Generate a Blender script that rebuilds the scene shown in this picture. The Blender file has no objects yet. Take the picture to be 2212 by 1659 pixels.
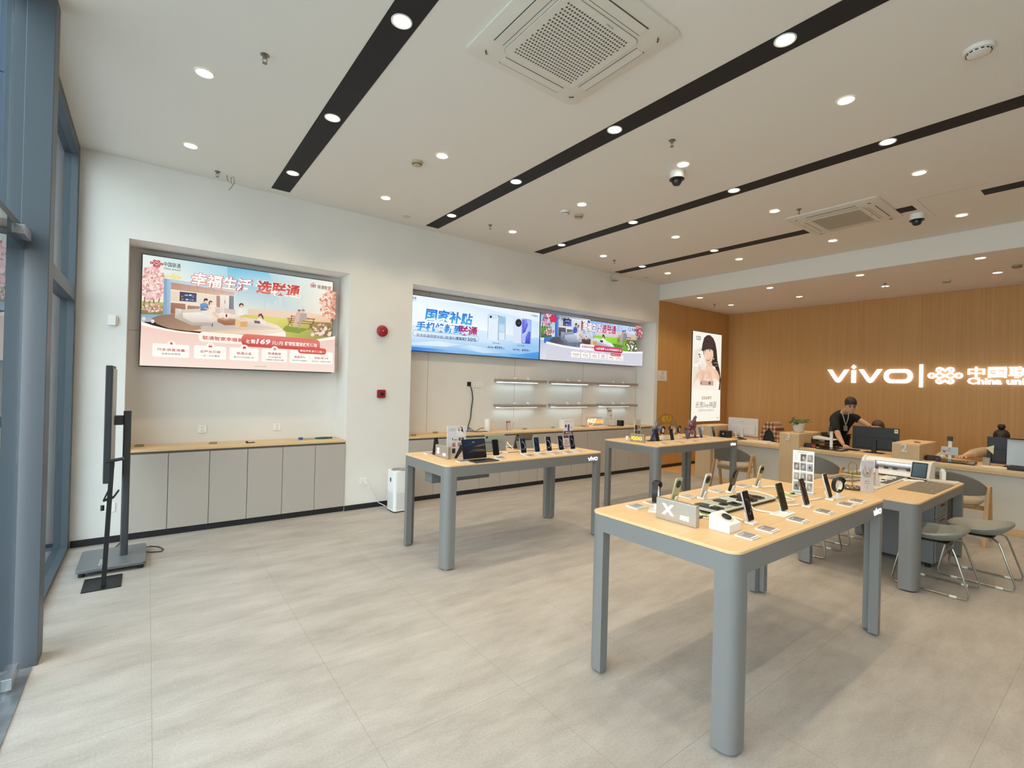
import bpy, bmesh, math, random
import numpy as np
from mathutils import Vector, Matrix

# ------------------------------------------------------------------ camera, sky, exposure
SC = bpy.context.scene
COL = SC.collection
EXPO = 0.12
SC.view_settings.view_transform = 'Standard'
SC.view_settings.look = 'None'
SC.view_settings.gamma = 1.0
SC.view_settings.use_curve_mapping = False
SC.view_settings.exposure = EXPO

EYE = 1.6375
yaw, pitch, roll = 0.647172561, 0.0028, 0.02615
cy_, sy_, cp_, sp_ = math.cos(yaw), math.sin(yaw), math.cos(pitch), math.sin(pitch)
fwd = Vector((sy_*cp_, cy_*cp_, sp_))
rgt = Vector((cy_, -sy_, 0))
upv = rgt.cross(fwd)
r2 = rgt*math.cos(roll) + upv*math.sin(roll)
u2 = -rgt*math.sin(roll) + upv*math.cos(roll)
cam_d = bpy.data.cameras.new('camera')
cam_d.sensor_fit = 'HORIZONTAL'
cam_d.sensor_width = 36.0
cam_d.lens = 1041.9/2212*36.0
cam_d.clip_start = 0.05
cam = bpy.data.objects.new('camera', cam_d)
COL.objects.link(cam)
cam.matrix_world = Matrix(((r2.x, u2.x, -fwd.x, 0), (r2.y, u2.y, -fwd.y, 0), (r2.z, u2.z, -fwd.z, EYE), (0, 0, 0, 1)))
SC.camera = cam

# overcast sky: pale at the horizon, bluer above
W = bpy.data.worlds.new('world')
SC.world = W
W.use_nodes = True
nt = W.node_tree
nt.nodes.clear()
n_out = nt.nodes.new('ShaderNodeOutputWorld')
n_bg = nt.nodes.new('ShaderNodeBackground')
n_tc = nt.nodes.new('ShaderNodeTexCoord')
n_sep = nt.nodes.new('ShaderNodeSeparateXYZ')
n_rmp = nt.nodes.new('ShaderNodeValToRGB')
nt.links.new(n_tc.outputs['Generated'], n_sep.inputs[0])
nt.links.new(n_sep.outputs['Z'], n_rmp.inputs[0])
els = n_rmp.color_ramp.elements
els[0].position = 0.0; els[0].color = (0.66, 0.65, 0.63, 1)
els[1].position = 0.62; els[1].color = (0.80, 0.86, 0.92, 1)
e = els.new(0.12); e.color = (1.0, 0.98, 0.95, 1)
nt.links.new(n_rmp.outputs[0], n_bg.inputs[0])
n_bg.inputs[1].default_value = 6.6
nt.links.new(n_bg.outputs[0], n_out.inputs[0])

LAMP_POWER = 13.0              # every ceiling downlight, watts of the spot
LAMP_RGB = (1.0, 0.81, 0.56)
GLOW = 0.92                     # display value of a fully lit screen

# ------------------------------------------------------------------ helpers
rnd = random.Random(7)
def lin(c):
    return tuple((v/12.92 if v <= 0.04045 else ((v+0.055)/1.055)**2.4) for v in c)
def hexc(h):
    h = h.lstrip('#')
    return tuple(int(h[i:i+2], 16)/255 for i in (0, 2, 4))
def rgb(c):
    if isinstance(c, str): c = hexc(c)
    return lin(c)

MATS = {}
def mat(name, col='808080', rough=0.5, metal=0.0, emit=0.0, spec=0.5, alpha=None, trans=0.0, noise=None, bump=None, coat=0.0):
    if name in MATS: return MATS[name]
    m = bpy.data.materials.new(name); MATS[name] = m
    m.use_nodes = True
    t = m.node_tree
    b = t.nodes['Principled BSDF']
    c = rgb(col) + (1,)
    b.inputs['Base Color'].default_value = c
    b.inputs['Roughness'].default_value = rough
    b.inputs['Metallic'].default_value = metal
    b.inputs['Specular IOR Level'].default_value = spec
    b.inputs['Coat Weight'].default_value = coat
    b.inputs['Transmission Weight'].default_value = trans
    if alpha is not None: b.inputs['Alpha'].default_value = alpha
    if emit:
        b.inputs['Emission Color'].default_value = c
        b.inputs['Emission Strength'].default_value = emit
    if noise or bump:
        tc = t.nodes.new('ShaderNodeTexCoord')
        mp = t.nodes.new('ShaderNodeMapping')
        t.links.new(tc.outputs['Object'], mp.inputs[0])
    if noise:                       # (second colour, scale xyz, detail)
        c2, sc, det = noise
        mp.inputs['Scale'].default_value = sc
        nz = t.nodes.new('ShaderNodeTexNoise'); nz.inputs['Scale'].default_value = 1.0; nz.inputs['Detail'].default_value = det
        t.links.new(mp.outputs[0], nz.inputs['Vector'])
        mx = t.nodes.new('ShaderNodeMix'); mx.data_type = 'RGBA'
        mx.inputs[6].default_value = c; mx.inputs[7].default_value = rgb(c2) + (1,)
        rp = t.nodes.new('ShaderNodeMapRange'); rp.inputs[1].default_value = 0.3; rp.inputs[2].default_value = 0.7
        t.links.new(nz.outputs[0], rp.inputs[0]); t.links.new(rp.outputs[0], mx.inputs[0])
        t.links.new(mx.outputs[2], b.inputs['Base Color'])
    if bump:                        # (scale, strength)
        nz2 = t.nodes.new('ShaderNodeTexNoise'); nz2.inputs['Scale'].default_value = bump[0]
        t.links.new(tc.outputs['Object'], nz2.inputs['Vector'])
        bp = t.nodes.new('ShaderNodeBump'); bp.inputs['Strength'].default_value = bump[1]; bp.inputs['Distance'].default_value = 0.002
        t.links.new(nz2.outputs[0], bp.inputs['Height']); t.links.new(bp.outputs[0], b.inputs['Normal'])
    return m

def art_mat(name, emit):
    """colour attribute 'col'; lit from behind when emit > 0, else a printed sheet"""
    if name in MATS: return MATS[name]
    m = bpy.data.materials.new(name); MATS[name] = m
    m.use_nodes = True
    t = m.node_tree; b = t.nodes['Principled BSDF']
    a = t.nodes.new('ShaderNodeAttribute'); a.attribute_name = 'col'
    if emit:
        b.inputs['Base Color'].default_value = (0.01, 0.01, 0.01, 1)
        b.inputs['Roughness'].default_value = 0.35
        b.inputs['Emission Strength'].default_value = emit
        t.links.new(a.outputs['Color'], b.inputs['Emission Color'])
    else:
        b.inputs['Roughness'].default_value = 0.4
        t.links.new(a.outputs['Color'], b.inputs['Base Color'])
    return m

def glass_mat(name, tint, ior=1.5, gloss_rough=0.0):
    if name in MATS: return MATS[name]
    m = bpy.data.materials.new(name); MATS[name] = m
    m.use_nodes = True
    t = m.node_tree; t.nodes.clear()
    o = t.nodes.new('ShaderNodeOutputMaterial')
    mx = t.nodes.new('ShaderNodeMixShader')
    # mirror share by Schlick's rule, the same from both sides of a thin pane
    lw = t.nodes.new('ShaderNodeLayerWeight'); lw.inputs['Blend'].default_value = 0.5
    pw = t.nodes.new('ShaderNodeMath'); pw.operation = 'POWER'; pw.inputs[1].default_value = 5.0
    ma = t.nodes.new('ShaderNodeMath'); ma.operation = 'MULTIPLY_ADD'; f0 = ((ior-1)/(ior+1))**2
    ma.inputs[1].default_value = 1-f0; ma.inputs[2].default_value = f0
    t.links.new(lw.outputs['Facing'], pw.inputs[0]); t.links.new(pw.outputs[0], ma.inputs[0])
    tr = t.nodes.new('ShaderNodeBsdfTransparent'); tr.inputs[0].default_value = rgb(tint) + (1,)
    gl = t.nodes.new('ShaderNodeBsdfGlossy'); gl.inputs['Roughness'].default_value = gloss_rough
    t.links.new(ma.outputs[0], mx.inputs[0]); t.links.new(tr.outputs[0], mx.inputs[1]); t.links.new(gl.outputs[0], mx.inputs[2])
    t.links.new(mx.outputs[0], o.inputs[0])
    return m

def rr(w, h, r, n=6, cx=0.0, cy=0.0):
    """rounded rectangle outline, counter-clockwise"""
    out = []
    r = min(r, w/2-1e-5, h/2-1e-5)
    for sx, sy, a0 in ((1, -1, -90), (1, 1, 0), (-1, 1, 90), (-1, -1, 180)):
        for i in range(n+1):
            a = math.radians(a0 + 90*i/n)
            out.append((cx + sx*(w/2-r) + r*math.cos(a), cy + sy*(h/2-r) + r*math.sin(a)))
    return out
def circ(cx, cy, r, n=24, ry=None):
    ry = r if ry is None else ry
    return [(cx + r*math.cos(2*math.pi*i/n), cy + ry*math.sin(2*math.pi*i/n)) for i in range(n)]

class B:
    """collects shapes into one mesh"""
    def __init__(s): s.bm = bmesh.new(); s.mi = 0
    def _f(s, vs):
        try:
            f = s.bm.faces.new(vs); f.material_index = s.mi; return f
        except ValueError: return None
    def box(s, x0, x1, y0, y1, z0, z1):
        v = [s.bm.verts.new(p) for p in ((x0,y0,z0),(x1,y0,z0),(x1,y1,z0),(x0,y1,z0),(x0,y0,z1),(x1,y0,z1),(x1,y1,z1),(x0,y1,z1))]
        for q in ((0,3,2,1),(4,5,6,7),(0,1,5,4),(1,2,6,5),(2,3,7,6),(3,0,4,7)): s._f([v[i] for i in q])
        return s
    def cbox(s, c, d):
        return s.box(c[0]-d[0]/2, c[0]+d[0]/2, c[1]-d[1]/2, c[1]+d[1]/2, c[2]-d[2]/2, c[2]+d[2]/2)
    def loft(s, rings, cap=True, closed=True):
        R = [[s.bm.verts.new(p) for p in r] for r in rings]
        n = len(R[0])
        for a, b in zip(R, R[1:]):
            for i in range(n if closed else n-1):
                j = (i+1) % n
                s._f([a[i], a[j], b[j], b[i]])
        if cap:
            s._f(list(reversed(R[0]))); s._f(R[-1])
        return s
    def prism(s, poly, z0, z1, ax='z'):
        def P(a, b, z):
            return (a, b, z) if ax == 'z' else ((a, -z, b) if ax == 'y' else (-z, -a, b))
        return s.loft([[P(a, b, z0) for a, b in poly], [P(a, b, z1) for a, b in poly]])
    def ring(s, outer, inner, z0, z1):
        n = len(outer)
        V = [[s.bm.verts.new((a, b, z)) for a, b in p] for p, z in ((outer, z0), (outer, z1), (inner, z1), (inner, z0))]
        for k in range(4):
            a, b = V[k], V[(k+1) % 4]
            for i in range(n):
                j = (i+1) % n
                s._f([a[i], a[j], b[j], b[i]])
        return s
    def lathe(s, prof, n=24, c=(0, 0, 0), cap=True):
        rings = [[(c[0]+r*math.cos(2*math.pi*i/n), c[1]+r*math.sin(2*math.pi*i/n), c[2]+z) for i in range(n)] for r, z in prof]
        return s.loft(rings, cap)
    def cyl(s, x, y, z0, z1, r, r2=None, n=20):
        return s.lathe([(r, z0), (r if r2 is None else r2, z1)], n, (x, y, 0))
    def tube(s, pts, r, n=8, closed=False):
        P = [Vector(p) for p in pts]
        N = len(P); rings = []
        nrm = None
        for i in range(N):
            a = P[(i-1) % N] if (closed or i > 0) else P[i]
            b = P[(i+1) % N] if (closed or i < N-1) else P[i]
            d = (b-a).normalized()
            if nrm is None:
                nrm = d.orthogonal().normalized()
            nrm = (nrm - d*nrm.dot(d))
            nrm = nrm.normalized() if nrm.length > 1e-6 else d.orthogonal().normalized()
            bi = d.cross(nrm)
            rad = r[i] if isinstance(r, (list, tuple)) else r
            rings.append([P[i] + (nrm*math.cos(2*math.pi*k/n) + bi*math.sin(2*math.pi*k/n))*rad for k in range(n)])
        if closed: rings.append(rings[0])
        return s.loft(rings, not closed)
    def bar(s, a, b, w, h, up=(0, 0, 1)):
        a, b = Vector(a), Vector(b); d = (b-a).normalized(); up = Vector(up)
        x = d.cross(up).normalized(); y = x.cross(d)
        q = [(-w/2, -h/2), (w/2, -h/2), (w/2, h/2), (-w/2, h/2)]
        return s.loft([[p + x*i + y*j for i, j in q] for p in (a, b)])
    def xf(s, M):
        bmesh.ops.transform(s.bm, matrix=M, verts=s.bm.verts); return s
    def out(s, name, m, parent=None, loc=(0, 0, 0), rotz=0.0, bevel=0.0, seg=2, smooth=35, sub=0, rot=None):
        bmesh.ops.recalc_face_normals(s.bm, faces=s.bm.faces)
        me = bpy.data.meshes.new(name); s.bm.to_mesh(me); s.bm.free()
        for k in (m if isinstance(m, (list, tuple)) else [m]): me.materials.append(k)
        if smooth:
            me.shade_smooth(); me.set_sharp_from_angle(angle=math.radians(smooth))
        o = bpy.data.objects.new(name, me); COL.objects.link(o)
        o.location = loc; o.rotation_euler = rot if rot else (0, 0, rotz)
        if parent: o.parent = parent
        if bevel:
            md = o.modifiers.new('bevel', 'BEVEL'); md.width = bevel; md.segments = seg; md.limit_method = 'ANGLE'; md.angle_limit = math.radians(40)
        if sub:
            md = o.modifiers.new('subdivision', 'SUBSURF'); md.levels = sub; md.render_levels = sub
        return o

def tag(o, label, cat, group=None):
    o['label'] = label; o['category'] = cat
    if group: o['group'] = group
    return o
def thing(name, label, cat, loc=(0, 0, 0), rotz=0.0, group=None):
    o = bpy.data.objects.new(name, None); COL.objects.link(o)
    o.empty_display_size = 0.05
    o.location = loc; o.rotation_euler = (0, 0, rotz)
    return tag(o, label, cat, group)
def struct(o, label=None):
    o['kind'] = 'structure'
    if label: o['label'] = label
    return o
def dup(root, loc, rotz, label):
    r = root.copy(); COL.objects.link(r); r.location = loc; r.rotation_euler = (0, 0, rotz); r['label'] = label
    for ch in list(root.children):
        c = ch.copy(); COL.objects.link(c); c.parent = r
        for g in list(ch.children):
            d = g.copy(); COL.objects.link(d); d.parent = c
    return r

# ------------------------------------------------------------------ flat graphics (pictures, print, lettering)
GLY = {}
def glyphs(s, bold=0.0, shear=0.0):
    k = (s, bold, shear)
    if k not in GLY:
        cu = bpy.data.curves.new('lettering', 'FONT'); cu.body = s; cu.size = 1.0
        cu.offset = bold; cu.shear = shear; cu.resolution_u = 2
        ob = bpy.data.objects.new('lettering', cu); COL.objects.link(ob)
        me = ob.to_mesh()
        vs = [(v.co.x, v.co.y) for v in me.vertices]
        fs = [tuple(p.vertices) for p in me.polygons]
        ob.to_mesh_clear()
        bpy.data.objects.remove(ob); bpy.data.curves.remove(cu)
        GLY[k] = (vs, fs)
    return GLY[k]

def homog(c):
    """crop corners TL, TR, BL, BR of a picture -> function giving (u, v) in the unit square, v up"""
    src = np.array(c, float); dst = [(0, 1), (1, 1), (0, 0), (1, 0)]
    A = []; bvec = []
    for (x, y), (u, v) in zip(src, dst):
        A.append([x, y, 1, 0, 0, 0, -u*x, -u*y]); bvec.append(u)
        A.append([0, 0, 0, x, y, 1, -v*x, -v*y]); bvec.append(v)
    h = np.linalg.solve(np.array(A), np.array(bvec))
    def f(x, y):
        w = h[6]*x + h[7]*y + 1
        return ((h[0]*x + h[1]*y + h[2])/w, (h[3]*x + h[4]*y + h[5])/w)
    return f

class Art:
    """coloured flat shapes stacked a hair apart, in metres: x right, y up, facing the reader"""
    def __init__(s, step=0.0002, f=None, size=(1, 1)):
        s.v = []; s.f = []; s.c = []; s.w = 0.0; s.step = step; s.map = f; s.size = size
    def m(s, p):
        if s.map is None: return p
        u, v = s.map(*p)
        return (min(s.size[0], max(0.0, u*s.size[0])), min(s.size[1], max(0.0, v*s.size[1]))) if s.size != (1, 1) else (u, v)
    def up(s): s.w += s.step
    def poly(s, pts, col, raw=False):
        """col: one colour, or one per corner"""
        s.up(); k = len(s.v)
        P = pts if raw else [s.m(p) for p in pts]
        s.v += [(x, y, s.w) for x, y in P]; s.f.append(tuple(range(k, k+len(P))))
        if isinstance(col, (list,)): s.c.append([rgb(q) for q in col])
        else: s.c.append([rgb(col)]*len(P))
        return s
    def rect(s, x0, y0, x1, y1, col, r=0, **k):
        if r: return s.poly(rr(abs(x1-x0), abs(y1-y0), r, 4, (x0+x1)/2, (y0+y1)/2), col, **k)
        return s.poly([(x0, y0), (x1, y0), (x1, y1), (x0, y1)], col, **k)
    def disc(s, x, y, r, col, n=14, ry=None, raw=False): return s.poly(circ(x, y, r, n, ry), col, raw)
    def line(s, pts, w, col, closed=False, raw=False):
        P = [Vector(p if raw else s.m(p)) for p in pts]
        s.up(); n = len(P); L = []; R = []
        for i in range(n):
            a = P[i-1] if (i > 0 or closed) else P[i]
            b = P[(i+1) % n] if (i < n-1 or closed) else P[i]
            d1 = (P[i]-a); d2 = (b-P[i])
            d1 = d1.normalized() if d1.length > 1e-9 else d2.normalized()
            d2 = d2.normalized() if d2.length > 1e-9 else d1
            t = (d1+d2); t = t.normalized() if t.length > 1e-6 else d1
            nn = Vector((-t.y, t.x)); c = max(0.5, nn.dot(Vector((-d1.y, d1.x))))
            L.append(P[i] + nn*(w/2/c)); R.append(P[i] - nn*(w/2/c))
        k = len(s.v)
        for a, b in zip(L, R): s.v += [(a.x, a.y, s.w), (b.x, b.y, s.w)]
        for i in range(n if closed else n-1):
            j = (i+1) % n
            s.f.append((k+2*i, k+2*i+1, k+2*j+1, k+2*j)); s.c.append([rgb(col)]*4)
        return s
    def text(s, t, x, y, h, col, al='l', bold=0.0, shear=0.0, sx=1.0, width=None, raw=False, rot=0.0, col2=None):
        """h: height of a letter in metres; x, y (baseline) in the art's own units; width: squeeze to this many metres"""
        vs, fs = glyphs(t, bold, shear)
        if not vs: return s
        xs = [v[0] for v in vs]; x0, x1 = min(xs), max(xs)
        k = h; kx = h*sx
        if width: kx = width/max(1e-6, x1-x0)
        off = {'l': x0, 'c': (x0+x1)/2, 'r': x1}[al]
        ox, oy = (x, y) if raw else s.m((x, y))
        s.up(); b = len(s.v); ca, sa = math.cos(rot), math.sin(rot)
        for vx, vy in vs:
            px, py = (vx-off)*kx, vy*k
            s.v.append((ox + px*ca - py*sa, oy + px*sa + py*ca, s.w))
        c1 = rgb(col); c2 = rgb(col2) if col2 else c1
        for f in fs:
            s.f.append(tuple(b+i for i in f))
            cc = []
            for i in f:
                q = min(1, max(0, vs[i][1]/0.8)); cc.append(tuple(c2[j]*(1-q)+c1[j]*q for j in range(3)))
            s.c.append(cc)
        return s
    def out(s, name, m, parent=None, loc=(0, 0, 0), rotz=0.0, rot=None, flat=False):
        """upright by default (faces -y); flat=True lies face up"""
        V = [(x, y, w) if flat else (x, -w, y) for x, y, w in s.v]
        me = bpy.data.meshes.new(name); me.from_pydata(V, [], s.f)
        at = me.color_attributes.new('col', 'FLOAT_COLOR', 'CORNER')
        flatc = []
        for cs in s.c:
            for c in cs: flatc += [c[0], c[1], c[2], 1.0]
        at.data.foreach_set('color', flatc)
        me.materials.append(m); me.update()
        o = bpy.data.objects.new(name, me); COL.objects.link(o)
        o.location = loc; o.rotation_euler = rot if rot else (0, 0, rotz)
        if parent: o.parent = parent
        return o

def emblem(a, cx, cy, s, col, w=0.11, raw=True):
    """the knot mark: two hearts, two side loops, crossing strokes; s = half width"""
    def P(pts): return [(cx+s*x, cy+s*y) for x, y in pts]
    for sg in (1, -1):
        half = [(-0.36, 0.25), (-0.47, 0.38), (-0.44, 0.52), (-0.30, 0.58), (-0.16, 0.52), (0, 0.36)]
        path = [(0, 0)] + half + [(-x, y) for x, y in reversed(half[:-1])]
        a.line(P([(x, y*sg) for x, y in path]), s*w*1.35, col, closed=True, raw=raw)
        a.line(P([(-0.28, 0.42*sg), (-0.19, 0.36*sg)]), s*w, col, raw=raw)
        a.line(P([(0.28, 0.42*sg), (0.19, 0.36*sg)]), s*w, col, raw=raw)
        loop = [(0.76+0.17*math.cos(t), 0.17*math.sin(t)) for t in [2*math.pi*i/16 for i in range(16)]]
        a.line(P([(x*sg, y) for x, y in loop]), s*w*1.3, col, closed=True, raw=raw)
        a.line(P([(0.6*sg, 0), (0.36*sg, 0.16)]), s*w, col, raw=raw)
        a.line(P([(0.6*sg, 0), (0.36*sg, -0.16)]), s*w, col, raw=raw)

def wordmark_polys(h):
    """outlines of the four letters of the shop word, x from 0, letter height h"""
    def stroke(pts, w):
        P = [Vector(p) for p in pts]; L = []; R = []
        for i, p in enumerate(P):
            a = P[max(0, i-1)]; b = P[min(len(P)-1, i+1)]
            t = (b-a).normalized(); n = Vector((-t.y, t.x))
            L.append(p+n*w/2); R.append(p-n*w/2)
        return [(v.x, v.y) for v in L] + [(v.x, v.y) for v in reversed(R)]
    t = 0.27*h; out = []
    def vee(x):
        w = 1.62*h
        return [[(x, h), (x+t*1.25, h), (x+w/2, t*1.05), (x+w-t*1.25, h), (x+w, h), (x+w*0.62, t*0.35), (x+w*0.56, 0.04*h), (x+w/2, 0), (x+w*0.44, 0.04*h), (x+w*0.38, t*0.35)]]
    out += vee(0)
    xi = 1.80*h
    out.append([(xi, 0), (xi+t*1.15, 0), (xi+t*1.15, 0.94*h), (xi, 0.94*h)])
    out.append([(xi+t*0.575, 1.02*h), (xi+t*1.25, 1.18*h), (xi+t*0.575, 1.36*h), (xi-t*0.1, 1.18*h)])
    out += vee(2.32*h)
    xo = 4.05*h; wo = 1.85*h
    return out, (rr(wo, h, 0.48*h, 8, xo+wo/2, h/2), rr(wo-2*t*1.1, h-2*t*0.95, 0.28*h, 8, xo+wo/2, h/2)), xo+wo

def wordmark(name, h, depth, m, parent, loc, rotz=0.0, rot=None, sx=1.0):
    """solid lettering facing -y before rotation"""
    polys, (ro, ri), wid = wordmark_polys(h)
    b = B()
    S = lambda p: [(x*sx, y) for x, y in p]
    for p in polys: b.prism(S(p), 0, depth, 'y')
    bb = B(); bb.ring(S(ro), S(ri), 0, depth)
    for v in bb.bm.verts: v.co = Vector((v.co.x, -v.co.z, v.co.y))
    me = bpy.data.meshes.new('tmp'); bb.bm.to_mesh(me); bb.bm.free(); b.bm.from_mesh(me); bpy.data.meshes.remove(me)
    return b.out(name, m, parent, loc, rotz, smooth=30, rot=rot)

def solid_text(name, s, size, depth, m, parent, loc, rotz=0.0, bold=0.0, al='l', sx=1.0, width=None):
    """upright lettering with thickness, facing -y before rotation"""
    vs, fs = glyphs(s, bold, 0.0)
    xs = [v[0] for v in vs]; x0, x1 = min(xs), max(xs)
    kx = size*sx if not width else width/(x1-x0)
    off = {'l': x0, 'c': (x0+x1)/2}[al]
    b = B()
    V = [b.bm.verts.new(((x-off)*kx, 0, y*size)) for x, y in vs]
    for f in fs: b._f([V[i] for i in f])
    bmesh.ops.remove_doubles(b.bm, verts=b.bm.verts, dist=1e-6)
    g = bmesh.ops.extrude_face_region(b.bm, geom=list(b.bm.faces))
    bmesh.ops.translate(b.bm, verts=[q for q in g['geom'] if isinstance(q, bmesh.types.BMVert)], vec=(0, -depth, 0))
    return b.out(name, m, parent, loc, rotz, smooth=30)
ORD = ['first', 'second', 'third', 'fourth', 'fifth', 'sixth', 'seventh', 'eighth']

# ------------------------------------------------------------------ room measurements
YW, XR, ZC, ZL, XB = 6.10, 11.067, 3.773, 3.460, 8.345      # screen wall, sign wall, ceilings, bulkhead
XG, YF = -0.552, -3.2                                        # inner face of the shop front, wall behind the camera
N1, N2, NT, NB = (-0.175, 2.008), (2.868, 8.250), 2.992, 6.535

def floor_mat():
    m = bpy.data.materials.new('concrete_tile'); m.use_nodes = True
    t = m.node_tree; b = t.nodes['Principled BSDF']
    g = t.nodes.new('ShaderNodeNewGeometry')
    mp = t.nodes.new('ShaderNodeMapping'); mp.inputs['Location'].default_value = (-0.053, -0.459, 0)
    t.links.new(g.outputs['Position'], mp.inputs[0])
    br = t.nodes.new('ShaderNodeTexBrick'); br.offset = 0.0; br.inputs['Scale'].default_value = 1.0
    br.inputs['Brick Width'].default_value = 0.8; br.inputs['Row Height'].default_value = 0.8
    br.inputs['Mortar Size'].default_value = 0.0014; br.inputs['Mortar Smooth'].default_value = 0.2
    br.inputs['Color1'].default_value = (0.47, 0.47, 0.47, 1); br.inputs['Color2'].default_value = (0.53, 0.53, 0.53, 1)
    t.links.new(mp.outputs[0], br.inputs['Vector'])
    mp2 = t.nodes.new('ShaderNodeMapping'); mp2.inputs['Scale'].default_value = (1.1, 3.4, 1)
    mp2.inputs['Rotation'].default_value = (0, 0, math.radians(8))
    t.links.new(g.outputs['Position'], mp2.inputs[0])
    n1 = t.nodes.new('ShaderNodeTexNoise'); n1.inputs['Scale'].default_value = 1.6; n1.inputs['Detail'].default_value = 9; n1.inputs['Roughness'].default_value = 0.68
    t.links.new(mp2.outputs[0], n1.inputs['Vector'])
    n2 = t.nodes.new('ShaderNodeTexNoise'); n2.inputs['Scale'].default_value = 95; n2.inputs['Detail'].default_value = 4
    t.links.new(g.outputs['Position'], n2.inputs['Vector'])
    rp = t.nodes.new('ShaderNodeValToRGB')
    rp.color_ramp.elements[0].position = 0.32; rp.color_ramp.elements[0].color = rgb('9b948c') + (1,)
    rp.color_ramp.elements[1].position = 0.70; rp.color_ramp.elements[1].color = rgb('b5afa8') + (1,)
    t.links.new(n1.outputs[0], rp.inputs[0])
    mx = t.nodes.new('ShaderNodeMix'); mx.data_type = 'RGBA'; mx.blend_type = 'OVERLAY'; mx.inputs[0].default_value = 0.35
    t.links.new(rp.outputs[0], mx.inputs[6]); t.links.new(br.outputs['Color'], mx.inputs[7])
    mx2 = t.nodes.new('ShaderNodeMix'); mx2.data_type = 'RGBA'; mx2.blend_type = 'OVERLAY'; mx2.inputs[0].default_value = 0.22
    t.links.new(mx.outputs[2], mx2.inputs[6]); t.links.new(n2.outputs[0], mx2.inputs[7])
    mx3 = t.nodes.new('ShaderNodeMix'); mx3.data_type = 'RGBA'; mx3.inputs[7].default_value = rgb('8d877f') + (1,)
    t.links.new(br.outputs['Fac'], mx3.inputs[0]); t.links.new(mx2.outputs[2], mx3.inputs[6])
    t.links.new(mx3.outputs[2], b.inputs['Base Color'])
    b.inputs['Roughness'].default_value = 0.52
    b.inputs['Specular IOR Level'].default_value = 0.45
    bp = t.nodes.new('ShaderNodeBump'); bp.inputs['Strength'].default_value = 0.12; bp.inputs['Distance'].default_value = 0.003
    t.links.new(n2.outputs[0], bp.inputs['Height']); t.links.new(bp.outputs[0], b.inputs['Normal'])
    return m

def wood_panel_mat(name, c1, c2, vert=True):
    m = bpy.data.materials.new(name); m.use_nodes = True; MATS[name] = m
    t = m.node_tree; b = t.nodes['Principled BSDF']
    g = t.nodes.new('ShaderNodeNewGeometry')
    mp = t.nodes.new('ShaderNodeMapping')
    mp.inputs['Scale'].default_value = (55, 55, 0.5) if vert else (2.5, 45, 45)
    t.links.new(g.outputs['Position'], mp.inputs[0])
    n = t.nodes.new('ShaderNodeTexNoise'); n.inputs['Scale'].default_value = 1.0; n.inputs['Detail'].default_value = 5; n.inputs['Roughness'].default_value = 0.6
    t.links.new(mp.outputs[0], n.inputs['Vector'])
    rp = t.nodes.new('ShaderNodeValToRGB')
    rp.color_ramp.elements[0].position = 0.3; rp.color_ramp.elements[0].color = rgb(c1) + (1,)
    rp.color_ramp.elements[1].position = 0.7; rp.color_ramp.elements[1].color = rgb(c2) + (1,)
    t.links.new(n.outputs[0], rp.inputs[0]); t.links.new(rp.outputs[0], b.inputs['Base Color'])
    b.inputs['Roughness'].default_value = 0.5
    return m

M_WALL = mat('white_paint', 'e4e1dc', 0.75, noise=('e0ddd8', (3, 3, 3), 3), bump=(140, 0.06))
M_CEIL = mat('ceiling_paint', 'e2ded6', 0.8)
M_WOODWALL = wood_panel_mat('oak_veneer_wall', 'b98a4f', 'c89a5e')
M_OAK = wood_panel_mat('oak_top', 'd6b486', 'deC095', vert=False)
M_OAKBOX = wood_panel_mat('oak_box', 'c5a77f', 'ceb28b')
M_FRAME = mat('slate_aluminium', '4c555d', 0.45, 0.05)
M_BLACK = mat('matt_black', '17171a', 0.7)
M_SKIRT = mat('black_skirting', '1c1c22', 0.45)
M_GLASS = glass_mat('clear_glass', 'dfe9ec')
M_LAM = mat('greige_laminate', 'b3aba3', 0.5)
M_LAMD = mat('greige_shadow_rail', '6f6862', 0.55)
M_GREYMET = mat('grey_powder_coat', '7c7b7a', 0.45, 0.1)
M_WHITE = mat('white_plastic', 'eceae6', 0.4)
M_CHROME = mat('brushed_steel', 'c8c8c8', 0.28, 0.9)
M_LIT = art_mat('lit_picture', GLOW)
M_PRINT = art_mat('printed_sheet', 0)
M_SCREENOFF = mat('dark_screen_glass', '0c0d10', 0.08, spec=0.6)
M_ACRYL = glass_mat('clear_acrylic', 'f2f5f5', 1.45)
M_BLKPL = mat('black_plastic', '18181a', 0.38)
M_DKGREY = mat('dark_grey_plastic', '3c3d40', 0.45)

# floor, ceilings
fl = B().box(-0.66, XR+0.1, YF, NB+0.1, -0.08, 0).out('floor', floor_mat(), smooth=0); struct(fl, 'grey concrete-look square floor tiles with thin joints')
b = B().box(XB-0.03, XR+0.1, YF, YW-0.004, 0.0006, 0.003); o = b.out('trim_1', wood_panel_mat('oak_floor', 'cfa163', 'd9b072', vert=False), smooth=0); struct(o, 'pale wood floor strip under the service desks')
b = B(); b.box(-0.66, XB, YF, NB+0.1, ZC, ZC+0.1); o = b.out('ceiling', M_CEIL, smooth=0); struct(o, 'white painted ceiling')
b = B(); b.box(XB, XR+0.1, YF, NB+0.1, ZL, ZC+0.1); o = b.out('ceiling_low', M_CEIL, smooth=0); struct(o, 'lower white ceiling over the service desks')
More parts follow.
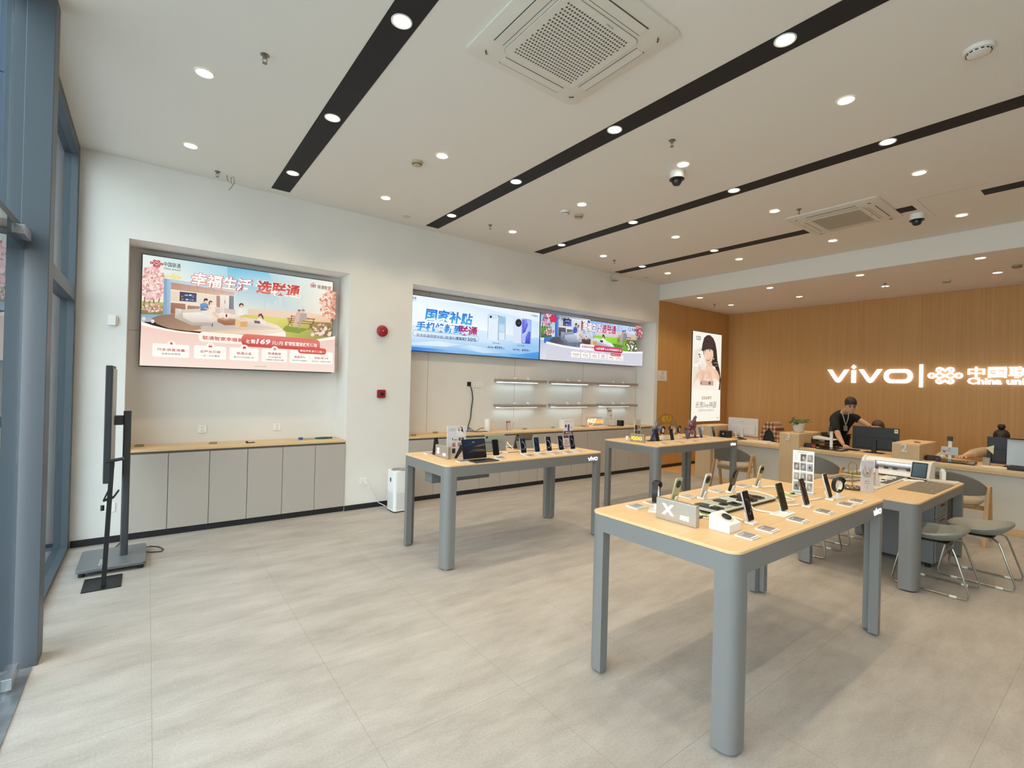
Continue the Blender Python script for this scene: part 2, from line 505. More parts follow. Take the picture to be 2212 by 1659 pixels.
# screen wall with its two niches
b = B()
def wallpiece(x0, x1, z0, z1, y0=YW, y1=NB+0.1): b.box(x0, x1, y0, y1, z0, z1)
wallpiece(-0.66, N1[0], 0, ZC-0.001); wallpiece(N1[1], N2[0], 0, ZC-0.001); wallpiece(N2[1], XB-0.001, 0, ZC-0.001)
wallpiece(N1[0], N1[1], NT, ZC-0.001); wallpiece(N2[0], N2[1], NT, ZC-0.001)
wallpiece(N1[0], N1[1], 0, NT, NB); wallpiece(N2[0], N2[1], 0, NT, NB)
o = b.out('wall_back', M_WALL, smooth=0); struct(o, 'white wall with two recessed screen niches')
b = B().box(XB, XR+0.1, YW, YW+0.1, 0, ZL-0.001); o = b.out('wall_back_oak', M_WOODWALL, smooth=0); struct(o, 'oak panelled end of the back wall')
b = B().box(XR, XR+0.1, YF, YW-0.001, 0, ZL-0.001); o = b.out('wall_right', M_WOODWALL, smooth=0); struct(o, 'oak panelled wall behind the service desks')
b = B().box(-0.66, XR+0.1, YF-0.1, YF-0.001, 0, ZC); o = b.out('wall_front', M_WALL, smooth=0); struct(o, 'white wall behind the viewer')
# grooves between the niche back panels
b = B()
for x in (3.35, 4.99, 6.63, 8.2): b.box(x-0.002, x+0.002, NB-0.0012, NB-0.0004, 0.9, NT-0.002)
for x0, x1 in ((N1[0]+0.002, N1[1]-0.002),): b.box(x0, x1, NB-0.0012, NB-0.0004, 2.118, 2.122)
o = b.out('trim_2', M_LAMD, smooth=0); struct(o, 'thin joints in the niche panels')
# skirting
b = B()
b.box(-0.545, N1[0]-0.001, YW-0.012, YW-0.001, 0, 0.065); b.box(N1[1]+0.001, N2[0]-0.001, YW-0.012, YW-0.001, 0, 0.065)
b.box(N2[1]+0.001, XR-0.02, YW-0.012, YW-0.001, 0.0035, 0.065)
o = b.out('baseboard_back', M_SKIRT, smooth=0, bevel=0.002); struct(o, 'black skirting board')
b = B().box(XR-0.012, XR-0.001, YF+0.1, YW-0.02, 0.0035, 0.065); o = b.out('baseboard_right', M_SKIRT, smooth=0); struct(o, 'black skirting under the oak wall')
# black channels in the ceiling that carry lamps
SX = (1.15, 3.055, 4.962, 6.895)
k = 3
for i, x in enumerate(SX):
    for y0, y1 in (((YF+0.2, 5.95),) if i < 3 else ((2.76, 5.97), (1.64, 1.79), (YF+0.2, 1.08))):
        o = B().box(x-0.096, x+0.096, y0, y1, ZC-0.0025, ZC-0.0005).out('trim_%d' % k, M_BLACK, smooth=0)
        struct(o, 'black lamp channel let into the ceiling'); k += 1
b = B()
for q in ((6.62, 6.625, 1.0, 1.56), (6.62, 7.45, 1.558, 1.562)): b.box(q[0], q[1], q[2], q[3], ZC-0.001, ZC-0.0003)
o = b.out('trim_%d' % k, M_LAM, smooth=0); struct(o, 'hairline edge of a ceiling hatch'); k += 1
# shop front: frame, panes, glass door
b = B()
b.box(-0.655, XG, 5.99, YW-0.002, 0, ZC-0.002)                 # post beside the screen wall
b.box(-0.655, XG, 3.90, 5.99, 0, 0.042)                        # bottom rail
b.box(-0.655, XG, 3.90, 5.99, 2.315, 2.425)                    # mid rail
b.box(-0.655, XG, 3.90, 5.99, 3.66, ZC-0.002)                  # head
o = b.out('window_1', M_FRAME, smooth=0, bevel=0.002); struct(o, 'slate grey window frame beside the screen wall')
g = B().box(-0.612, -0.602, 3.90, 5.99, 0.042, 3.66).out('pane', M_GLASS, o, smooth=0)
b = B().box(-0.572, -0.455, 3.735, 3.895, 0, ZC-0.002); b.box(-0.655, -0.572, 3.76, 3.895, 0, ZC-0.002)
o = b.out('window_2', M_FRAME, smooth=0, bevel=0.003); struct(o, 'tall slate grey mullion beside the glass door')
b = B()
b.box(-0.655, -0.556, YF+0.01, 3.733, 2.31, 2.43); b.box(-0.655, -0.556, YF+0.01, 3.733, 3.70, ZC-0.002)
for y in (0.55, 1.85, -1.2): b.box(-0.655, -0.556, y-0.05, y+0.05, 2.43, 3.70)
for y in (0.55, -1.2): b.box(-0.655, -0.556, y-0.05, y+0.05, 0, 2.31)
b.box(-0.655, -0.556, YF+0.01, 0.5, 0, 0.05)
o = b.out('window_3', M_FRAME, smooth=0, bevel=0.002); struct(o, 'slate grey transom above the glass door')
g = B().box(-0.632, -0.622, YF+0.01, 3.755, 2.43, 3.70).out('pane', M_GLASS, o, smooth=0)
g = B().box(-0.632, -0.622, YF+0.01, 0.50, 0.05, 2.31).out('pane', M_GLASS, o, smooth=0)
for i, (y0, y1, lab) in enumerate(((2.14, 3.64, 'frameless glass door beside the tall mullion'), (0.62, 2.12, 'second frameless glass door leaf'))):
    o = B().box(-0.550, -0.540, y0, y1, 0.018, 2.37).out('door_%d' % (i+1), M_GLASS, smooth=0); struct(o, lab)
    e = y1 if i == 0 else y0
    s = -1 if i == 0 else 1
    lo, hi = sorted((e+0.004, e+s*0.17))
    B().box(-0.552, -0.516, lo, hi, 2.345, 2.392).out('patch_fitting', M_CHROME, o, smooth=0, bevel=0.002)
    B().box(-0.552, -0.516, lo, hi, 0.022, 0.080).out('patch_fitting', M_CHROME, o, smooth=0, bevel=0.002)
o = B().box(-0.66, -0.475, 1.2, 3.72, 0.0006, 0.006).out('trim_%d' % k, mat('worn_steel', 'a9b0b6', 0.35, 0.7, noise=('70777e', (6, 6, 6), 6)), smooth=0); struct(o, 'worn steel threshold plate under the glass door'); k += 1
# pavement and dark facade outside
o = B().box(-6.0, -0.67, YF-2, 12, -0.12, -0.03).out('pavement', mat('pavement_slabs', '8d9094', 0.8), smooth=0); struct(o, 'street pavement outside')

b = B()
for i in range(4):
    for j in range(4): b.box(-3.15+i*0.62, -2.54+i*0.62-0.012, 6.32, 6.40, -0.03+j*2.2, 2.158+j*2.2)
b.box(-3.1, -0.67, 6.40, 6.6, -0.03, 9.0)
o = b.out('wall_outside', mat('facade_blue', '33465a', 0.35), smooth=0); struct(o, 'blue-grey panelled facade beyond the glass')

# ------------------------------------------------------------------ ceiling lamps
def lamp_proto():
    t = thing('downlight', '', 'ceiling lamp', (0, 0, 0), 0, 'recessed ceiling downlights')
    b = B(); b.lathe([(0.062, 0), (0.062, -0.004), (0.056, -0.005), (0.050, -0.002), (0.050, 0)], 28, cap=False); b.out('trim_ring', mat('lamp_ring', 'e8e6e0', 0.3), t)
    b = B(); b.lathe([(0.049, -0.0015), (0.030, -0.0030)], 24); b.out('lens', mat('lamp_lens', 'fff3dc', 0.3, emit=9.0), t)
    return t
lamp0 = None
def add_lamp(x, y, z, label):
    global lamp0
    if lamp0 is None:
        lamp0 = lamp_proto(); t = lamp0; t.location = (x, y, z); t['label'] = label
    else: t = dup(lamp0, (x, y, z), 0, label)
    L = bpy.data.lights.new('downlight_beam', 'SPOT'); L.energy = LAMP_POWER; L.color = LAMP_RGB
    L.spot_size = math.radians(118); L.spot_blend = 0.75; L.shadow_soft_size = 0.045
    lo = bpy.data.objects.new('downlight_beam', L); COL.objects.link(lo); lo.location = (0, 0, -0.02); lo.parent = t
ROWS = (5.37, 4.03, 2.695, 1.36, 0.03)
COLS = ((0.27, 'row nearest the glass front'), (1.15, 'first black channel'), (2.155, 'white band after the first channel'),
        (3.03, 'second black channel'), (4.0, 'white band after the second channel'), (4.925, 'third black channel'),
        (5.845, 'white band after the third channel'), (6.84, 'fourth black channel'), (7.575, 'row along the bulkhead edge'))
for x, where in COLS:
    for j, y in enumerate(ROWS):
        if (x == 2.155 and j == 2) or (x == 6.84 and j in (2, 3)): continue
        add_lamp(x, y, ZC-0.0026, 'round downlight in the %s, %s from screen wall' % (where, ORD[j]))
for x, where in ((8.64, 'row beside the bulkhead'), (9.81, 'row beside the oak sign wall')):
    for j, y in enumerate(ROWS):
        add_lamp(x, y, ZL-0.0006, 'round downlight in the low ceiling, %s, %s from the back' % (where, ORD[j]))

# ------------------------------------------------------------------ air conditioners
def cassette(label, cx, cy, style):
    t = thing('ceiling_air_conditioner', label, 'air conditioner', (cx, cy, ZC), 0, 'ceiling cassette air conditioners')
    W_ = mat('ac_white', 'd9d5ca', 0.5); GAP = mat('ac_gap', '4a4440', 0.8)
    b = B(); b.loft([[(x, y, -0.0005) for x, y in rr(0.95, 0.95, 0.05)], [(x, y, -0.014) for x, y in rr(0.95, 0.95, 0.05)], [(x, y, -0.030) for x, y in rr(0.80, 0.80, 0.13)], [(x, y, -0.034) for x, y in rr(0.72, 0.72, 0.12)]])
    b.out('panel', W_, t, smooth=25)
    b = B(); b.prism(rr(0.60, 0.60, 0.05), -0.040, -0.0345); b.out('intake_cover', W_, t, bevel=0.002)
    b = B(); b.ring(rr(0.606, 0.606, 0.053), rr(0.60, 0.60, 0.05), -0.0365, -0.0345); b.out('seam', mat('ac_seam', '8c867c', 0.7), t, smooth=0)
    b = B(); a = 0.5
    if style == 'dots':
        for i in range(24):
            for j in range(20):
                x = -0.245 + 0.49*(i + 0.5*(j % 2))/23.5; y = -0.245 + 0.49*j/19
                b.loft([[(p, q, -0.0404) for p, q in circ(x, y, 0.0075, 8)], [(p, q, -0.0401) for p, q in circ(x, y, 0.0075, 8)]])
        b.out('intake_grille', mat('ac_holes', '5d5851', 0.8), t, smooth=0)
    else:
        for i in range(27):
            x = -0.25 + 0.5*i/26
            b.box(x-0.0055, x+0.0055, -0.25, 0.25, -0.0404, -0.0401)
        b.out('intake_grille', mat('ac_slots', '8b8271', 0.8), t, smooth=0)
    for r in range(4):
        R = Matrix.Rotation(math.pi/2*r, 4, 'Z')
        b = B(); b.box(-0.25, 0.25, 0.330, 0.392, -0.0365, -0.0335); b.xf(Matrix.Rotation(0, 4, 'X')); b.xf(R); vane = b.out('vane', W_, t, bevel=0.001)
        g = B(); g.box(-0.253, 0.253, 0.326, 0.330, -0.0355, -0.0338); g.box(-0.253, 0.253, 0.392, 0.396, -0.0350, -0.0305)
        g.xf(R); g.out('vane_gap', GAP, vane, smooth=0)
        g = B(); th = [math.radians(q) for q in range(30, 61, 6)]
        g.loft([[(0.325+0.065*math.cos(q), 0.325+0.065*math.sin(q), -0.0335+0.001), (0.325+0.072*math.cos(q), 0.325+0.072*math.sin(q), -0.0325), (0.325+0.072*math.cos(q), 0.325+0.072*math.sin(q), -0.036), (0.325+0.065*math.cos(q), 0.325+0.065*math.sin(q), -0.036)] for q in th])
        g.xf(R); g.out('corner_slot', GAP, t, smooth=0)
    a = Art(); a.text('Hisense', 0, 0, 0.019, '6b655d', 'c', bold=0.01, raw=True)
    ry = -0.274 if style == 'dots' else 0
    if style == 'dots': a.out('badge', M_PRINT, t, (0.06, -0.268, -0.0402), rot=(math.pi/2, 0, 0), flat=False)
    else: a.out('badge', M_PRINT, t, (0.03, -0.276, -0.0402), rot=(math.pi/2, 0, 0))
    return t
cassette('square air conditioner with a dotted grille near the middle of the ceiling', 2.035, 2.19, 'dots')
cassette('square air conditioner with a slatted grille near the bulkhead', 6.66, 2.265, 'slots')

# ------------------------------------------------------------------ small ceiling fittings
M_BRASS = mat('dull_nickel', '8c8780', 0.35, 0.8)
def sprinkler(x, y, z, label):
    t = thing('sprinkler_head', label, 'sprinkler', (x, y, z), 0, 'fire sprinkler heads')
    b = B(); b.lathe([(0.028, -0.0005), (0.028, -0.003), (0.012, -0.008), (0.012, -0.022)], 18); b.out('base', M_BRASS, t)
    b = B()
    for s in (-1, 1): b.tube([(s*0.011, 0, -0.022), (s*0.014, 0, -0.036), (s*0.004, 0, -0.050)], 0.0025, 6)
    b.out('frame', M_BRASS, t)
    b = B(); b.lathe([(0.006, -0.049), (0.016, -0.053), (0.016, -0.055)], 16); b.out('deflector', M_BRASS, t)
for q in ((0.57, 3.55, ZC, 'metal sprinkler head on the ceiling near the leftmost black channel'), (0.53, 5.86, ZC, 'metal sprinkler head close above the left lit billboard'),
          (3.61, 5.35, ZC, 'metal sprinkler head beyond the second black channel near the screen wall'), (3.54, 2.50, ZC, 'metal sprinkler head above the dome camera, between black channels'),
          (6.18, 5.43, ZC, 'metal sprinkler head by the far end of the fourth channel'), (6.0, 2.49, ZC, 'metal sprinkler head beside the slatted air conditioner'),
          (9.49, 5.56, ZL, 'metal sprinkler head in the low ceiling above the lit portrait poster'), (9.56, 2.63, ZL, 'metal sprinkler head in the low ceiling above the wall sign')):
    sprinkler(*q)
def detector(x, y, z, label, col, slots=False, r=0.055):
    t = thing('smoke_detector', label, 'smoke detector', (x, y, z), 0, 'ceiling detectors')
    m_ = mat('detector_'+col, col, 0.5)
    b = B(); b.lathe([(r, -0.0005), (r, -0.018), (r*0.95, -0.024)], 24); b.out('base', m_, t)
    b = B(); b.lathe([(r*0.80, -0.024), (r*0.72, -0.037), (r*0.35, -0.045)], 24); b.out('dome', m_, t)
    b = B()
    for i in range(14):
        a = 2*math.pi*i/14; R = Matrix.Rotation(a, 4, 'Z')
        if slots or i % 1 == 0:
            c = B(); c.box(r*0.765, r*0.80, -0.008, 0.008, -0.034, -0.027); c.xf(R); me = bpy.data.meshes.new('tmp'); c.bm.to_mesh(me); c.bm.free(); b.bm.from_mesh(me); bpy.data.meshes.remove(me)
    b.out('vent', mat('detector_vent', '3a342c', 0.8), t, smooth=0)
for q in ((2.03, 4.30, ZC, 'yellowed beige smoke detector between the first two black channels', 'b9a988'), (4.01, 4.32, ZC, 'white smoke detector of the pair above the twin screens', 'e4e1da'),
          (4.23, 4.31, ZC, 'yellowed beige smoke detector of the pair above the twin screens', 'b5a787'), (9.45, 1.12, ZL, 'grey detector in the low ceiling at the far right', '9a917f'), (9.97, 1.95, ZL, 'pale detector in the low ceiling near the oak wall', 'c4b99f')):
    detector(*q)
detector(4.01, 0.66, ZC, 'large white smoke detector with slots beyond the second channel', 'dedad1', True, 0.075)
def cover_plate(x, y, label):
    o = B().lathe([(0.055, -0.0005), (0.055, -0.004), (0.02, -0.010)], 24).out('ceiling_cover', mat('cover_grey', 'c9c2b6', 0.5), None, (x, y, ZC)); tag(o, label, 'cover plate')
cover_plate(2.61, 5.80, 'small round blank plate on the ceiling above the fire bell'); cover_plate(7.59, 5.86, 'small round blank plate by the end of the bulkhead')
def dome(x, y, label):
    t = thing('dome_camera', label, 'security camera', (x, y, ZC), 0, 'ceiling dome cameras')
    b = B(); b.lathe([(0.068, -0.0005), (0.070, -0.068)], 28); b.out('housing', M_WHITE, t)
    b = B(); b.lathe([(0.070, -0.068), (0.072, -0.074), (0.066, -0.080), (0.050, -0.080)], 28); b.out('rim', M_BLKPL, t)
    b = B(); b.lathe([(0.048, -0.080), (0.046, -0.105), (0.034, -0.126), (0.012, -0.134)], 24); b.out('bubble', mat('smoked_dome', '1b1d1c', 0.12), t)
dome(4.10, 2.83, 'white dome camera hanging between the second and third black channels'); dome(7.17, 1.68, 'white dome camera beside the slatted air conditioner')
b = B(); b.tube([(0.62, 5.90, ZC-0.001), (0.625, 5.895, ZC-0.05), (0.66, 5.89, ZC-0.08), (0.655, 5.89, ZC-0.02), (0.68, 5.885, ZC-0.005), (0.69, 5.89, ZC-0.06), (0.66, 5.9, ZC-0.12), (0.64, 5.9, ZC-0.15)], 0.0035, 6)
tag(b.out('loose_wire', M_BRASS), 'loose grey wires hanging from the ceiling above the left billboard', 'wire')
t = thing('wall_bracket', 'small pale bracket high on the wall by the fourth black channel', 'bracket', (6.83, YW-0.001, 3.70))
B().box(-0.06, 0.06, -0.03, 0, 0.01, 0.06).out('plate', M_WALL, t); B().tube([(0, -0.02, 0.01), (0, -0.05, -0.05), (0, -0.10, -0.07)], 0.006).out('arm', mat('bracket_grey', 'a79f92', 0.5), t); B().box(-0.05, 0.05, -0.16, -0.06, -0.085, -0.075).out('tray', mat('bracket_grey', 'a79f92', 0.5), t)

# ------------------------------------------------------------------ built-in cabinets and worktops
def cabinet(label, x0, x1, nd):
    t = thing('base_cabinet', label, 'cabinet', (x0, YW, 0), 0, 'built-in base cabinets along the screen wall')
    w = x1-x0
    B().box(0.001, w-0.001, 0.006, 0.40, 0.066, 0.862).out('body', M_LAMD, t, smooth=0)
    B().box(0.001, w-0.001, 0.004, 0.39, 0.0, 0.064).out('plinth', M_SKIRT, t, smooth=0)
    dw = w/nd
    for i in range(nd):
        B().box(i*dw+0.0025, (i+1)*dw-0.0025, -0.014, 0.004, 0.068, 0.845).out('door', M_LAM, t, smooth=0, bevel=0.0015)
    return t
for i, s in enumerate(('first pair from the glass front', 'middle pair', 'pair beside the fire alarm wall')):
    w = (N1[1]-N1[0]-0.006)/3
    cabinet('greige flat-door cabinet under the left billboard, %s' % s, N1[0]+0.003+w*i, N1[0]+0.003+w*(i+1), 2)
for i in range(7):
    w = (N2[1]-N2[0]-0.006)/7
    cabinet('greige flat-door cabinet under the twin screens, %s pair from the air purifier' % ORD[i], N2[0]+0.003+w*i, N2[0]+0.003+w*(i+1), 2)
for lab, n in (('pale oak worktop below the left billboard', N1), ('long pale oak worktop below the twin screens', N2)):
    t = thing('worktop', lab, 'worktop', (n[0], YW, 0.865))
    B().box(0.004, n[1]-n[0]-0.004, -0.012, NB-YW-0.003, 0.003, 0.029).out('board', M_OAK, t, smooth=0, bevel=0.002)

# ------------------------------------------------------------------ display tables
def display_table(label, x0, y0, slot=False, tray=False, mark=True):
    L, D, Ht = 1.99, 0.885, 0.922
    t = thing('display_table', label, 'table', (x0, y0, 0), 0, 'grey display tables with oak tops')
    B().prism(rr(L, D, 0.062, 8, L/2, D/2), 0.906, Ht).out('tabletop', M_OAK, t, bevel=0.003)
    b = B(); b.ring(rr(L-0.004, D-0.004, 0.06, 8, L/2, D/2), rr(L-0.044, D-0.044, 0.04, 8, L/2, D/2), 0.815, 0.9055)
    b.out('apron', M_GREYMET, t)
    lw, ld, r = 0.105, 0.105, 0.06
    for sx in (0, 1):
        for sy in (0, 1):
            pts = [(0.002, ld)] + [(0.002+r-r*math.cos(a), 0.002+r-r*math.sin(a)) for a in [math.pi/2*i/7 for i in range(8)]] + [(lw, 0.002), (lw, 0.058), (0.058, 0.072), (0.058, ld)]
            pts = [((L-x) if sx else x, (D-y) if sy else y) for x, y in pts]
            b = B(); b.prism(pts, 0.013, 0.8148); leg = b.out('leg', M_GREYMET, t)
            b = B(); b.cyl((L-0.045) if sx else 0.045, (D-0.045) if sy else 0.045, 0.0008, 0.0125, 0.022); b.out('foot', M_CHROME, leg)
    if mark:
        wordmark('lit_lettering', 0.036, 0.003, mat('lit_white', 'f6f9ff', 0.4, emit=1.3), t, (1.752, 0.0025, 0.836), sx=0.70)
    if slot:
        B().box(0.36, 1.84, 0.412, 0.442, Ht+0.0002, Ht+0.0012).out('cable_slot', M_BLACK, t, smooth=0)
    if tray:
        b = B(); b.box(0.05, 0.70, 0.36, 0.50, 0.700, 0.8145); b.out('wiring_box', mat('box_grey', '6a6a6a', 0.5), t, smooth=0, bevel=0.002)
    return t
TX, TS, TQ = (2.090, 1.088), (2.090, 3.675), (5.080, 3.695)
display_table('oak-topped grey display table in the foreground with the X sign', TX[0], TX[1], slot=True)
display_table('oak-topped grey display table nearest the air purifier, holding the open tablet', TS[0], TS[1], slot=True, tray=True)
display_table('oak-topped grey display table with the yellow sign, farthest from the entrance', TQ[0], TQ[1], slot=True)
def craft_table():
    L, D, Ht = 1.69, 0.93, 0.750
    t = thing('craft_table', 'lower oak-topped grey table carrying the white cutting machine', 'table', (5.09, 1.14, 0))
    B().prism(rr(L, D, 0.07, 8, L/2, D/2), 0.733, Ht).out('tabletop', M_OAK, t, bevel=0.003)
    B().ring(rr(L-0.004, D-0.004, 0.068, 8, L/2, D/2), rr(L-0.05, D-0.05, 0.045, 8, L/2, D/2), 0.660, 0.7325).out('apron', M_GREYMET, t)
    for sx in (0, 1):
        for sy in (0, 1):
            lw, r = 0.125, 0.068
            pts = [(0.002, lw)] + [(0.002+r-r*math.cos(a), 0.002+r-r*math.sin(a)) for a in [math.pi/2*i/7 for i in range(8)]] + [(lw, 0.002), (lw, 0.07), (0.08, 0.085), (0.07, lw)]
            pts = [((L-x) if sx else x, (D-y) if sy else y) for x, y in pts]
            leg = B().prism(pts, 0.013, 0.6598).out('leg', M_GREYMET, t)
            B().cyl((L-0.055) if sx else 0.055, (D-0.055) if sy else 0.055, 0.0008, 0.0125, 0.03).out('foot', M_BLKPL, leg)
craft_table()
t = thing('drawer_pedestal', 'grey mobile drawer unit under the craft table', 'drawer unit', (5.97, 1.215, 0))
B().box(0, 0.42, 0, 0.55, 0.045, 0.62).out('body', mat('pedestal_grey', '6d6e6f', 0.5), t, smooth=0, bevel=0.008)
for i, (z0, z1) in enumerate(((0.06, 0.33), (0.335, 0.47), (0.475, 0.61))):
    d = B().box(0.008, 0.412, -0.014, -0.001, z0, z1).out('drawer', mat('pedestal_front', '77787a', 0.5), t, smooth=0, bevel=0.004)
    B().box(0.14, 0.28, -0.022, -0.015, z1-0.03, z1-0.02).out('pull', M_DKGREY, d, smooth=0)
for x in (0.05, 0.37):
    for y in (0.05, 0.50): B().cyl(x, y, 0.0008, 0.044, 0.02).out('castor', M_BLKPL, t)

# ------------------------------------------------------------------ stools with a grey shell and a bent-rod sled base
def stool(label, x, y, rot):
    t = thing('stool', label, 'stool', (x, y, 0), rot, 'grey shell stools round the craft table')
    b = B(); rings = []
    n = 40
    def rim(k, inner):
        out = []
        for i in range(n):
            a = 2*math.pi*i/n; c, s = math.cos(a), math.sin(a)
            x_ = 0.235*k*math.copysign(abs(c)**0.75, c); y_ = 0.215*k*math.copysign(abs(s)**0.8, s)
            back = max(0.0, -s)
            z = 0.425 + (0.055 + 0.055*back + 0.012*abs(c)) * k**3 - (0 if inner else 0.016)
            out.append((x_*(1 if inner else 1.02), y_*(1 if inner else 1.02)-0.01, z))
        return out
    ks = (0.02, 0.35, 0.6, 0.8, 0.92, 1.0)
    b.loft([rim(k, True) for k in ks] + [rim(k, False) for k in reversed(ks)], cap=True)
    b.out('seat', mat('stool_shell', '8d8c84', 0.5), t, smooth=60)
    M_ROD = mat('steel_rod', 'a7a49b', 0.28, 0.85)
    for s in (-1, 1):
        X = s*0.205
        P = [(s*0.10, 0.15, 0.403), (s*0.16, 0.16, 0.398), (s*0.185, 0.175, 0.36), (X, 0.235, 0.05), (X, 0.225, 0.018), (X, 0.19, 0.0115), (X, -0.22, 0.0115), (X, -0.255, 0.018), (X, -0.265, 0.05), (s*0.185, -0.175, 0.34), (s*0.175, -0.155, 0.385), (s*0.15, -0.13, 0.400), (s*0.10, -0.10, 0.402)]
        side = B().tube(P, 0.0075, 8).out('sled_leg', M_ROD, t)
        for yy in (0.12, -0.17): B().tube([(X, yy-0.022, 0.0115), (X, yy+0.022, 0.0115)], 0.0105, 8).out('glide', mat('clear_glide', 'd9d7cf', 0.4), side)
    B().box(-0.11, 0.11, -0.11, 0.16, 0.398, 0.4065).out('seat_plate', M_DKGREY, t, smooth=0)
    B().tube([(-0.2, 0.205, 0.20), (0.2, 0.205, 0.20)], 0.007, 8).out('foot_rail', M_ROD, t)
    return t
s0 = stool('grey shell stool at the near corner of the craft table', 5.475, 1.115, 0)
dup(s0, (6.06, 0.925, 0), 0, 'grey shell stool pulled out farthest from the craft table')
dup(s0, (5.55, 2.135, 0), math.pi, 'grey shell stool behind the foreground table, nearer its leg')
dup(s0, (6.235, 2.150, 0), math.pi, 'grey shell stool on the far side of the craft table, nearer the desks')

# ------------------------------------------------------------------ customer chairs
def chair(label, x, y, rot):
    t = thing('desk_chair', label, 'chair', (x, y, 0), rot, 'curved-back chairs before the service desks')
    M_FAB = mat('grey_felt', '76726b', 0.9, bump=(400, 0.3)); M_LEG = mat('ash_wood', 'c69f70', 0.5, noise=('b98f60', (3, 40, 8), 4))
    M_SEAT = mat('seat_leather', 'b3a58f', 0.42)
    # chair faces +x; curved back on -x
    b = B(); ins = []; rings = []
    n = 26
    for i in range(n+1):
        a = math.radians(90 + 180*i/n); q = abs(math.cos(math.radians(180*i/n-90)))  # q=1 at the middle
        sd = 1-q
        top = 0.795 - 0.17*(1-q)**0.9; bot = 0.535 + 0.02*sd
        ca, sa = math.cos(a), math.sin(a)
        ro, ri = 0.292, 0.268
        xo = -0.02 + (0.27 if ca < 0 else 0)*ca; 
        rings.append([(-0.02+ro*0.93*ca, ro*sa, bot), (-0.03+ro*0.99*ca, ro*1.0*sa, top-0.012), (-0.03+(ro-0.012)*0.99*ca, (ro-0.012)*sa, top), (-0.02+ri*0.95*ca, ri*sa, top-0.012), (-0.02+ri*0.93*ca, ri*sa, bot)])
    b.loft(rings)
    b.out('backrest', M_FAB, t, smooth=50)
    b = B(); b.loft([[(px, py, z) for px, py in rr(0.50*k, 0.49*k, 0.17, 8, 0.03, 0)] for k, z in ((0.93, 0.432), (1.0, 0.442), (1.0, 0.458), (0.94, 0.470), (0.6, 0.468), (0.1, 0.464))])
    b.out('seat', M_SEAT, t, smooth=60)
    B().prism(rr(0.42, 0.42, 0.1, 6, 0.03, 0), 0.405, 0.4315).out('seat_base', M_LEG, t)
    for s in (-1, 1):
        b = B(); Y = s*0.292
        outl = [(-0.05, 0.640), (0.055, 0.640), (0.085, 0.50), (0.175, 0.0), (0.140, 0.0), (0.045, 0.50), (0.030, 0.575), (0.0, 0.595), (-0.030, 0.575), (-0.055, 0.50), (-0.205, 0.0), (-0.240, 0.0), (-0.095, 0.50)]
        b.loft([[(px, Y-0.013*s, z) for px, z in outl], [(px, Y+0.022*s, z) for px, z in outl]])
        b.out('side_frame', M_LEG, t, smooth=0, bevel=0.003)
    B().box(-0.02, 0.02, -0.279, 0.279, 0.36, 0.4045).out('cross_rail', M_LEG, t, smooth=0)
    return t
c0 = chair('curved-back grey chair at desk four, behind the yellow-sign table', 7.58, 4.03, 0)
dup(c0, (7.62, 2.83, 0), 0, 'curved-back grey chair behind the upright photo leaflet, between posts three and two')
dup(c0, (7.58, 1.375, 0), 0, 'curved-back grey chair beyond the craft table, nearest the stools')

# ------------------------------------------------------------------ service desks with numbered posts
XD, XDB = 8.315, 9.17
def post(num, y0, label):
    t = thing('numbered_post', label, 'desk post', (XD, y0, 0), 0, 'numbered oak posts between the service desks')
    z1 = 0.982; w = 0.302
    B().box(0, 0.02, 0, w, 0.0036, z1-0.021).out('front_panel', M_OAKBOX, t, smooth=0, bevel=0.001)
    B().box(0.0205, 0.85, 0, 0.018, 0.0036, z1-0.021).out('side_panel', M_OAKBOX, t, smooth=0)
    B().box(0.0205, 0.85, w-0.018, w, 0.0036, z1-0.021).out('side_panel', M_OAKBOX, t, smooth=0)
    B().box(0.0, 0.85, 0, w, z1-0.0205, z1).out('top', M_OAK, t, smooth=0, bevel=0.001)
    vs, fs = glyphs(num, 0.018)
    xs = [v[0] for v in vs]; ys = [v[1] for v in vs]
    b = B(); k = 0.112/(max(ys)-min(ys)); mx = (max(xs)+min(xs))/2; my = min(ys)
    V = [b.bm.verts.new((0, -(vx-mx)*k, (vy-my)*k)) for vx, vy in vs]
    for f in fs: b._f([V[i] for i in f])
    bmesh.ops.remove_doubles(b.bm, verts=b.bm.verts, dist=1e-6)
    g = bmesh.ops.extrude_face_region(b.bm, geom=list(b.bm.faces))
    bmesh.ops.translate(b.bm, verts=[q for q in g['geom'] if isinstance(q, bmesh.types.BMVert)], vec=(-0.014, 0, 0))
    b.out('number', mat('raised_number', 'd8d4cc', 0.5), t, (-0.0005, 0.165, 0.866), smooth=0)
for n, y0 in (('4', 4.882), ('3', 3.367), ('2', 1.862), ('1', 0.355)):
    post(n, y0, 'oak post with a raised number %s between service desks' % n)
for lab, y0, y1 in (('oak service desk between posts 4 and 3', 3.671, 4.880), ('oak service desk between posts 3 and 2', 2.166, 3.365), ('oak service desk to the right of post 2', 0.659, 1.860)):
    t = thing('service_desk', lab, 'desk', (XD, y0, 0), 0, 'oak service desks')
    w = y1-y0
    B().box(0, XDB-XD, 0.001, w-0.001, 0.735, 0.765).out('worktop', M_OAK, t, smooth=0, bevel=0.0015)
    B().box(0, 0.03, 0.001, w-0.001, 0.703, 0.7345).out('front_edge', M_OAKBOX, t, smooth=0)
    B().box(0.085, 0.103, 0.001, w-0.001, 0.0036, 0.7345).out('modesty_panel', mat('warm_white_laminate', 'c9c4ba', 0.5), t, smooth=0)
    B().box(0.078, 0.0845, 0.001, w-0.001, 0.0036, 0.06).out('kick_strip', M_OAKBOX, t, smooth=0)

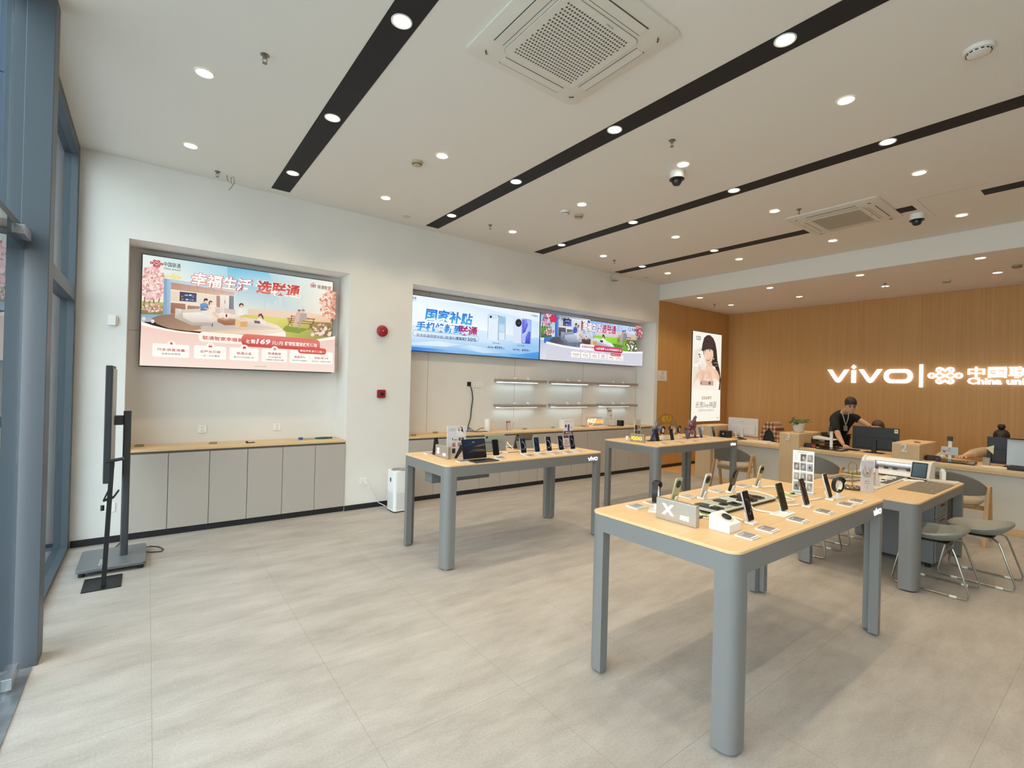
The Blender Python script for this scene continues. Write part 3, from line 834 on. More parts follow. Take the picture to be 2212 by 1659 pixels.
# ------------------------------------------------------------------ lit wall shelves
def shelf(label, x0, x1, z):
    t = thing('wall_shelf', label, 'shelf', (x0, NB, z), 0, 'lit wall shelves below the twin screens')
    w = x1-x0
    B().box(0, w, -0.255, -0.002, 0, 0.045).out('board', mat('shelf_greige', '9c928a', 0.5), t, smooth=0, bevel=0.002)
    B().box(0.0, w-0.08, -0.10, -0.075, -0.014, -0.0005).out('light_bar', mat('shelf_lamp', 'e9fbff', 0.4, emit=1.6), t, smooth=0)
    L = bpy.data.lights.new('shelf_glow', 'AREA'); L.shape = 'RECTANGLE'; L.size = w-0.1; L.size_y = 0.02; L.energy = 0.5; L.color = (0.80, 0.97, 1.0); L.spread = math.radians(150)
    lo = bpy.data.objects.new('shelf_glow', L); COL.objects.link(lo); lo.location = (w/2-0.04, -0.0875, -0.016); lo.parent = t
    B().box(0.06, 0.065, -0.10, -0.06, 0.0455, 0.058).out('price_rail_clip', M_ACRYL, t, smooth=0)
    return t
k_ = 0
for zz, row in ((1.692, 'upper'), (1.276, 'lower')):
    for i, (x0, x1, where) in enumerate(((4.565, 5.505, 'left'), (5.765, 6.745, 'middle'), (7.010, 7.965, 'right'))):
        shelf('%s %s greige wall shelf with a cool light strip underneath' % (row, where), x0, x1, zz)
        for j, fx in enumerate((0.36, 0.66)):
            h = thing('phone_holder', 'small clear phone holder on the %s %s wall shelf, %s of two' % (row, where, ('left', 'right')[j]), 'phone holder', (x0+(x1-x0)*fx, NB-0.15, zz+0.046), 0, 'clear phone holders on the wall shelves')
            M_CL = mat('clear_plastic', 'e6ebec', 0.25, alpha=0.55)
            B().box(-0.03, 0.03, -0.03, 0.03, 0, 0.004).out('base', M_CL, h, smooth=0)
            b = B(); b.loft([[(-0.03, 0.012, 0.0045), (0.03, 0.012, 0.0045), (0.03, 0.016, 0.0045), (-0.03, 0.016, 0.0045)], [(-0.03, 0.028, 0.035), (0.03, 0.028, 0.035), (0.03, 0.032, 0.035), (-0.03, 0.032, 0.035)]])
            b.out('back', M_CL, h, smooth=0)

# ------------------------------------------------------------------ portrait screen on a rolling stand, small floor stand
t = thing('screen_stand', 'grey rolling stand with a portrait screen turned to the glass', 'screen stand', (-0.20, 5.42, 0))
b = B(); b.loft([[(x, y, z) for x, y in rr(0.455*k, 0.565*k, 0.03, 5)] for k, z in ((0.985, 0.035), (1.0, 0.04), (1.0, 0.058), (0.985, 0.062))])
base = b.out('base', mat('stand_grey', '6c6f72', 0.42, 0.2), t)
a = Art(); polys, (ro, ri), wd = wordmark_polys(0.030)
for p in polys: a.poly(p, 'c9cccf', raw=True)
a.line(rr(0.045, 0.023, 0.010, 5, 0.145, 0.015), 0.007, 'c9cccf', closed=True, raw=True)
a.out('base_lettering', M_PRINT, base, (-0.09, -0.04, 0.0625), rot=(0, 0, math.radians(-90)), flat=True)
for x in (-0.19, 0.19):
    for y in (-0.24, 0.24): B().cyl(x, y, 0.0008, 0.0345, 0.022).out('castor', M_BLKPL, base)
B().prism(rr(0.055, 0.055, 0.012, 5, 0.068, 0.0), 0.0625, 1.325).out('column', mat('stand_column', '44474a', 0.4, 0.3), t)
B().box(-0.020, 0.040, -0.04, 0.04, 1.205, 1.285).out('bracket', M_DKGREY, t, smooth=0, bevel=0.003)
scr = B().box(-0.072, -0.030, -0.285, 0.285, 0.745, 1.715).out('screen', mat('screen_case', '303336', 0.4), t, smooth=0, bevel=0.004)
B().box(-0.0295, -0.0205, -0.265, 0.265, 0.80, 1.690).out('rear_cover', mat('screen_rear', 'b9bcbd', 0.45), t, smooth=0, bevel=0.003)
B().box(-0.0735, -0.0722, -0.275, 0.275, 0.755, 1.705).out('display', M_SCREENOFF, t, smooth=0)
t = thing('tablet_floor_stand', 'thin black tilted floor stand on a square plate before the screen stand', 'floor stand', (-0.245, 4.93, 0))
B().box(-0.118, 0.118, -0.15, 0.15, 0.0008, 0.0075).out('base_plate', mat('black_steel', '222326', 0.45, 0.3), t, smooth=0, bevel=0.002)
B().bar((0.01, -0.09, 0.008), (0.040, -0.06, 0.96), 0.030, 0.040, (0, 1, 0)).out('pole', M_BLKPL, t, smooth=0, bevel=0.002)
B().bar((0.0, -0.06, 0.962), (0.11, -0.06, 0.982), 0.10, 0.014, (0, 0, 1)).out('tray', M_BLKPL, t, smooth=0, bevel=0.002)
B().bar((-0.005, -0.068, 0.665), (0.055, -0.068, 0.685), 0.07, 0.010).bar((0.055, -0.068, 0.685), (0.085, -0.068, 0.735), 0.07, 0.010).bar((-0.005, -0.068, 0.665), (0.03, -0.068, 0.76), 0.05, 0.010).out('shelf_bracket', M_BLKPL, t, smooth=0)
B().cyl(-0.01, -0.075, 0.59, 0.63, 0.012).out('knob', M_BLKPL, t)
b = B(); b.tube([(0.028, 5.66, 0.03), (0.06, 5.75, 0.008), (0.12, 5.70, 0.006), (0.155, 5.60, 0.006), (0.14, 5.53, 0.006), (0.06, 5.56, 0.006), (0.03, 5.50, 0.03)], 0.0055)
tag(b.out('power_cable', M_DKGREY), 'dark cable looping out of the rolling stand base', 'cable')
b = B(); b.tube([(-0.15, 6.083, 0.10), (-0.15, 6.07, 0.03), (-0.19, 5.95, 0.007), (-0.22, 5.84, 0.007), (-0.25, 5.75, 0.03)], 0.005)
tag(b.out('wall_cable', M_DKGREY), 'dark cable from the skirting to the rolling stand', 'cable')

# ------------------------------------------------------------------ air purifier
t = thing('air_purifier', 'white tower air purifier beside the near display table', 'air purifier', (2.612, 5.80, 0))
WP = mat('purifier_white', 'e6e7e6', 0.4)
B().prism(rr(0.236, 0.236, 0.04, 6), 0.001, 0.012).out('foot', M_BLKPL, t)
B().prism(rr(0.24, 0.24, 0.04, 6), 0.013, 0.515).out('body', WP, t, bevel=0.004)
b = B(); b.ring(circ(0, 0, 0.108, 32), circ(0, 0, 0.092, 32), 0.5155, 0.524); b.out('outlet_ring', M_CHROME, t)
b = B(); b.lathe([(0.091, 0.5156), (0.06, 0.518), (0.001, 0.5185)], 32); b.out('outlet_grille', mat('outlet_grey', '8d8f90', 0.5), t)
b = B(); b.prism(circ(0, 0.40, 0.021, 20, 0.030), 0.1202, 0.1212, 'y'); b.xf(Matrix.Rotation(-math.pi/2, 4, 'Z')); b.out('display_disc', M_SCREENOFF, t)
b = B()
for face in range(4):
    for i in range(24):
        for j in range(30):
            u = -0.085+0.17*i/23; z = 0.04+0.26*j/29
            if j > 22 and (i*7+j*3) % (j-20) : continue
            q = [(u-0.0016, -0.1203, z-0.0028), (u+0.0016, -0.1203, z-0.0028), (u+0.0016, -0.1203, z+0.0028), (u-0.0016, -0.1203, z+0.0028)]
            R = Matrix.Rotation(face*math.pi/2, 3, 'Z')
            b._f([b.bm.verts.new(R @ Vector(p)) for p in q])
b.out('intake_perforation', mat('perforation', '9fa1a1', 0.7), t, smooth=0)
a = Art(); a.rect(0, 0, 0.06, 0.09, 'dcdcdc', raw=True)
for i in range(5): a.rect(0.006, 0.012+i*0.016, 0.05-0.008*(i % 2), 0.018+i*0.016, '77797c', raw=True)
a.out('sticker', M_PRINT, t, (0.045, -0.1206, 0.385))
b = B(); b.tube([(2.242, YW-0.03, 0.375), (2.28, YW-0.04, 0.35), (2.33, YW-0.035, 0.24), (2.40, YW-0.03, 0.12), (2.45, YW-0.03, 0.055), (2.487, 5.95, 0.04)], 0.004)
tag(b.out('purifier_cord', M_WHITE), 'white power cord from the wall socket to the air purifier', 'cord')

# ------------------------------------------------------------------ wall fittings
def socket(label, x, z, y, s=0.086, holes=True, mk=M_WHITE):
    t = thing('wall_socket', label, 'socket', (x, y, z), 0, 'white wall sockets')
    B().box(-s/2, s/2, -0.008, -0.0008, -s/2, s/2).out('plate', mk, t, smooth=0, bevel=0.002)
    if holes:
        b = B()
        for px, pz in ((-0.008, 0.018), (0.008, 0.018), (0, -0.008), (-0.010, -0.022), (0.010, -0.022)): b.box(px-0.0025, px+0.0025, -0.0090, -0.0083, pz-0.004, pz+0.004)
        b.out('slots', M_DKGREY, t, smooth=0)
    return t
socket('white socket in the left niche, on the left', 0.512, 1.045, NB); socket('white socket in the left niche, on the right', 1.297, 1.045, NB)
socket('white socket low on the wall feeding the air purifier', 2.245, 0.35, YW); socket('white socket low behind the thin black floor stand', -0.268, 0.345, YW, 0.09)
socket('black socket high in the right niche with the hanging cable', 4.08, 1.640, NB, 0.07, False, M_BLKPL)
socket('white socket just right of the black socket', 4.195, 1.632, NB, 0.086); socket('white socket second to the right of the black socket', 4.288, 1.632, NB, 0.086)
socket('white socket above the small red price card', 5.03, 1.05, NB, 0.086); socket('white socket behind the slanted white sign', 7.50, 1.075, NB, 0.086); socket('white socket above the white carton', 6.16, 1.07, NB, 0.08)
t = thing('wall_thermostat', 'small white box high on the wall beside the glass front', 'wall box', (-0.287, YW, 2.17))
B().box(-0.030, 0.030, -0.03, -0.0008, -0.05, 0.05).out('case', M_WHITE, t, smooth=0, bevel=0.004); B().box(0.031, 0.042, -0.02, -0.0008, -0.04, 0.035).out('side_clip', mat('cream_plastic', 'd9d0bd', 0.5), t, smooth=0)
t = thing('fire_bell', 'round red fire alarm bell on the white wall', 'fire bell', (2.435, YW, 2.304))
b = B(); b.lathe([(0.04, 0), (0.04, 0.03), (0.076, 0.032), (0.074, 0.045), (0.055, 0.058), (0.01, 0.063)], 32); b.xf(Matrix.Rotation(math.pi/2, 4, 'X')); b.out('gong', mat('fire_red', '9e1f2c', 0.4), t, (0, -0.001, 0))
b = B(); b.lathe([(0.010, 0.0635), (0.010, 0.070), (0.003, 0.072)], 14); b.xf(Matrix.Rotation(math.pi/2, 4, 'X')); b.out('bolt', M_CHROME, t, (0, -0.001, 0))
t = thing('fire_call_point', 'square red fire call point below the bell', 'call point', (2.451, YW, 1.481))
b = B(); b.prism(rr(0.112, 0.110, 0.02, 5), 0.0008, 0.035, 'y'); b.out('case', mat('fire_red2', '8e1c28', 0.45), t, bevel=0.006)
B().box(-0.015, 0.028, -0.0375, -0.0355, -0.018, 0.016).out('window', M_SCREENOFF, t, smooth=0)
b = B(); b.tube([(4.08, NB-0.02, 1.62), (4.085, NB-0.045, 1.60), (4.13, NB-0.02, 1.52), (4.15, NB-0.015, 1.40), (4.125, NB-0.015, 1.22), (4.115, NB-0.02, 1.10), (4.06, NB-0.04, 0.97), (4.02, NB-0.10, 0.905)], 0.008)
tag(b.out('hanging_cable', mat('dark_blue_cable', '20242c', 0.5)), 'thick dark cable hanging from the black socket', 'cable')
a = Art(); a.rect(0, 0, 0.29, 0.205, 'e9e4da', raw=True); a.line([(0.015, 0.015), (0.275, 0.015), (0.275, 0.19), (0.015, 0.19)], 0.004, '9b8d7c', True, raw=True); a.disc(0.145, 0.178, 0.011, 'c0392b', raw=True)
a.text('营业执照', 0.145, 0.135, 0.030, '3d3833', 'c', raw=True)
for i in range(6): a.rect(0.04, 0.035+i*0.014, 0.25-(i % 3)*0.03, 0.040+i*0.014, 'a9a196', raw=True)
t = thing('wall_certificate', 'small white framed certificate at the edge of the oak panelling', 'certificate', (8.36, YW, 1.815))
B().box(-0.004, 0.294, -0.008, -0.0008, -0.004, 0.209).out('frame', M_WHITE, t, smooth=0); a.out('sheet', M_PRINT, t, (0, -0.0085, 0))

# ------------------------------------------------------------------ pictures on the lit screens
HA = homog([(165, 122), (2035, 400), (135, 1225), (2010, 1288)])
def blossom(a, cx, cy, rx, ry, n, cols, r0, r1, seed):
    R = random.Random(seed)
    for _ in range(n):
        t = R.uniform(0, 2*math.pi); q = R.random()**0.55
        x, y = cx + rx*q*math.cos(t), cy + ry*q*math.sin(t); r = R.uniform(r0, r1)
        a.poly([(x + r*R.uniform(0.7, 1.2)*math.cos(k), y + r*R.uniform(0.6, 1.1)*math.sin(k)) for k in [2*math.pi*i/6 for i in range(6)]], R.choice(cols))

def park_scene(a, warm=True):
    """sofa pavilion in a blossom park; coordinates of the left billboard's picture"""
    P = a.poly
    c = (lambda w, v: w if warm else v)
    P([(165, 122), (1000, 246), (1000, 760), (150, 760)], [c('e4efe9', '8fb0dd'), c('a5d6e6', '8fbef0'), c('f6efdf', 'e6eefb'), c('f3ebdc', 'dfe6f2')])
    P([(1000, 246), (2035, 400), (2020, 960), (1000, 760)], [c('7cc3df', '7fb6f2'), c('fdf7e4', 'c6ddf7'), c('fbe9cd', 'f0f0f4'), c('f6efdf', 'e6eefb')])
    P([(1050, 225), (1400, 300), (1500, 470), (1100, 420)], [c('72bedd', '8fbef0'), c('86c9e2', 'a6caf2'), c('cfe8ec', 'cfe1f6'), c('b5dcea', 'bcd8f6')])
    # far city
    for x, w, h, y in ((1330, 60, 60, 690), (1400, 40, 80, 690), (1475, 30, 110, 690), (1520, 28, 150, 700), (1600, 80, 50, 700), (1680, 40, 110, 705), (1735, 26, 70, 705), (1450, 26, 60, 690)):
        P([(x-w/2, y), (x-w/2, y-h), (x+w/2, y-h+4), (x+w/2, y)], c('d5dcdc', 'a9c3e6'))
    P([(1358, 690), (1361, 545), (1366, 545), (1369, 690)], c('c6d3d8', '9ab7e0')); a.disc(1363, 590, 9, c('d7c9cb', '9ab7e0'))
    P([(1570, 700), (1572, 560), (1576, 560), (1580, 700)], c('cdd6d8', '9ab7e0'))
    P([(1200, 660), (1800, 700), (2020, 740), (2020, 800), (1200, 760)], [c('eecdbd', 'd9cfd8'), c('f2d6c2', 'd9cfd8'), c('f3cfae', 'dcb9a6'), c('e8c79a', 'c9b58e'), c('e9cfae', 'd2d0c0')])
    # lawn
    P([(1120, 715), (1300, 728), (1500, 752), (1840, 790), (2020, 815), (2020, 965), (1540, 955), (1350, 880), (1100, 800)], [c('cfc76b', '87c63b'), c('d8cf6c', '97d83b'), c('e0d873', '9fe03f'), c('dfcf86', '9cc44e'), c('b89f66', '6f8b3a'), c('8f8a4e', '4d7a24'), c('c9cc62', '73c02a'), c('d3d36a', '8bd431'), c('d6cf78', '8fc844')])
    P([(1570, 830), (1800, 860), (1700, 905), (1530, 880)], c('8f9a3f', '4f9420'))
    P([(1840, 790), (2020, 800), (2018, 940), (1900, 930), (1800, 850)], [c('b08a5c', '6f7a44'), c('9c7a52', '5a6b38'), c('7c733f', '3f5a26'), c('8f8446', '4c7028'), c('a6904f', '5f8a30')])
    blossom(a, 1930, 870, 90, 60, 40, [c('e7bcae', 'f2c6cf'), c('7e7641', '36521f'), c('f3d4c4', 'ffffff')], 8, 17, 3)
    # left blossom tree, lawn and bed
    P([(150, 585), (372, 600), (372, 730), (146, 730)], [c('c0b56a', '6fa53a'), c('c9bd6c', '7fb545'), c('6f7a3a', '3f6a22'), c('66713a', '35601e')])
    for q in (((225, 610), (270, 500), (330, 420)), ((275, 610), (268, 520), (215, 430)), ((180, 610), (190, 520), (240, 440)), ((320, 600), (350, 500), (372, 440))):
        a.line(q, 0.012*a.size[0]/2, c('8b6a58', '4f3a36'))
    blossom(a, 255, 410, 130, 175, 330, [c('f2c4bf', 'd3a0b8'), c('e7a9a9', 'b57c99'), c('f8dad3', 'f0d4e2'), c('c99a8d', '6a4f57'), c('fbe7df', 'e9c7da')], 8, 20, 1)
    blossom(a, 255, 665, 115, 40, 90, [c('e8b3ab', 'e5a9bd'), c('f3d2c9', 'f7dbe6'), c('7d8145', '38601f'), c('c98f84', 'a8627a')], 7, 15, 2)
    blossom(a, 460, 365, 80, 30, 40, [c('f3e6a9', 'e2e6a8'), c('eadf9b', 'cfe0a0')], 9, 18, 6)
    P([(146, 725), (420, 728), (400, 800), (142, 800)], [c('8fa9bb', '3f74c8'), c('93afc2', '4a80d2'), c('9fb8c8', '4a80d2'), c('a5bccb', '2f62b4')])
    # pavilion
    P([(372, 378), (436, 384), (430, 730), (364, 728)], [c('8fb0cc', '3f74c4'), c('a7c4da', '5f95da'), c('9db9d2', '4f86d0'), c('7ea0c0', '2f5fae')])
    P([(372, 378), (400, 380), (396, 728), (364, 728)], c('87a6c4', '3a6cba'))
    P([(436, 384), (1066, 478), (1066, 700), (432, 725)], [c('b5cddd', '87a8d4'), c('cfe0e6', 'b4cdee'), c('f0e2d3', 'd6d8dd'), c('d9c8ba', '9aa0ac')])
    P([(440, 415), (1056, 510), (1056, 565), (440, 487)], [c('b98a78', '8f9099'), c('d6b3a0', 'c9d0dc'), c('e3c6b4', 'dfe3ea'), c('c29683', 'a3a6b0')])
    for x in (520, 612, 700, 780, 860, 940): a.line([(x, 415+(x-440)*0.155), (x, 487+(x-440)*0.128)], 0.0018, c('a87f6c', '8a8d96'))
    P([(440, 487), (1056, 566), (1056, 668), (438, 606)], [c('ead8c4', 'd5dae3'), c('f1e2cf', 'e5e9f0'), c('f1e3d4', 'd9dee6'), c('e6d3c0', 'c2c8d2')])
    P([(440, 484), (920, 545), (920, 552), (440, 493)], c('fff3d2', 'ffffff'))
    P([(438, 606), (720, 628), (720, 718), (434, 722)], [c('a9745f', '5a5660'), c('b98873', '77737c'), c('a77a66', '5f5c66'), c('97644f', '46434d')])
    P([(438, 600), (880, 640), (880, 650), (438, 612)], c('f7ead9', 'e9edf3'))
    P([(580, 625), (870, 650), (866, 662), (600, 640), (600, 690), (584, 690)], c('eadfcd', 'dfe4ec'))
    P([(526, 505), (690, 522), (686, 608), (523, 596)], [c('3a3f52', '16306e'), c('2c4566', '1f4c9a'), c('355578', '2a5cb0'), c('3b3345', '14265a')])
    for x, y, w, h, q in ((548, 552, 22, 18, 'a06a66'), (590, 540, 34, 14, '9fb6d6'), (628, 540, 24, 14, 'dfe6f2'), (655, 552, 26, 26, 'a35a7a'), (596, 583, 26, 12, 'e6ecf4'), (630, 586, 12, 9, 'b8c8de'), (652, 588, 12, 9, 'd5dfec'), (552, 580, 20, 12, 'c48a76')):
        P([(x-w/2, y-h/2), (x+w/2, y-h/2+2), (x+w/2, y+h/2+1), (x-w/2, y+h/2)], q)
    P([(882, 545), (916, 549), (916, 660), (882, 655)], c('b28a72', '8a6a5c'))
    P([(916, 535), (1056, 548), (1056, 690), (916, 672)], [c('f3e8db', 'f2f5f9'), c('f7efe4', 'f6f9fd'), c('efe3d8', 'e6eaf0'), c('e8dbd0', 'dde2ea')])
    a.line([(962, 545), (962, 675)], 0.002, c('cdb9a8', 'b9c0cc')); a.line([(964, 590), (964, 622)], 0.006, c('6f6460', '39404e'))
    P([(1006, 545), (1052, 550), (1050, 690), (1002, 684)], [c('7d8590', '2f56a0'), c('8d95a0', '2a4f98'), c('878d98', '3a60aa'), c('6d727e', '1f3f80')])
    # floor, deck, rug
    P([(250, 765), (330, 735), (480, 722), (760, 725), (1080, 760), (1000, 850), (860, 885), (620, 890), (420, 865), (300, 820)], [c('8f705a', '4f5560')]*2 + [c('a5846b', '6a6f7a')]*4 + [c('b78f70', '7a7f8a')]*2 + [c('9a7a60', '3f434c')]*2)
    P([(700, 760), (1150, 755), (1330, 785), (1480, 835), (1550, 895), (1552, 935), (1430, 930), (1040, 918), (640, 888), (860, 840)], [c('ecd3ba', 'd6dbe4')]*3 + [c('f5e2cb', 'e8ecf3')]*4 + [c('e4bf9d', 'c9cfd9')]*3)
    P([(1552, 905), (1554, 945), (1250, 930), (1430, 915), (1500, 895)], c('f8f2ea', 'f2f5fa'))
    a.line([(760, 888), (1000, 880), (1200, 875), (1480, 866)], 0.003, c('c79f7c', 'a8b0bc'))
    P([(720, 850), (840, 800), (1180, 795), (1460, 862), (1000, 872), (760, 884)], [c('c6b9b4', '5d616c')]*2 + [c('dccfc6', 'c8cdd8')]*2 + [c('cbbdb6', '7d828e')]*2)
    # sofa
    P([(545, 680), (950, 662), (1075, 700), (1085, 760), (900, 770), (560, 730)], [c('d9cbbf', '8d9aae'), c('e6d9cc', 'a9b6c8'), c('efe3d6', 'cfd8e4'), c('e6d9cc', 'bcc8d8'), c('d3c5ba', '8d9aae'), c('cfc1b6', '7c899e')])
    P([(720, 715), (1090, 705), (1120, 740), (1085, 765), (860, 790)], [c('efe4d8', 'aeb9ca'), c('f6ece0', 'dfe6ef'), c('efe4d8', 'd0d9e5'), c('e2d5c9', 'b5c0d0'), c('e2d6cb', '98a5b8')])
    P([(482, 668), (545, 676), (552, 715), (850, 800), (850, 842), (640, 832), (478, 762)], [c('dcd0c5', '93a0b4'), c('e8dcd0', 'a4b1c4'), c('cabdb3', '73819a'), c('cdc0b6', '8290a6'), c('b4a69c', '5f6d84'), c('bdb0a6', '6a788e'), c('c6b9ae', '74829a')])
    P([(552, 712), (722, 706), (852, 790), (850, 806), (648, 806), (560, 760)], [c('f1e8dc', 'b3bfd0'), c('f7efe4', 'c6d0de'), c('ece1d6', 'a9b6c8'), c('d9ccc1', '8d9aae'), c('d6c9be', '8794a8'), c('e6dacf', '9caabd')])
    P([(845, 800), (850, 842), (836, 850), (836, 828)], c('7d6d64', '3c4658'))
    for x, y in ((890, 690), (985, 690), (1040, 700)): P([(x-28, y-24), (x+24, y-18), (x+30, y+28), (x-26, y+26)], c('d8c6b8', 'c9d2de'))
    # the couple on the sofa
    P([(735, 690), (830, 688), (880, 720), (900, 770), (870, 772), (840, 735), (832, 772), (800, 770), (790, 725), (735, 716)], c('eee2d4', 'd5dce8'))
    P([(722, 628), (760, 612), (795, 625), (808, 665), (785, 690), (728, 692)], [c('6c9ac9', '2a5ad2'), c('7aa6d2', '3f74e6'), c('5f8fc2', '2a5ad2'), c('5a86b6', '2250b8'), c('4f7cae', '1c459f'), c('4a76a8', '1c459f')])
    a.disc(779, 602, 18, c('edc3a4', 'c9987c')); P([(756, 598), (762, 576), (785, 570), (800, 584), (798, 594), (772, 590), (764, 606)], c('3b2a24', '1d1a22'))
    P([(802, 640), (840, 632), (872, 660), (868, 706), (810, 700)], [c('f6e0cd', 'e9d6d2')]*5); P([(850, 700), (900, 735), (908, 770), (884, 772), (838, 722)], c('efc9ad', 'd7a58a'))
    a.disc(826, 618, 14, c('efc7aa', 'd2a088')); P([(806, 640), (806, 606), (822, 592), (842, 602), (840, 612), (820, 606), (814, 640)], c('4d362b', '2a1f24'))
    a.line([(760, 668), (800, 676), (830, 662)], 0.010, c('edc3a4', 'c9987c'))
    # low table, speaker
    P([(892, 768), (965, 758), (1068, 775), (1060, 832), (962, 834), (890, 800)], [c('b5825f', '6a4a48')]*3 + [c('9d6b4e', '523536')]*3)
    P([(892, 768), (965, 756), (1068, 772), (962, 786)], c('cf9f78', '8d6a66'))
    P([(960, 716), (998, 718), (996, 768), (958, 766)], c('f6f2ec', 'f2f5fa')); a.disc(978, 740, 9, c('8c2438', '1f2a4a'), ry=19)
    # child, dog, girl
    P([(1098, 665), (1140, 668), (1148, 735), (1102, 738)], [c('efeae2', '9fc0ea')]*4); P([(1108, 736), (1138, 736), (1130, 772), (1116, 772)], c('eac2a2', 'c79678')); a.disc(1122, 640, 23, c('4b3a3d', '2b2530')); a.disc(1124, 650, 16, c('eec4a6', 'd3a288'))
    P([(1062, 800), (1090, 772), (1110, 800), (1180, 796), (1190, 850), (1150, 862), (1070, 858)], [c('e9c593', 'd8c3a4')]*7); P([(1110, 800), (1178, 796), (1182, 846), (1112, 850)], c('dca96e', 'c9a06a'))
    P([(1290, 760), (1335, 770), (1372, 815), (1300, 822), (1262, 800)], [c('f6e2d8', 'f0f2f6')]*5); a.disc(1306, 748, 20, c('efc7ac', 'c99a80')); P([(1282, 756), (1290, 724), (1318, 718), (1336, 750), (1338, 785), (1322, 760), (1310, 738)], c('6d4434', '47302c')); P([(1244, 786), (1300, 792), (1308, 818), (1250, 812)], c('6a6167', '2f3440'))
    # bench and the elderly couple
    for q in (((1565, 765), (1835, 772)), ((1570, 780), (1830, 800)), ((1600, 742), (1828, 775)), ((1575, 800), (1810, 822))): a.line(q, 0.011, c('a3683f', '7a4a2c'))
    for q in (((1600, 790), (1570, 840)), ((1585, 792), (1615, 838)), ((1805, 815), (1770, 878)), ((1780, 822), (1815, 875)), ((1608, 735), (1605, 795)), ((1822, 770), (1812, 825))): a.line(q, 0.007, c('5a4436', '2f2a2c'))
    P([(1655, 705), (1695, 712), (1700, 790), (1665, 800), (1650, 850), (1625, 850), (1635, 780)], [c('d9b8aa', 'b5a3ac')]*7); P([(1695, 712), (1750, 715), (1762, 780), (1700, 792), (1690, 862), (1672, 866), (1676, 800)], [c('b9a7a2', '8a8c9c')]*7)
    a.disc(1682, 696, 17, c('e6b595', 'c2917a')); a.disc(1718, 694, 16, c('e9bc9d', 'c99a82')); P([(1664, 696), (1672, 680), (1695, 680), (1698, 692)], c('7d6a62', '2f2a30')); P([(1702, 692), (1712, 676), (1732, 680), (1736, 694)], c('8d8480', '4a4a55'))
    # right tree
    a.line([(1990, 800), (1985, 690), (1930, 600)], 0.016, c('93684e', '5a4240')); a.line([(2012, 800), (1995, 640), (1960, 560)], 0.012, c('93684e', '5a4240'))
    blossom(a, 1975, 640, 95, 140, 190, [c('f2bea6', 'd98a94'), c('e59f86', 'b5606e'), c('f7d5c1', 'efc2c6'), c('c78468', '8a4a52')], 8, 19, 4)

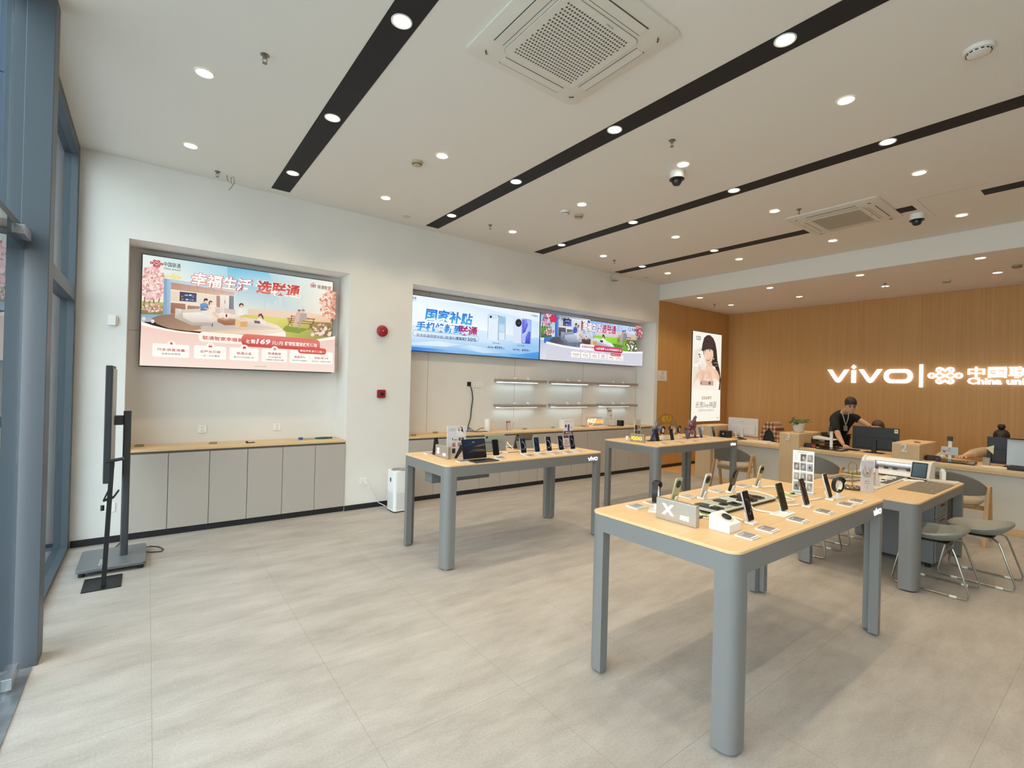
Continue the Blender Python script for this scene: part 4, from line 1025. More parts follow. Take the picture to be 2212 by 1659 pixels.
def offer_strip(a, k, warm, u0, u1, v0, v1, pillw, pillr, cards, tiny):
    """the price pills and the five white cards; k scales the lettering; boxes as (u0, v0, u1, v1) fractions"""
    Wd, Hd = a.size
    red, red2, dk = ('c8473f', 'd9594f', '4c4440') if warm else ('b81f4a', 'c8305a', '26386e')
    def box(q, col, r): a.poly(rr((q[2]-q[0])*Wd, (q[3]-q[1])*Hd, r*Hd, 5, (q[0]+q[2])/2*Wd, (q[1]+q[3])/2*Hd), col, True)
    box(pillw, 'fdf3e6' if warm else 'f6f6fc', 0.04); q = pillw
    a.text('联通智家幸福套餐', (q[0]+0.018)*Wd, q[1]*Hd + (q[3]-q[1])*Hd*0.27, 0.045*k, red, 'l', 0.02, raw=True, width=(q[2]-q[0]-0.036)*Wd)
    q = pillr
    a.poly(rr((q[2]-q[0])*Wd, (q[3]-q[1])*Hd, 0.05*Hd, 6, (q[0]+q[2])/2*Wd, (q[1]+q[3])/2*Hd), [red]*7 + [('e07a70' if warm else 'cf4b78')]*14 + [red]*7, True)
    yb = q[1]*Hd + (q[3]-q[1])*Hd*0.30; w = q[2]-q[0]
    a.text('仅需', (q[0]+w*0.05)*Wd, yb, 0.050*k, 'fff6ea', 'l', 0.02, raw=True, width=w*0.115*Wd)
    a.text('169', (q[0]+w*0.175)*Wd, yb-0.002*k, 0.078*k, 'ffffff', 'l', 0.03, 0.15, raw=True, width=w*0.175*Wd)
    a.text('元/月', (q[0]+w*0.365)*Wd, yb, 0.050*k, 'fff6ea', 'l', 0.01, raw=True, width=w*0.14*Wd)
    a.text('解锁智慧家庭新体验', (q[0]+w*0.53)*Wd, yb+0.003*k, 0.050*k, 'fff6ea', 'l', 0.022, raw=True, width=w*0.43*Wd)
    T1 = ['超多语音流量', '全屋光宽带', '联通云盘', '联通看家']; T2 = [['全家轻松畅享'], ['一主一从全覆盖'], ['最大2T空间随心存'], ['7天云端存储', 'AI摄像头首年优惠']]
    for i, q in enumerate(cards):
        w = (q[2]-q[0])*Wd; h = (q[3]-q[1])*Hd; cx = (q[0]+q[2])/2*Wd; x0, y0 = q[0]*Wd, q[1]*Hd
        if i < 4: a.disc(cx, y0+h*0.98, h*0.27, 'fefaf2', 20, raw=True)
        box(q, 'fefaf2', 0.014)
        if i < 4:
            yy = y0+h*1.03
            if i == 0: a.disc(cx, yy+h*0.05, h*0.085, red, raw=True); a.line([(cx-h*0.10, yy), (cx, yy-h*0.09), (cx+h*0.10, yy)], h*0.02, red, raw=True)
            if i == 1: a.rect(cx-h*0.12, yy-h*0.12, cx+h*0.12, yy, red, raw=True); a.line([(cx-h*0.10, yy+h*0.06), (cx, yy+h*0.11), (cx+h*0.10, yy+h*0.06)], h*0.025, red, raw=True)
            if i == 2: a.poly([(cx-h*0.13, yy-h*0.10), (cx+h*0.13, yy-h*0.10), (cx+h*0.11, yy+h*0.01), (cx+h*0.05, yy+h*0.08), (cx-h*0.06, yy+h*0.08), (cx-h*0.11, yy+h*0.01)], red, True)
            if i == 3: a.disc(cx, yy, h*0.10, red, raw=True); a.disc(cx, yy, h*0.045, 'fefaf2', raw=True)
            two = len(T2[i]) == 2
            a.text(T1[i], cx, y0+h*(0.58 if two else 0.48), 0.030*k, red, 'c', 0.018, raw=True, width=w*(0.76, 0.64, 0.52, 0.52)[i])
            for j, s in enumerate(T2[i]): a.text(s, cx, y0+h*((0.33-0.22*j) if two else 0.20), 0.020*k, dk, 'c', 0.004, raw=True, width=w*(0.52, 0.6, 0.7, (0.5, 0.7)[j])[i] if i < 3 else w*(0.5, 0.72)[j])
        else:
            pq = (q[0]+(q[2]-q[0])*0.18, q[3]-(q[3]-q[1])*0.22, q[0]+(q[2]-q[0])*0.84, q[3]+(q[3]-q[1])*0.30); box(pq, red2, 0.03)
            a.text('爱宠/康养 服务二选一', (pq[0]+pq[2])/2*Wd, pq[1]*Hd+(pq[3]-pq[1])*Hd*0.30, 0.026*k, 'fff3e6', 'c', 0.02, raw=True, width=(pq[2]-pq[0])*Wd*0.86)
            a.text('通通宠AI', x0+w*0.22, y0+h*0.42, 0.026*k, red, 'c', 0.016, raw=True, width=w*0.25); a.text('联通U爱小伴', x0+w*0.73, y0+h*0.42, 0.026*k, red, 'c', 0.016, raw=True, width=w*0.33)
            a.text('安全守护/宠语翻译', x0+w*0.22, y0+h*0.16, 0.018*k, dk, 'c', 0.004, raw=True, width=w*0.34); a.text('安全定位/一键求助/AI陪伴', x0+w*0.73, y0+h*0.16, 0.018*k, dk, 'c', 0.004, raw=True, width=w*0.46)
            a.line([(x0+w*0.455, y0+h*0.12), (x0+w*0.455, y0+h*0.58)], 0.002, 'c9b9ac', raw=True)
    a.rect(tiny[0]*Wd, tiny[1]*Hd, tiny[2]*Wd, tiny[1]*Hd+0.006*k, 'b8a79d', raw=True)

def headline(a, parts, k):
    """(text, u, v, width, fill, edge) with a thick outline"""
    Wd, Hd = a.size
    for s, u, v, w, h, fill, fill2, edge, bold in parts:
        a.text(s, u*Wd, v*Hd, h, edge, 'c', bold+0.03, 0.15, raw=True, width=(w+0.016)*Wd)
        a.text(s, u*Wd, v*Hd, h, fill, 'c', bold, 0.15, raw=True, width=w*Wd, col2=fill2)

def picture_screen(name, label, x0, x1, z0, z1, y, art, emit_mat=None, depth=0.06, group=None, case=None):
    t = thing(name, label, 'screen', (x0, y, z0), 0, group)
    w, h = x1-x0, z1-z0
    B().box(0, w, 0.0, depth, 0, h).out('case', case or mat('screen_edge', '1d2227', 0.4), t, smooth=0, bevel=0.002)
    art.out('picture', emit_mat or M_LIT, t, (0.008, -0.0008, 0.008))
    return t

# left billboard
S1 = (1.984-0.016, 1.194-0.016)
a = Art(f=HA, size=S1)
park_scene(a, True)
Wd, Hd = S1
# pale curve and pink ground below the scene
up_ = [(150, 800), (260, 838), (400, 872), (520, 892), (640, 905), (900, 930), (1200, 955), (1500, 970), (1700, 975), (1850, 968), (2020, 938)]
lo_ = [(150, 838), (260, 862), (400, 890), (520, 908), (640, 920), (900, 945), (1200, 970), (1500, 985), (1700, 992), (1850, 990), (2016, 970)]
for i in range(len(up_)-1): a.poly([up_[i], up_[i+1], lo_[i+1], lo_[i]], 'fdf6e6')
for i in range(len(lo_)-1):
    x0, x1 = lo_[i][0], lo_[i+1][0]
    f = lambda x: 1225 + (x-135)/(2010-135)*63
    l0 = (135 if i == 0 else x0); r1 = (2010 if i == len(lo_)-2 else x1)
    a.poly([lo_[i], lo_[i+1], (r1, f(r1)), (l0, f(l0))], ['f3cfc3', 'f3cfc3', 'f8e3d6', 'f8e3d6'])
for x, y in ((175, 775), (262, 800), (1900, 905), (1925, 868), (1800, 925), (1870, 918), (1960, 925)): a.disc(x, y, 20, 'f6cfc6', 6); a.disc(x+6, y-4, 11, 'fbe4dc', 6)
offer_strip(a, 1.0, True, 0, 0, 0, 0, (0.256, 0.240, 0.52, 0.335), (0.465, 0.222, 0.905, 0.345),
            [(0.052, 0.083, 0.215, 0.200), (0.236, 0.083, 0.390, 0.205), (0.407, 0.083, 0.556, 0.207), (0.573, 0.083, 0.713, 0.210), (0.728, 0.083, 0.985, 0.213)], (0.535, 0.030, 0.60))
headline(a, (('幸福生活', 0.363, 0.765, 0.295, 0.150, 'ffffff', 'fff4ea', 'd2554c', 0.028), ('选联通', 0.655, 0.770, 0.245, 0.155, 'c2302f', 'e06a5e', 'fff3e6', 0.034)), 1)
emblem(a, 0.060*Wd, 0.907*Hd, 0.028*Wd, 'c0303a', 0.13)
a.text('中国联通', 0.090*Wd, 0.895*Hd, 0.052, '33403f', 'l', 0.012, raw=True, width=0.075*Wd); a.text('China unicom', 0.090*Wd, 0.866*Hd, 0.030, '3c4a4a', 'l', 0.01, raw=True, width=0.075*Wd)
hx, hy = 0.853*Wd, 0.905*Hd
a.line([(hx-0.026, hy-0.022), (hx-0.026, hy+0.004), (hx-0.034, hy+0.004), (hx, hy+0.034), (hx+0.034, hy+0.004), (hx+0.026, hy+0.004), (hx+0.026, hy-0.022)], 0.006, 'b8323c', True, raw=True)
emblem(a, hx, hy-0.002, 0.022, 'c0303a', 0.16)
a.text('联通智', 0.879*Wd, 0.882*Hd, 0.050, '4a4038', 'l', 0.012, raw=True, width=0.060*Wd); a.text('家', 0.942*Wd, 0.880*Hd, 0.056, 'c0303a', 'l', 0.014, raw=True, width=0.022*Wd)
picture_screen('lit_billboard', 'large warm lit billboard of a pink park scene in the left niche', -0.077, 1.907, 1.735, 2.929, 6.44, a)

# blue phone offer on the left of the twin screens
T2x0, T2x1, Tz0, Tz1, Ty = 2.876, 5.452, 2.098, 2.918, 6.45
S2 = (T2x1-T2x0-0.016, Tz1-Tz0-0.016)
H2 = homog([(80, 122), (2120, 410), (60, 1020), (2105, 1160)])
a = Art(f=lambda x, y: (0.059+0.941*H2(x, y)[0], H2(x, y)[1]), size=S2)
Wd, Hd = S2
a.poly([(0, 0), (Wd, 0), (Wd, Hd), (0, Hd)], ['cfe6fb', 'bfdcf8', 'e9f5fd', 'eef8fe'], True)
a.poly([(0.0, 0.45*Hd), (0.5*Wd, 0.5*Hd), (Wd, 0.42*Hd), (Wd, 0.8*Hd), (0.4*Wd, 0.98*Hd), (0, 0.9*Hd)], ['f2fafe', 'f6fcff', 'dbecfa', 'cfe6f9', 'dcedfa', 'f4fbff'], True)
a.poly([(60, 700), (700, 800), (1300, 900), (2100, 800), (2105, 1160), (60, 1020)], ['eef7fe', 'd5eafb', 'c6e2f9', 'b9d9f6', '6fb4ee', '7db9ee'])
for pts, cs in (([(60, 955), (500, 1000), (900, 1070), (1300, 1110), (60, 1020)], ['3f8be0', '5f9fe8', 'a9d0f4', '9fcaf2', '2f78d6']),
                ([(700, 960), (1000, 935), (1400, 1000), (1700, 1070), (1200, 1060)], ['9ccbf2', 'd8ecfb', 'b6d8f5', '8fc2ef', 'cfe6f9']),
                ([(1450, 1050), (1800, 1080), (2105, 1040), (2105, 1155), (1600, 1120)], ['a9d2f4', '58a8e8', '3f97e2', '2f88da', '7dbaee']),
                ([(60, 880), (500, 870), (900, 930), (600, 960), (60, 930)], ['c2def6', 'e3f1fc', 'c9e2f8', 'e3f1fc', 'd5e9fa']),
                ([(1500, 980), (1800, 900), (2110, 820), (2108, 980), (1800, 1010)], ['b5d8f6', 'a3cdf2', 'bcdaf6', '8fc3f0', 'a3cdf2'])):
    a.poly(pts, cs)
def tx(s, x, y, w, h, c, bold=0.02, sh=0.12, c2=None): a.text(s, x, y, h, c, 'l', bold, sh, width=w, col2=c2)
a.text('国家补贴', 272, 510, 0.185, '1f74d8', 'l', 0.035, 0.12, width=0.325*Wd, col2='3fb0ea')
a.text('手机焕新到', 130, 672, 0.135, '1d68cf', 'l', 0.030, 0.12, width=0.305*Wd, col2='35a2e4')
a.text('联通', 800, 748, 0.155, '8c2474', 'l', 0.035, 0.12, width=0.140*Wd, col2='c23a72')
u0, v0 = a.m((78, 795)); u1, v1 = a.m((1135, 800))
a.line([(x, y) for x, y in rr(u1-u0, 0.084, 0.042, 8, (u0+u1)/2, v0+0.052)], 0.005, '3f7fa8', True, raw=True)
a.text('买手机享国家补贴+联通补贴', 135, 790, 0.050, '2c4a86', 'l', 0.008, width=0.275*Wd); a.text('至高直降', 775, 845, 0.052, '2c3f8a', 'l', 0.022, width=0.078*Wd); a.text('50%', 955, 860, 0.068, '26357c', 'l', 0.016, width=0.064*Wd)
for x, y, r in ((685, 400, 0.022), (575, 580, 0.012)):
    q = a.m((x, y)); a.poly([(q[0]+r*(1 if i % 2 == 0 else 0.28)*math.cos(i*math.pi/4), q[1]+r*(1 if i % 2 == 0 else 0.28)*math.sin(i*math.pi/4)) for i in range(8)], '2f86dc', True)
def quad_r(x0, y0, x1, y1, r, col):
    p, q = a.m((x0, y0)), a.m((x1, y1)); a.poly(rr(abs(q[0]-p[0]), abs(q[1]-p[1]), r, 6, (p[0]+q[0])/2, (p[1]+q[1])/2), col, True); return p, q
quad_r(1283, 428, 1560, 862, 0.030, '5f93b8'); quad_r(1288, 434, 1440, 858, 0.026, 'e3f0fa'); quad_r(1455, 452, 1555, 866, 0.024, 'b5d3ea')
for y0, y1, c in ((470, 590, '9cc4e2'), (600, 715, 'c5dff0'), (725, 855, 'dcecf6')): quad_r(1460, y0, 1550, y1, 0.004, c)
quad_r(1298, 450, 1425, 510, 0.020, 'd0e4f3'); a.disc(1325, 472, 20, '1f2f5a'); a.disc(1412, 484, 7, 'b5c9de'); quad_r(1468, 468, 1502, 476, 0.004, '1d2a50')
quad_r(1692, 480, 1840, 905, 0.028, 'd9e4f8'); quad_r(1826, 498, 1972, 915, 0.026, '5a7fd0'); 
p, q = quad_r(1832, 506, 1966, 905, 0.022, 'a9c0f2')
a.poly([(1835, 520), (1900, 515), (1925, 600), (1880, 720), (1835, 745)], ['5f5ae0', '8f9cf2', '6a4ed8', '3a3acc', '4a4ad8']); a.poly([(1890, 800), (1925, 715), (1962, 705), (1958, 905), (1880, 900)], ['4a4fd8', '6f86ee', '3f3ad0', '2f35c2', '3a44cc'])
a.line([(1835, 770), (1890, 730), (1930, 640)], 0.006, 'f2f6ff'); a.disc(1772, 570, 50, '16181f', 24, 64); a.disc(1772, 570, 40, '23262f', 20, 52); a.disc(1775, 572, 5, 'dfe8f6'); a.disc(1903, 518, 4, '1d2440')
a.text('iPhone Air', 1358, 905, 0.032, '2c3a6a', 'l', 0.012, width=0.055*Wd); a.text('限时特价', 1275, 978, 0.034, '4a3f8a', 'l', 0.014, width=0.048*Wd); a.text('4999', 1385, 992, 0.066, '3a2a7a', 'l', 0.012, width=0.060*Wd); a.text('元起', 1512, 997, 0.028, '4a3f8a', 'l', 0.01, width=0.018*Wd)
a.text('vivo X300s', 1755, 945, 0.030, '2c3a6a', 'l', 0.012, width=0.060*Wd); a.text('超级零售价:', 1680, 1015, 0.034, '4a2f8a', 'l', 0.014, width=0.062*Wd); a.text('4999', 1822, 1032, 0.062, '3a2a7a', 'l', 0.012, width=0.058*Wd); a.text('元', 1940, 1034, 0.028, '4a3f8a', 'l', 0.01, width=0.012*Wd)
a.text('id', 1968, 455, 0.05, '6f93b5', 'l', 0.0, width=0.015*Wd); a.text('联通权益', 2005, 462, 0.036, '2f6fb0', 'l', 0.018, width=0.040*Wd)
emblem(a, 0.02*Wd, 0.915*Hd, 0.028, 'c0303a', 0.14)
a.text('中国联通', 0.028*Wd, 0.925*Hd, 0.040, '2c6f9a', 'l', 0.016, raw=True, width=0.05*Wd); a.rect(0.028*Wd, 0.895*Hd, 0.078*Wd, 0.900*Hd, '5f93b8', raw=True)
picture_screen('wall_screen', 'wide blue phone offer screen, left of the twin screens', T2x0, T2x1, Tz0, Tz1, Ty, a, group='twin wall screens')

# repeat of the park picture, wider, on the right of the twin screens
T3x0, T3x1 = 5.458, 8.096
S3 = (T3x1-T3x0-0.016, Tz1-Tz0-0.016); Wd, Hd = S3
def f3(x, y):
    u, v = HA(x, y); return (u, min(0.998, max(0.002, 1.93*v-0.394)))
a = Art(f=f3, size=S3)
a.poly([(0, 0), (Wd, 0), (Wd, Hd), (0, Hd)], ['d9dbe8', 'd6d9e8', 'cfe0f4', '8ea6c8'], True)
park_scene(a, False)
cu = [(-0.001, 0.335), (0.08, 0.31), (0.16, 0.285), (0.28, 0.27), (0.45, 0.265), (0.65, 0.275), (0.80, 0.285), (0.92, 0.30), (1.001, 0.32)]
for i in range(len(cu)-1):
    (x0, y0), (x1, y1) = cu[i], cu[i+1]
    a.poly([(max(0, x0)*Wd, 0), (min(1, x1)*Wd, 0), (min(1, x1)*Wd, (y1+0.045)*Hd), (max(0, x0)*Wd, (y0+0.045)*Hd)], 'f6f8fd', True)
    a.poly([(max(0, x0)*Wd, 0), (min(1, x1)*Wd, 0), (min(1, x1)*Wd, y1*Hd), (max(0, x0)*Wd, y0*Hd)], ['d6d6e4', 'd6d6e4', 'd2d3e2', 'd2d3e2'], True)
offer_strip(a, 0.80, False, 0, 0, 0, 0, (0.312, 0.300, 0.50, 0.405), (0.452, 0.270, 0.760, 0.405),
            [(0.229, 0.085, 0.312, 0.215), (0.325, 0.085, 0.405, 0.215), (0.418, 0.085, 0.497, 0.215), (0.508, 0.085, 0.583, 0.215), (0.595, 0.085, 0.768, 0.215)], (0.49, 0.03, 0.535))
headline(a, (('幸福生活', 0.423, 0.735, 0.19, 0.165, 'ffffff', 'ffffff', '8a3a62', 0.022), ('选联通', 0.602, 0.735, 0.155, 0.170, 'b01f4a', 'c8305e', 'fdeef2', 0.026)), 0.8)
emblem(a, 0.055*Wd, 0.885*Hd, 0.036*Wd, 'd0204a', 0.2)
a.text('中国联通', 0.095*Wd, 0.885*Hd, 0.062, '1f2c4a', 'l', 0.016, raw=True, width=0.105*Wd); a.text('China unicom', 0.12*Wd, 0.845*Hd, 0.026, '2f3f5c', 'l', 0.01, raw=True, width=0.07*Wd)
hx, hy = 0.833*Wd, 0.885*Hd
a.line([(hx-0.032, hy-0.03), (hx-0.032, hy+0.004), (hx-0.042, hy+0.004), (hx, hy+0.04), (hx+0.042, hy+0.004), (hx+0.032, hy+0.004), (hx+0.032, hy-0.03)], 0.008, '5a2a5a', True, raw=True)
a.text('联通智', 0.860*Wd, 0.855*Hd, 0.058, '2a3350', 'l', 0.018, raw=True, width=0.062*Wd); a.text('家', 0.925*Wd, 0.855*Hd, 0.062, 'c01f3a', 'l', 0.02, raw=True, width=0.022*Wd)
picture_screen('wall_screen', 'wide park scene screen, right of the twin screens', T3x0, T3x1, Tz0, Tz1, Ty, a, group='twin wall screens')

# tall lit portrait poster on the oak return wall
HP = homog([(115, 105), (583, 180), (78, 1597), (547, 1585)])
SP = (1.178, 2.004); Wd, Hd = SP
a = Art(f=HP, size=SP)
a.poly([(0, 0), (Wd, 0), (Wd, Hd), (0, Hd)], ['fdf8e9', 'fbf6e6', 'f4f0e4', 'f8f4ea'], True)
a.poly([(110, 690), (330, 720), (560, 790), (555, 1085), (100, 1078)], ['ece3d3', 'e9dfd0', 'e6ddcf', 'f3e6d8', 'f0e0d2']); a.poly([(130, 420), (250, 380), (270, 600), (118, 660)], ['efe9da', 'e6dfd2', 'ded6c8', 'eae3d4'])
a.poly([(345, 178), (395, 180), (445, 230), (478, 310), (500, 440), (512, 600), (545, 740), (568, 900), (556, 1082), (530, 1080), (540, 900), (470, 700), (330, 640), (285, 560), (252, 430), (268, 320), (295, 220)], ['3a2b2c', '46363a', '3f2f33', '35272b', '2e2226', '2b2024', '2b2024', '2b2024', '2b2024', '2b2024', '2e2226', '2e2226', '33262a', '3a2b2c', '35282a', '3f2f31', '3f2f31'])
a.poly([(118, 1075), (135, 930), (165, 830), (205, 770), (330, 680), (345, 610), (420, 630), (440, 720), (510, 770), (548, 860), (540, 950), (480, 980), (220, 960)], ['f5e2d0', 'edd0b8', 'e4b89a', 'e7bfa2', 'efcbb0', 'e2b294', 'e2b294', 'efcbb0', 'edc6aa', 'e4b596', 'ecd0ba', 'f3dcc8', 'f0d6c0'])
a.poly([(100, 1078), (150, 920), (230, 880), (300, 930), (470, 890), (545, 955), (530, 1084)], ['faf0e2', 'f6e8d8', 'f3e0cd', 'f0dac6', 'f6e8d8', 'f8eee0', 'faf2e6'])
a.poly([(290, 430), (310, 400), (420, 400), (440, 440), (446, 520), (425, 600), (385, 655), (350, 665), (318, 630), (298, 560)], ['f2d2ba', 'e9c3a8', 'e9c3a8', 'efcdb4', 'eccab0', 'eac3a8', 'e9c0a4', 'e9c0a4', 'eec8ae', 'f5d8c2'])
a.poly([(262, 440), (275, 330), (330, 300), (420, 320), (462, 400), (468, 455), (400, 410), (330, 415), (290, 435)], ['352729', '42322f', '4c3b3b', '42322f', '33262a', '2e2226', '3f2f31', '4a3634', '3d2e2e'])
for x, y in ((308, 440), (384, 438)): a.disc(x, y, 17, 'fbf1e8', 12, 11); a.disc(x, y, 9, '2e1f1c'); a.line([(x-19, y-13), (x, y-19), (x+20, y-11)], 0.010, '3c2a26')
a.line([(345, 470), (340, 535), (352, 545)], 0.007, 'd8a388'); a.poly([(325, 572), (355, 578), (392, 560), (385, 592), (355, 606), (334, 598)], 'b04a42'); a.poly([(334, 577), (356, 582), (386, 567), (378, 582), (356, 590), (340, 588)], 'fdf6ee')
a.disc(448, 568, 8, 'f6efe6', 10, 12)
a.poly([(203, 465), (255, 435), (275, 440), (325, 690), (318, 740), (240, 770), (222, 740)], ['faf6ec', 'fdfaf2', 'f6f0e4', 'f0e8da', 'e9e0d2', 'e4dacb', 'efe8da'])
for x, y, r in ((214, 495, 12), (224, 535, 11), (238, 503, 6)): a.disc(x, y, r, '5a4a3c', 12, r*1.4)
# hand round the phone
for i, (x, y) in enumerate(((208, 680), (225, 720))): a.line([(x, y-25), (x+4, y+60)], 0.032, 'e9bfa2')
a.poly([(205, 790), (240, 745), (290, 770), (300, 830), (275, 920), (240, 1000), (222, 940)], ['ecc6aa', 'f0cdb2', 'e9bfa2', 'e2b294', 'e6ba9c', 'e9c0a4', 'ecc6aa'])
for q in (((245, 760), (300, 785), (305, 830)), ((240, 800), (285, 815), (290, 860)), ((300, 800), (340, 790), (372, 830), (360, 880), (320, 880))): a.line(q, 0.028, 'eebfa6')
a.poly([(330, 760), (400, 760), (430, 880), (440, 985), (400, 960), (360, 850)], ['ecc4a8', 'eec8ac', 'eac0a2', 'eecab0', 'e9bfa2', 'e6b99a'])
u0, v0 = a.m((225, 1000)); u1, v1 = a.m((445, 935)); a.poly(rr(u1-u0, v1-v0, 0.03, 5, (u0+u1)/2, (v0+v1)/2), 'c9a999', True); a.disc(380, 968, 18, '6a554c', 14, 28); a.disc(240, 968, 12, '8a6f62', 12, 18)
a.poly([(78, 1082), (556, 1088), (547, 1585), (78, 1597)], ['fbf7ea', 'fbf6e8', 'f8f3e4', 'f9f4e6'])
u0, v0 = a.m((165, 245)); u1, v1 = a.m((235, 205)); a.line(rr(u1-u0, v1-v0, 0.02, 4, (u0+u1)/2, (v0+v1)/2), 0.014, '4f4842', True, raw=True); a.rect(u0+0.05, v0+0.025, u1-0.03, v1-0.025, '6f675f', raw=True)
a.text('S50', 250, 1232, 0.095, '8a7a3a', 'l', 0.012, width=0.20*Wd); a.text('系列', 348, 1230, 0.085, '5a524a', 'l', 0.008, width=0.125*Wd)
a.text('长焦live神器', 150, 1365, 0.165, '5d5660', 'l', -0.006, 0.25, width=0.72*Wd); a.text('轻薄质感 每刻都生动', 195, 1428, 0.055, 'a39c90', 'l', 0, width=0.55*Wd)
a.text('vivo', 490, 1545, 0.04, '4f4842', 'l', 0.01, width=0.085*Wd); a.line([(450, 640), (480, 630), (510, 650)], 0.006, 'e9e4de'); a.line([(470, 685), (520, 682)], 0.006, 'cfc8c2')
t = thing('lit_poster', 'tall lit poster of a smiling long-haired woman holding a pale phone', 'poster', (9.545, YW-0.0008, 0.935))
B().box(0, 1.186, -0.018, 0, 0, 2.012).out('light_box', mat('lightbox_edge', '3a3026', 0.5), t, smooth=0, bevel=0.002)
a.out('picture', M_LIT, t, (0.004, -0.0188, 0.004))

# ------------------------------------------------------------------ lit lettering on the oak wall
t = thing('wall_sign', 'glowing white shop lettering with a knot emblem on the oak wall', 'sign', (XR-0.001, 0, 0))
M_SIGN = mat('sign_white', 'f3f2ff', 0.4, emit=1.25)
M_SIDE = mat('sign_return', '8d86a8', 0.5)
rz = -math.pi/2
wordmark('shop_word', 0.262, 0.035, M_SIGN, t, (-0.012, 3.962, 1.862), rz, sx=0.886)
B().box(-0.045, -0.010, 2.449, 2.500, 1.792, 2.205).out('divider', M_SIGN, t, smooth=0, bevel=0.004)
a = Art(step=0.00004); emblem(a, 0, 0, 0.235, 'ffffff', 0.092)
bb = B(); V = [bb.bm.verts.new((x, 0, y)) for x, y, w in a.v]
for f in a.f:
    q = [a.v[i] for i in f]
    vs_f = [bb.bm.verts.new((x, 0, y)) for x, y, w in q]; vs_b = [bb.bm.verts.new((x, -0.035, y)) for x, y, w in q]
    bb._f(vs_b); bb._f(list(reversed(vs_f)))
    for i in range(len(q)): bb._f([vs_f[i], vs_f[(i+1) % len(q)], vs_b[(i+1) % len(q)], vs_b[i]])
bmesh.ops.delete(bb.bm, geom=V, context='VERTS')
bb.out('knot_emblem', M_SIGN, t, (-0.012, 2.151, 2.003), rz, smooth=0)
solid_text('chinese_lettering', '中国联通', 0.195, 0.03, M_SIGN, t, (-0.012, 1.862, 1.985), rz, bold=0.022, width=0.98)
solid_text('english_lettering', 'China unicom', 0.150, 0.03, M_SIGN, t, (-0.012, 1.864, 1.862), rz, bold=0.030, width=0.98)

# ------------------------------------------------------------------ goods on the display tables
ZT = 0.9225
M_PHB = mat('phone_black', '141518', 0.25); M_CARD = mat('card_holder', 'efede8', 0.3)
def swoosh(w, h, c1, c2, c3):
    a = Art(step=0.00003)
    a.poly(rr(w, h, 0.006, 4, w/2, h/2), c1, True)
    a.poly([(w*0.1, h*0.95), (w*0.9, h*0.95), (w*0.95, h*0.5), (w*0.5, h*0.55)], [c2, c1, c1, c1], True)
    a.line([(w*0.25, h*0.74), (w*0.62, h*0.70), (w*0.80, h*0.52), (w*0.88, h*0.30)], 0.004, c3, raw=True)
    a.line([(w*0.22, h*0.30), (w*0.42, h*0.20), (w*0.66, h*0.24), (w*0.82, h*0.40)], 0.003, c3, raw=True)
    a.poly([(w*0.05, h*0.25), (w*0.4, h*0.05), (w*0.95, h*0.05), (w*0.95, h*0.2), (w*0.5, h*0.12)], [c2, c1, c1, c1, c1], True)
    return a
def card(label, x, y, rot=0.0, tone='6d6a68', group='clear price card holders'):
    t = thing('price_card', label, 'price card', (x, y, ZT), rot, group)
    b = B(); b.loft([[(-0.047, -0.043, 0), (0.047, -0.043, 0), (0.047, 0.043, 0), (-0.047, 0.043, 0)], [(-0.049, -0.045, 0.006), (0.049, -0.045, 0.006), (0.049, 0.045, 0.009), (-0.049, 0.045, 0.009)]])
    b.out('holder', M_CARD, t, smooth=0, bevel=0.001)
    a = Art(step=0.00004); w, h = 0.086, 0.078
    a.rect(0, 0, w, h, 'e9e6e2', raw=True); a.rect(0.004, 0.012, w-0.004, h-0.004, tone, raw=True); a.rect(0.008, h-0.022, w*0.6, h-0.014, 'c9c6c4', raw=True)
    for i in range(3): a.rect(0.008, 0.022+i*0.009, w*(0.75-0.1*i), 0.025+i*0.009, 'b3b0ae', raw=True)
    a.out('sheet', M_PRINT, t, (-0.043, -0.039, 0.0096), flat=True, rot=(0.034, 0, 0))
    return t
def stand_for(x, y, rot, label, big=False):
    t = thing('phone_stand', label, 'phone stand', (x, y, ZT), rot, 'white security phone stands')
    B().prism(rr(0.062, 0.050, 0.006, 4, 0, 0.0), 0, 0.011).out('base', M_WHITE, t, bevel=0.002)
    b = B(); b.loft([[(-0.02, 0.010, 0.0115), (0.02, 0.010, 0.0115), (0.02, 0.018, 0.0115), (-0.02, 0.018, 0.0115)], [(-0.016, 0.026, 0.055), (0.016, 0.026, 0.055), (0.016, 0.034, 0.055), (-0.016, 0.034, 0.055)]])
    b.out('cradle', M_WHITE, t, bevel=0.002)
    if big: B().box(-0.12, 0.045, -0.045, 0.045, 0.0, 0.004).out('foot_plate', M_WHITE, t, smooth=0, bevel=0.001)
    return t
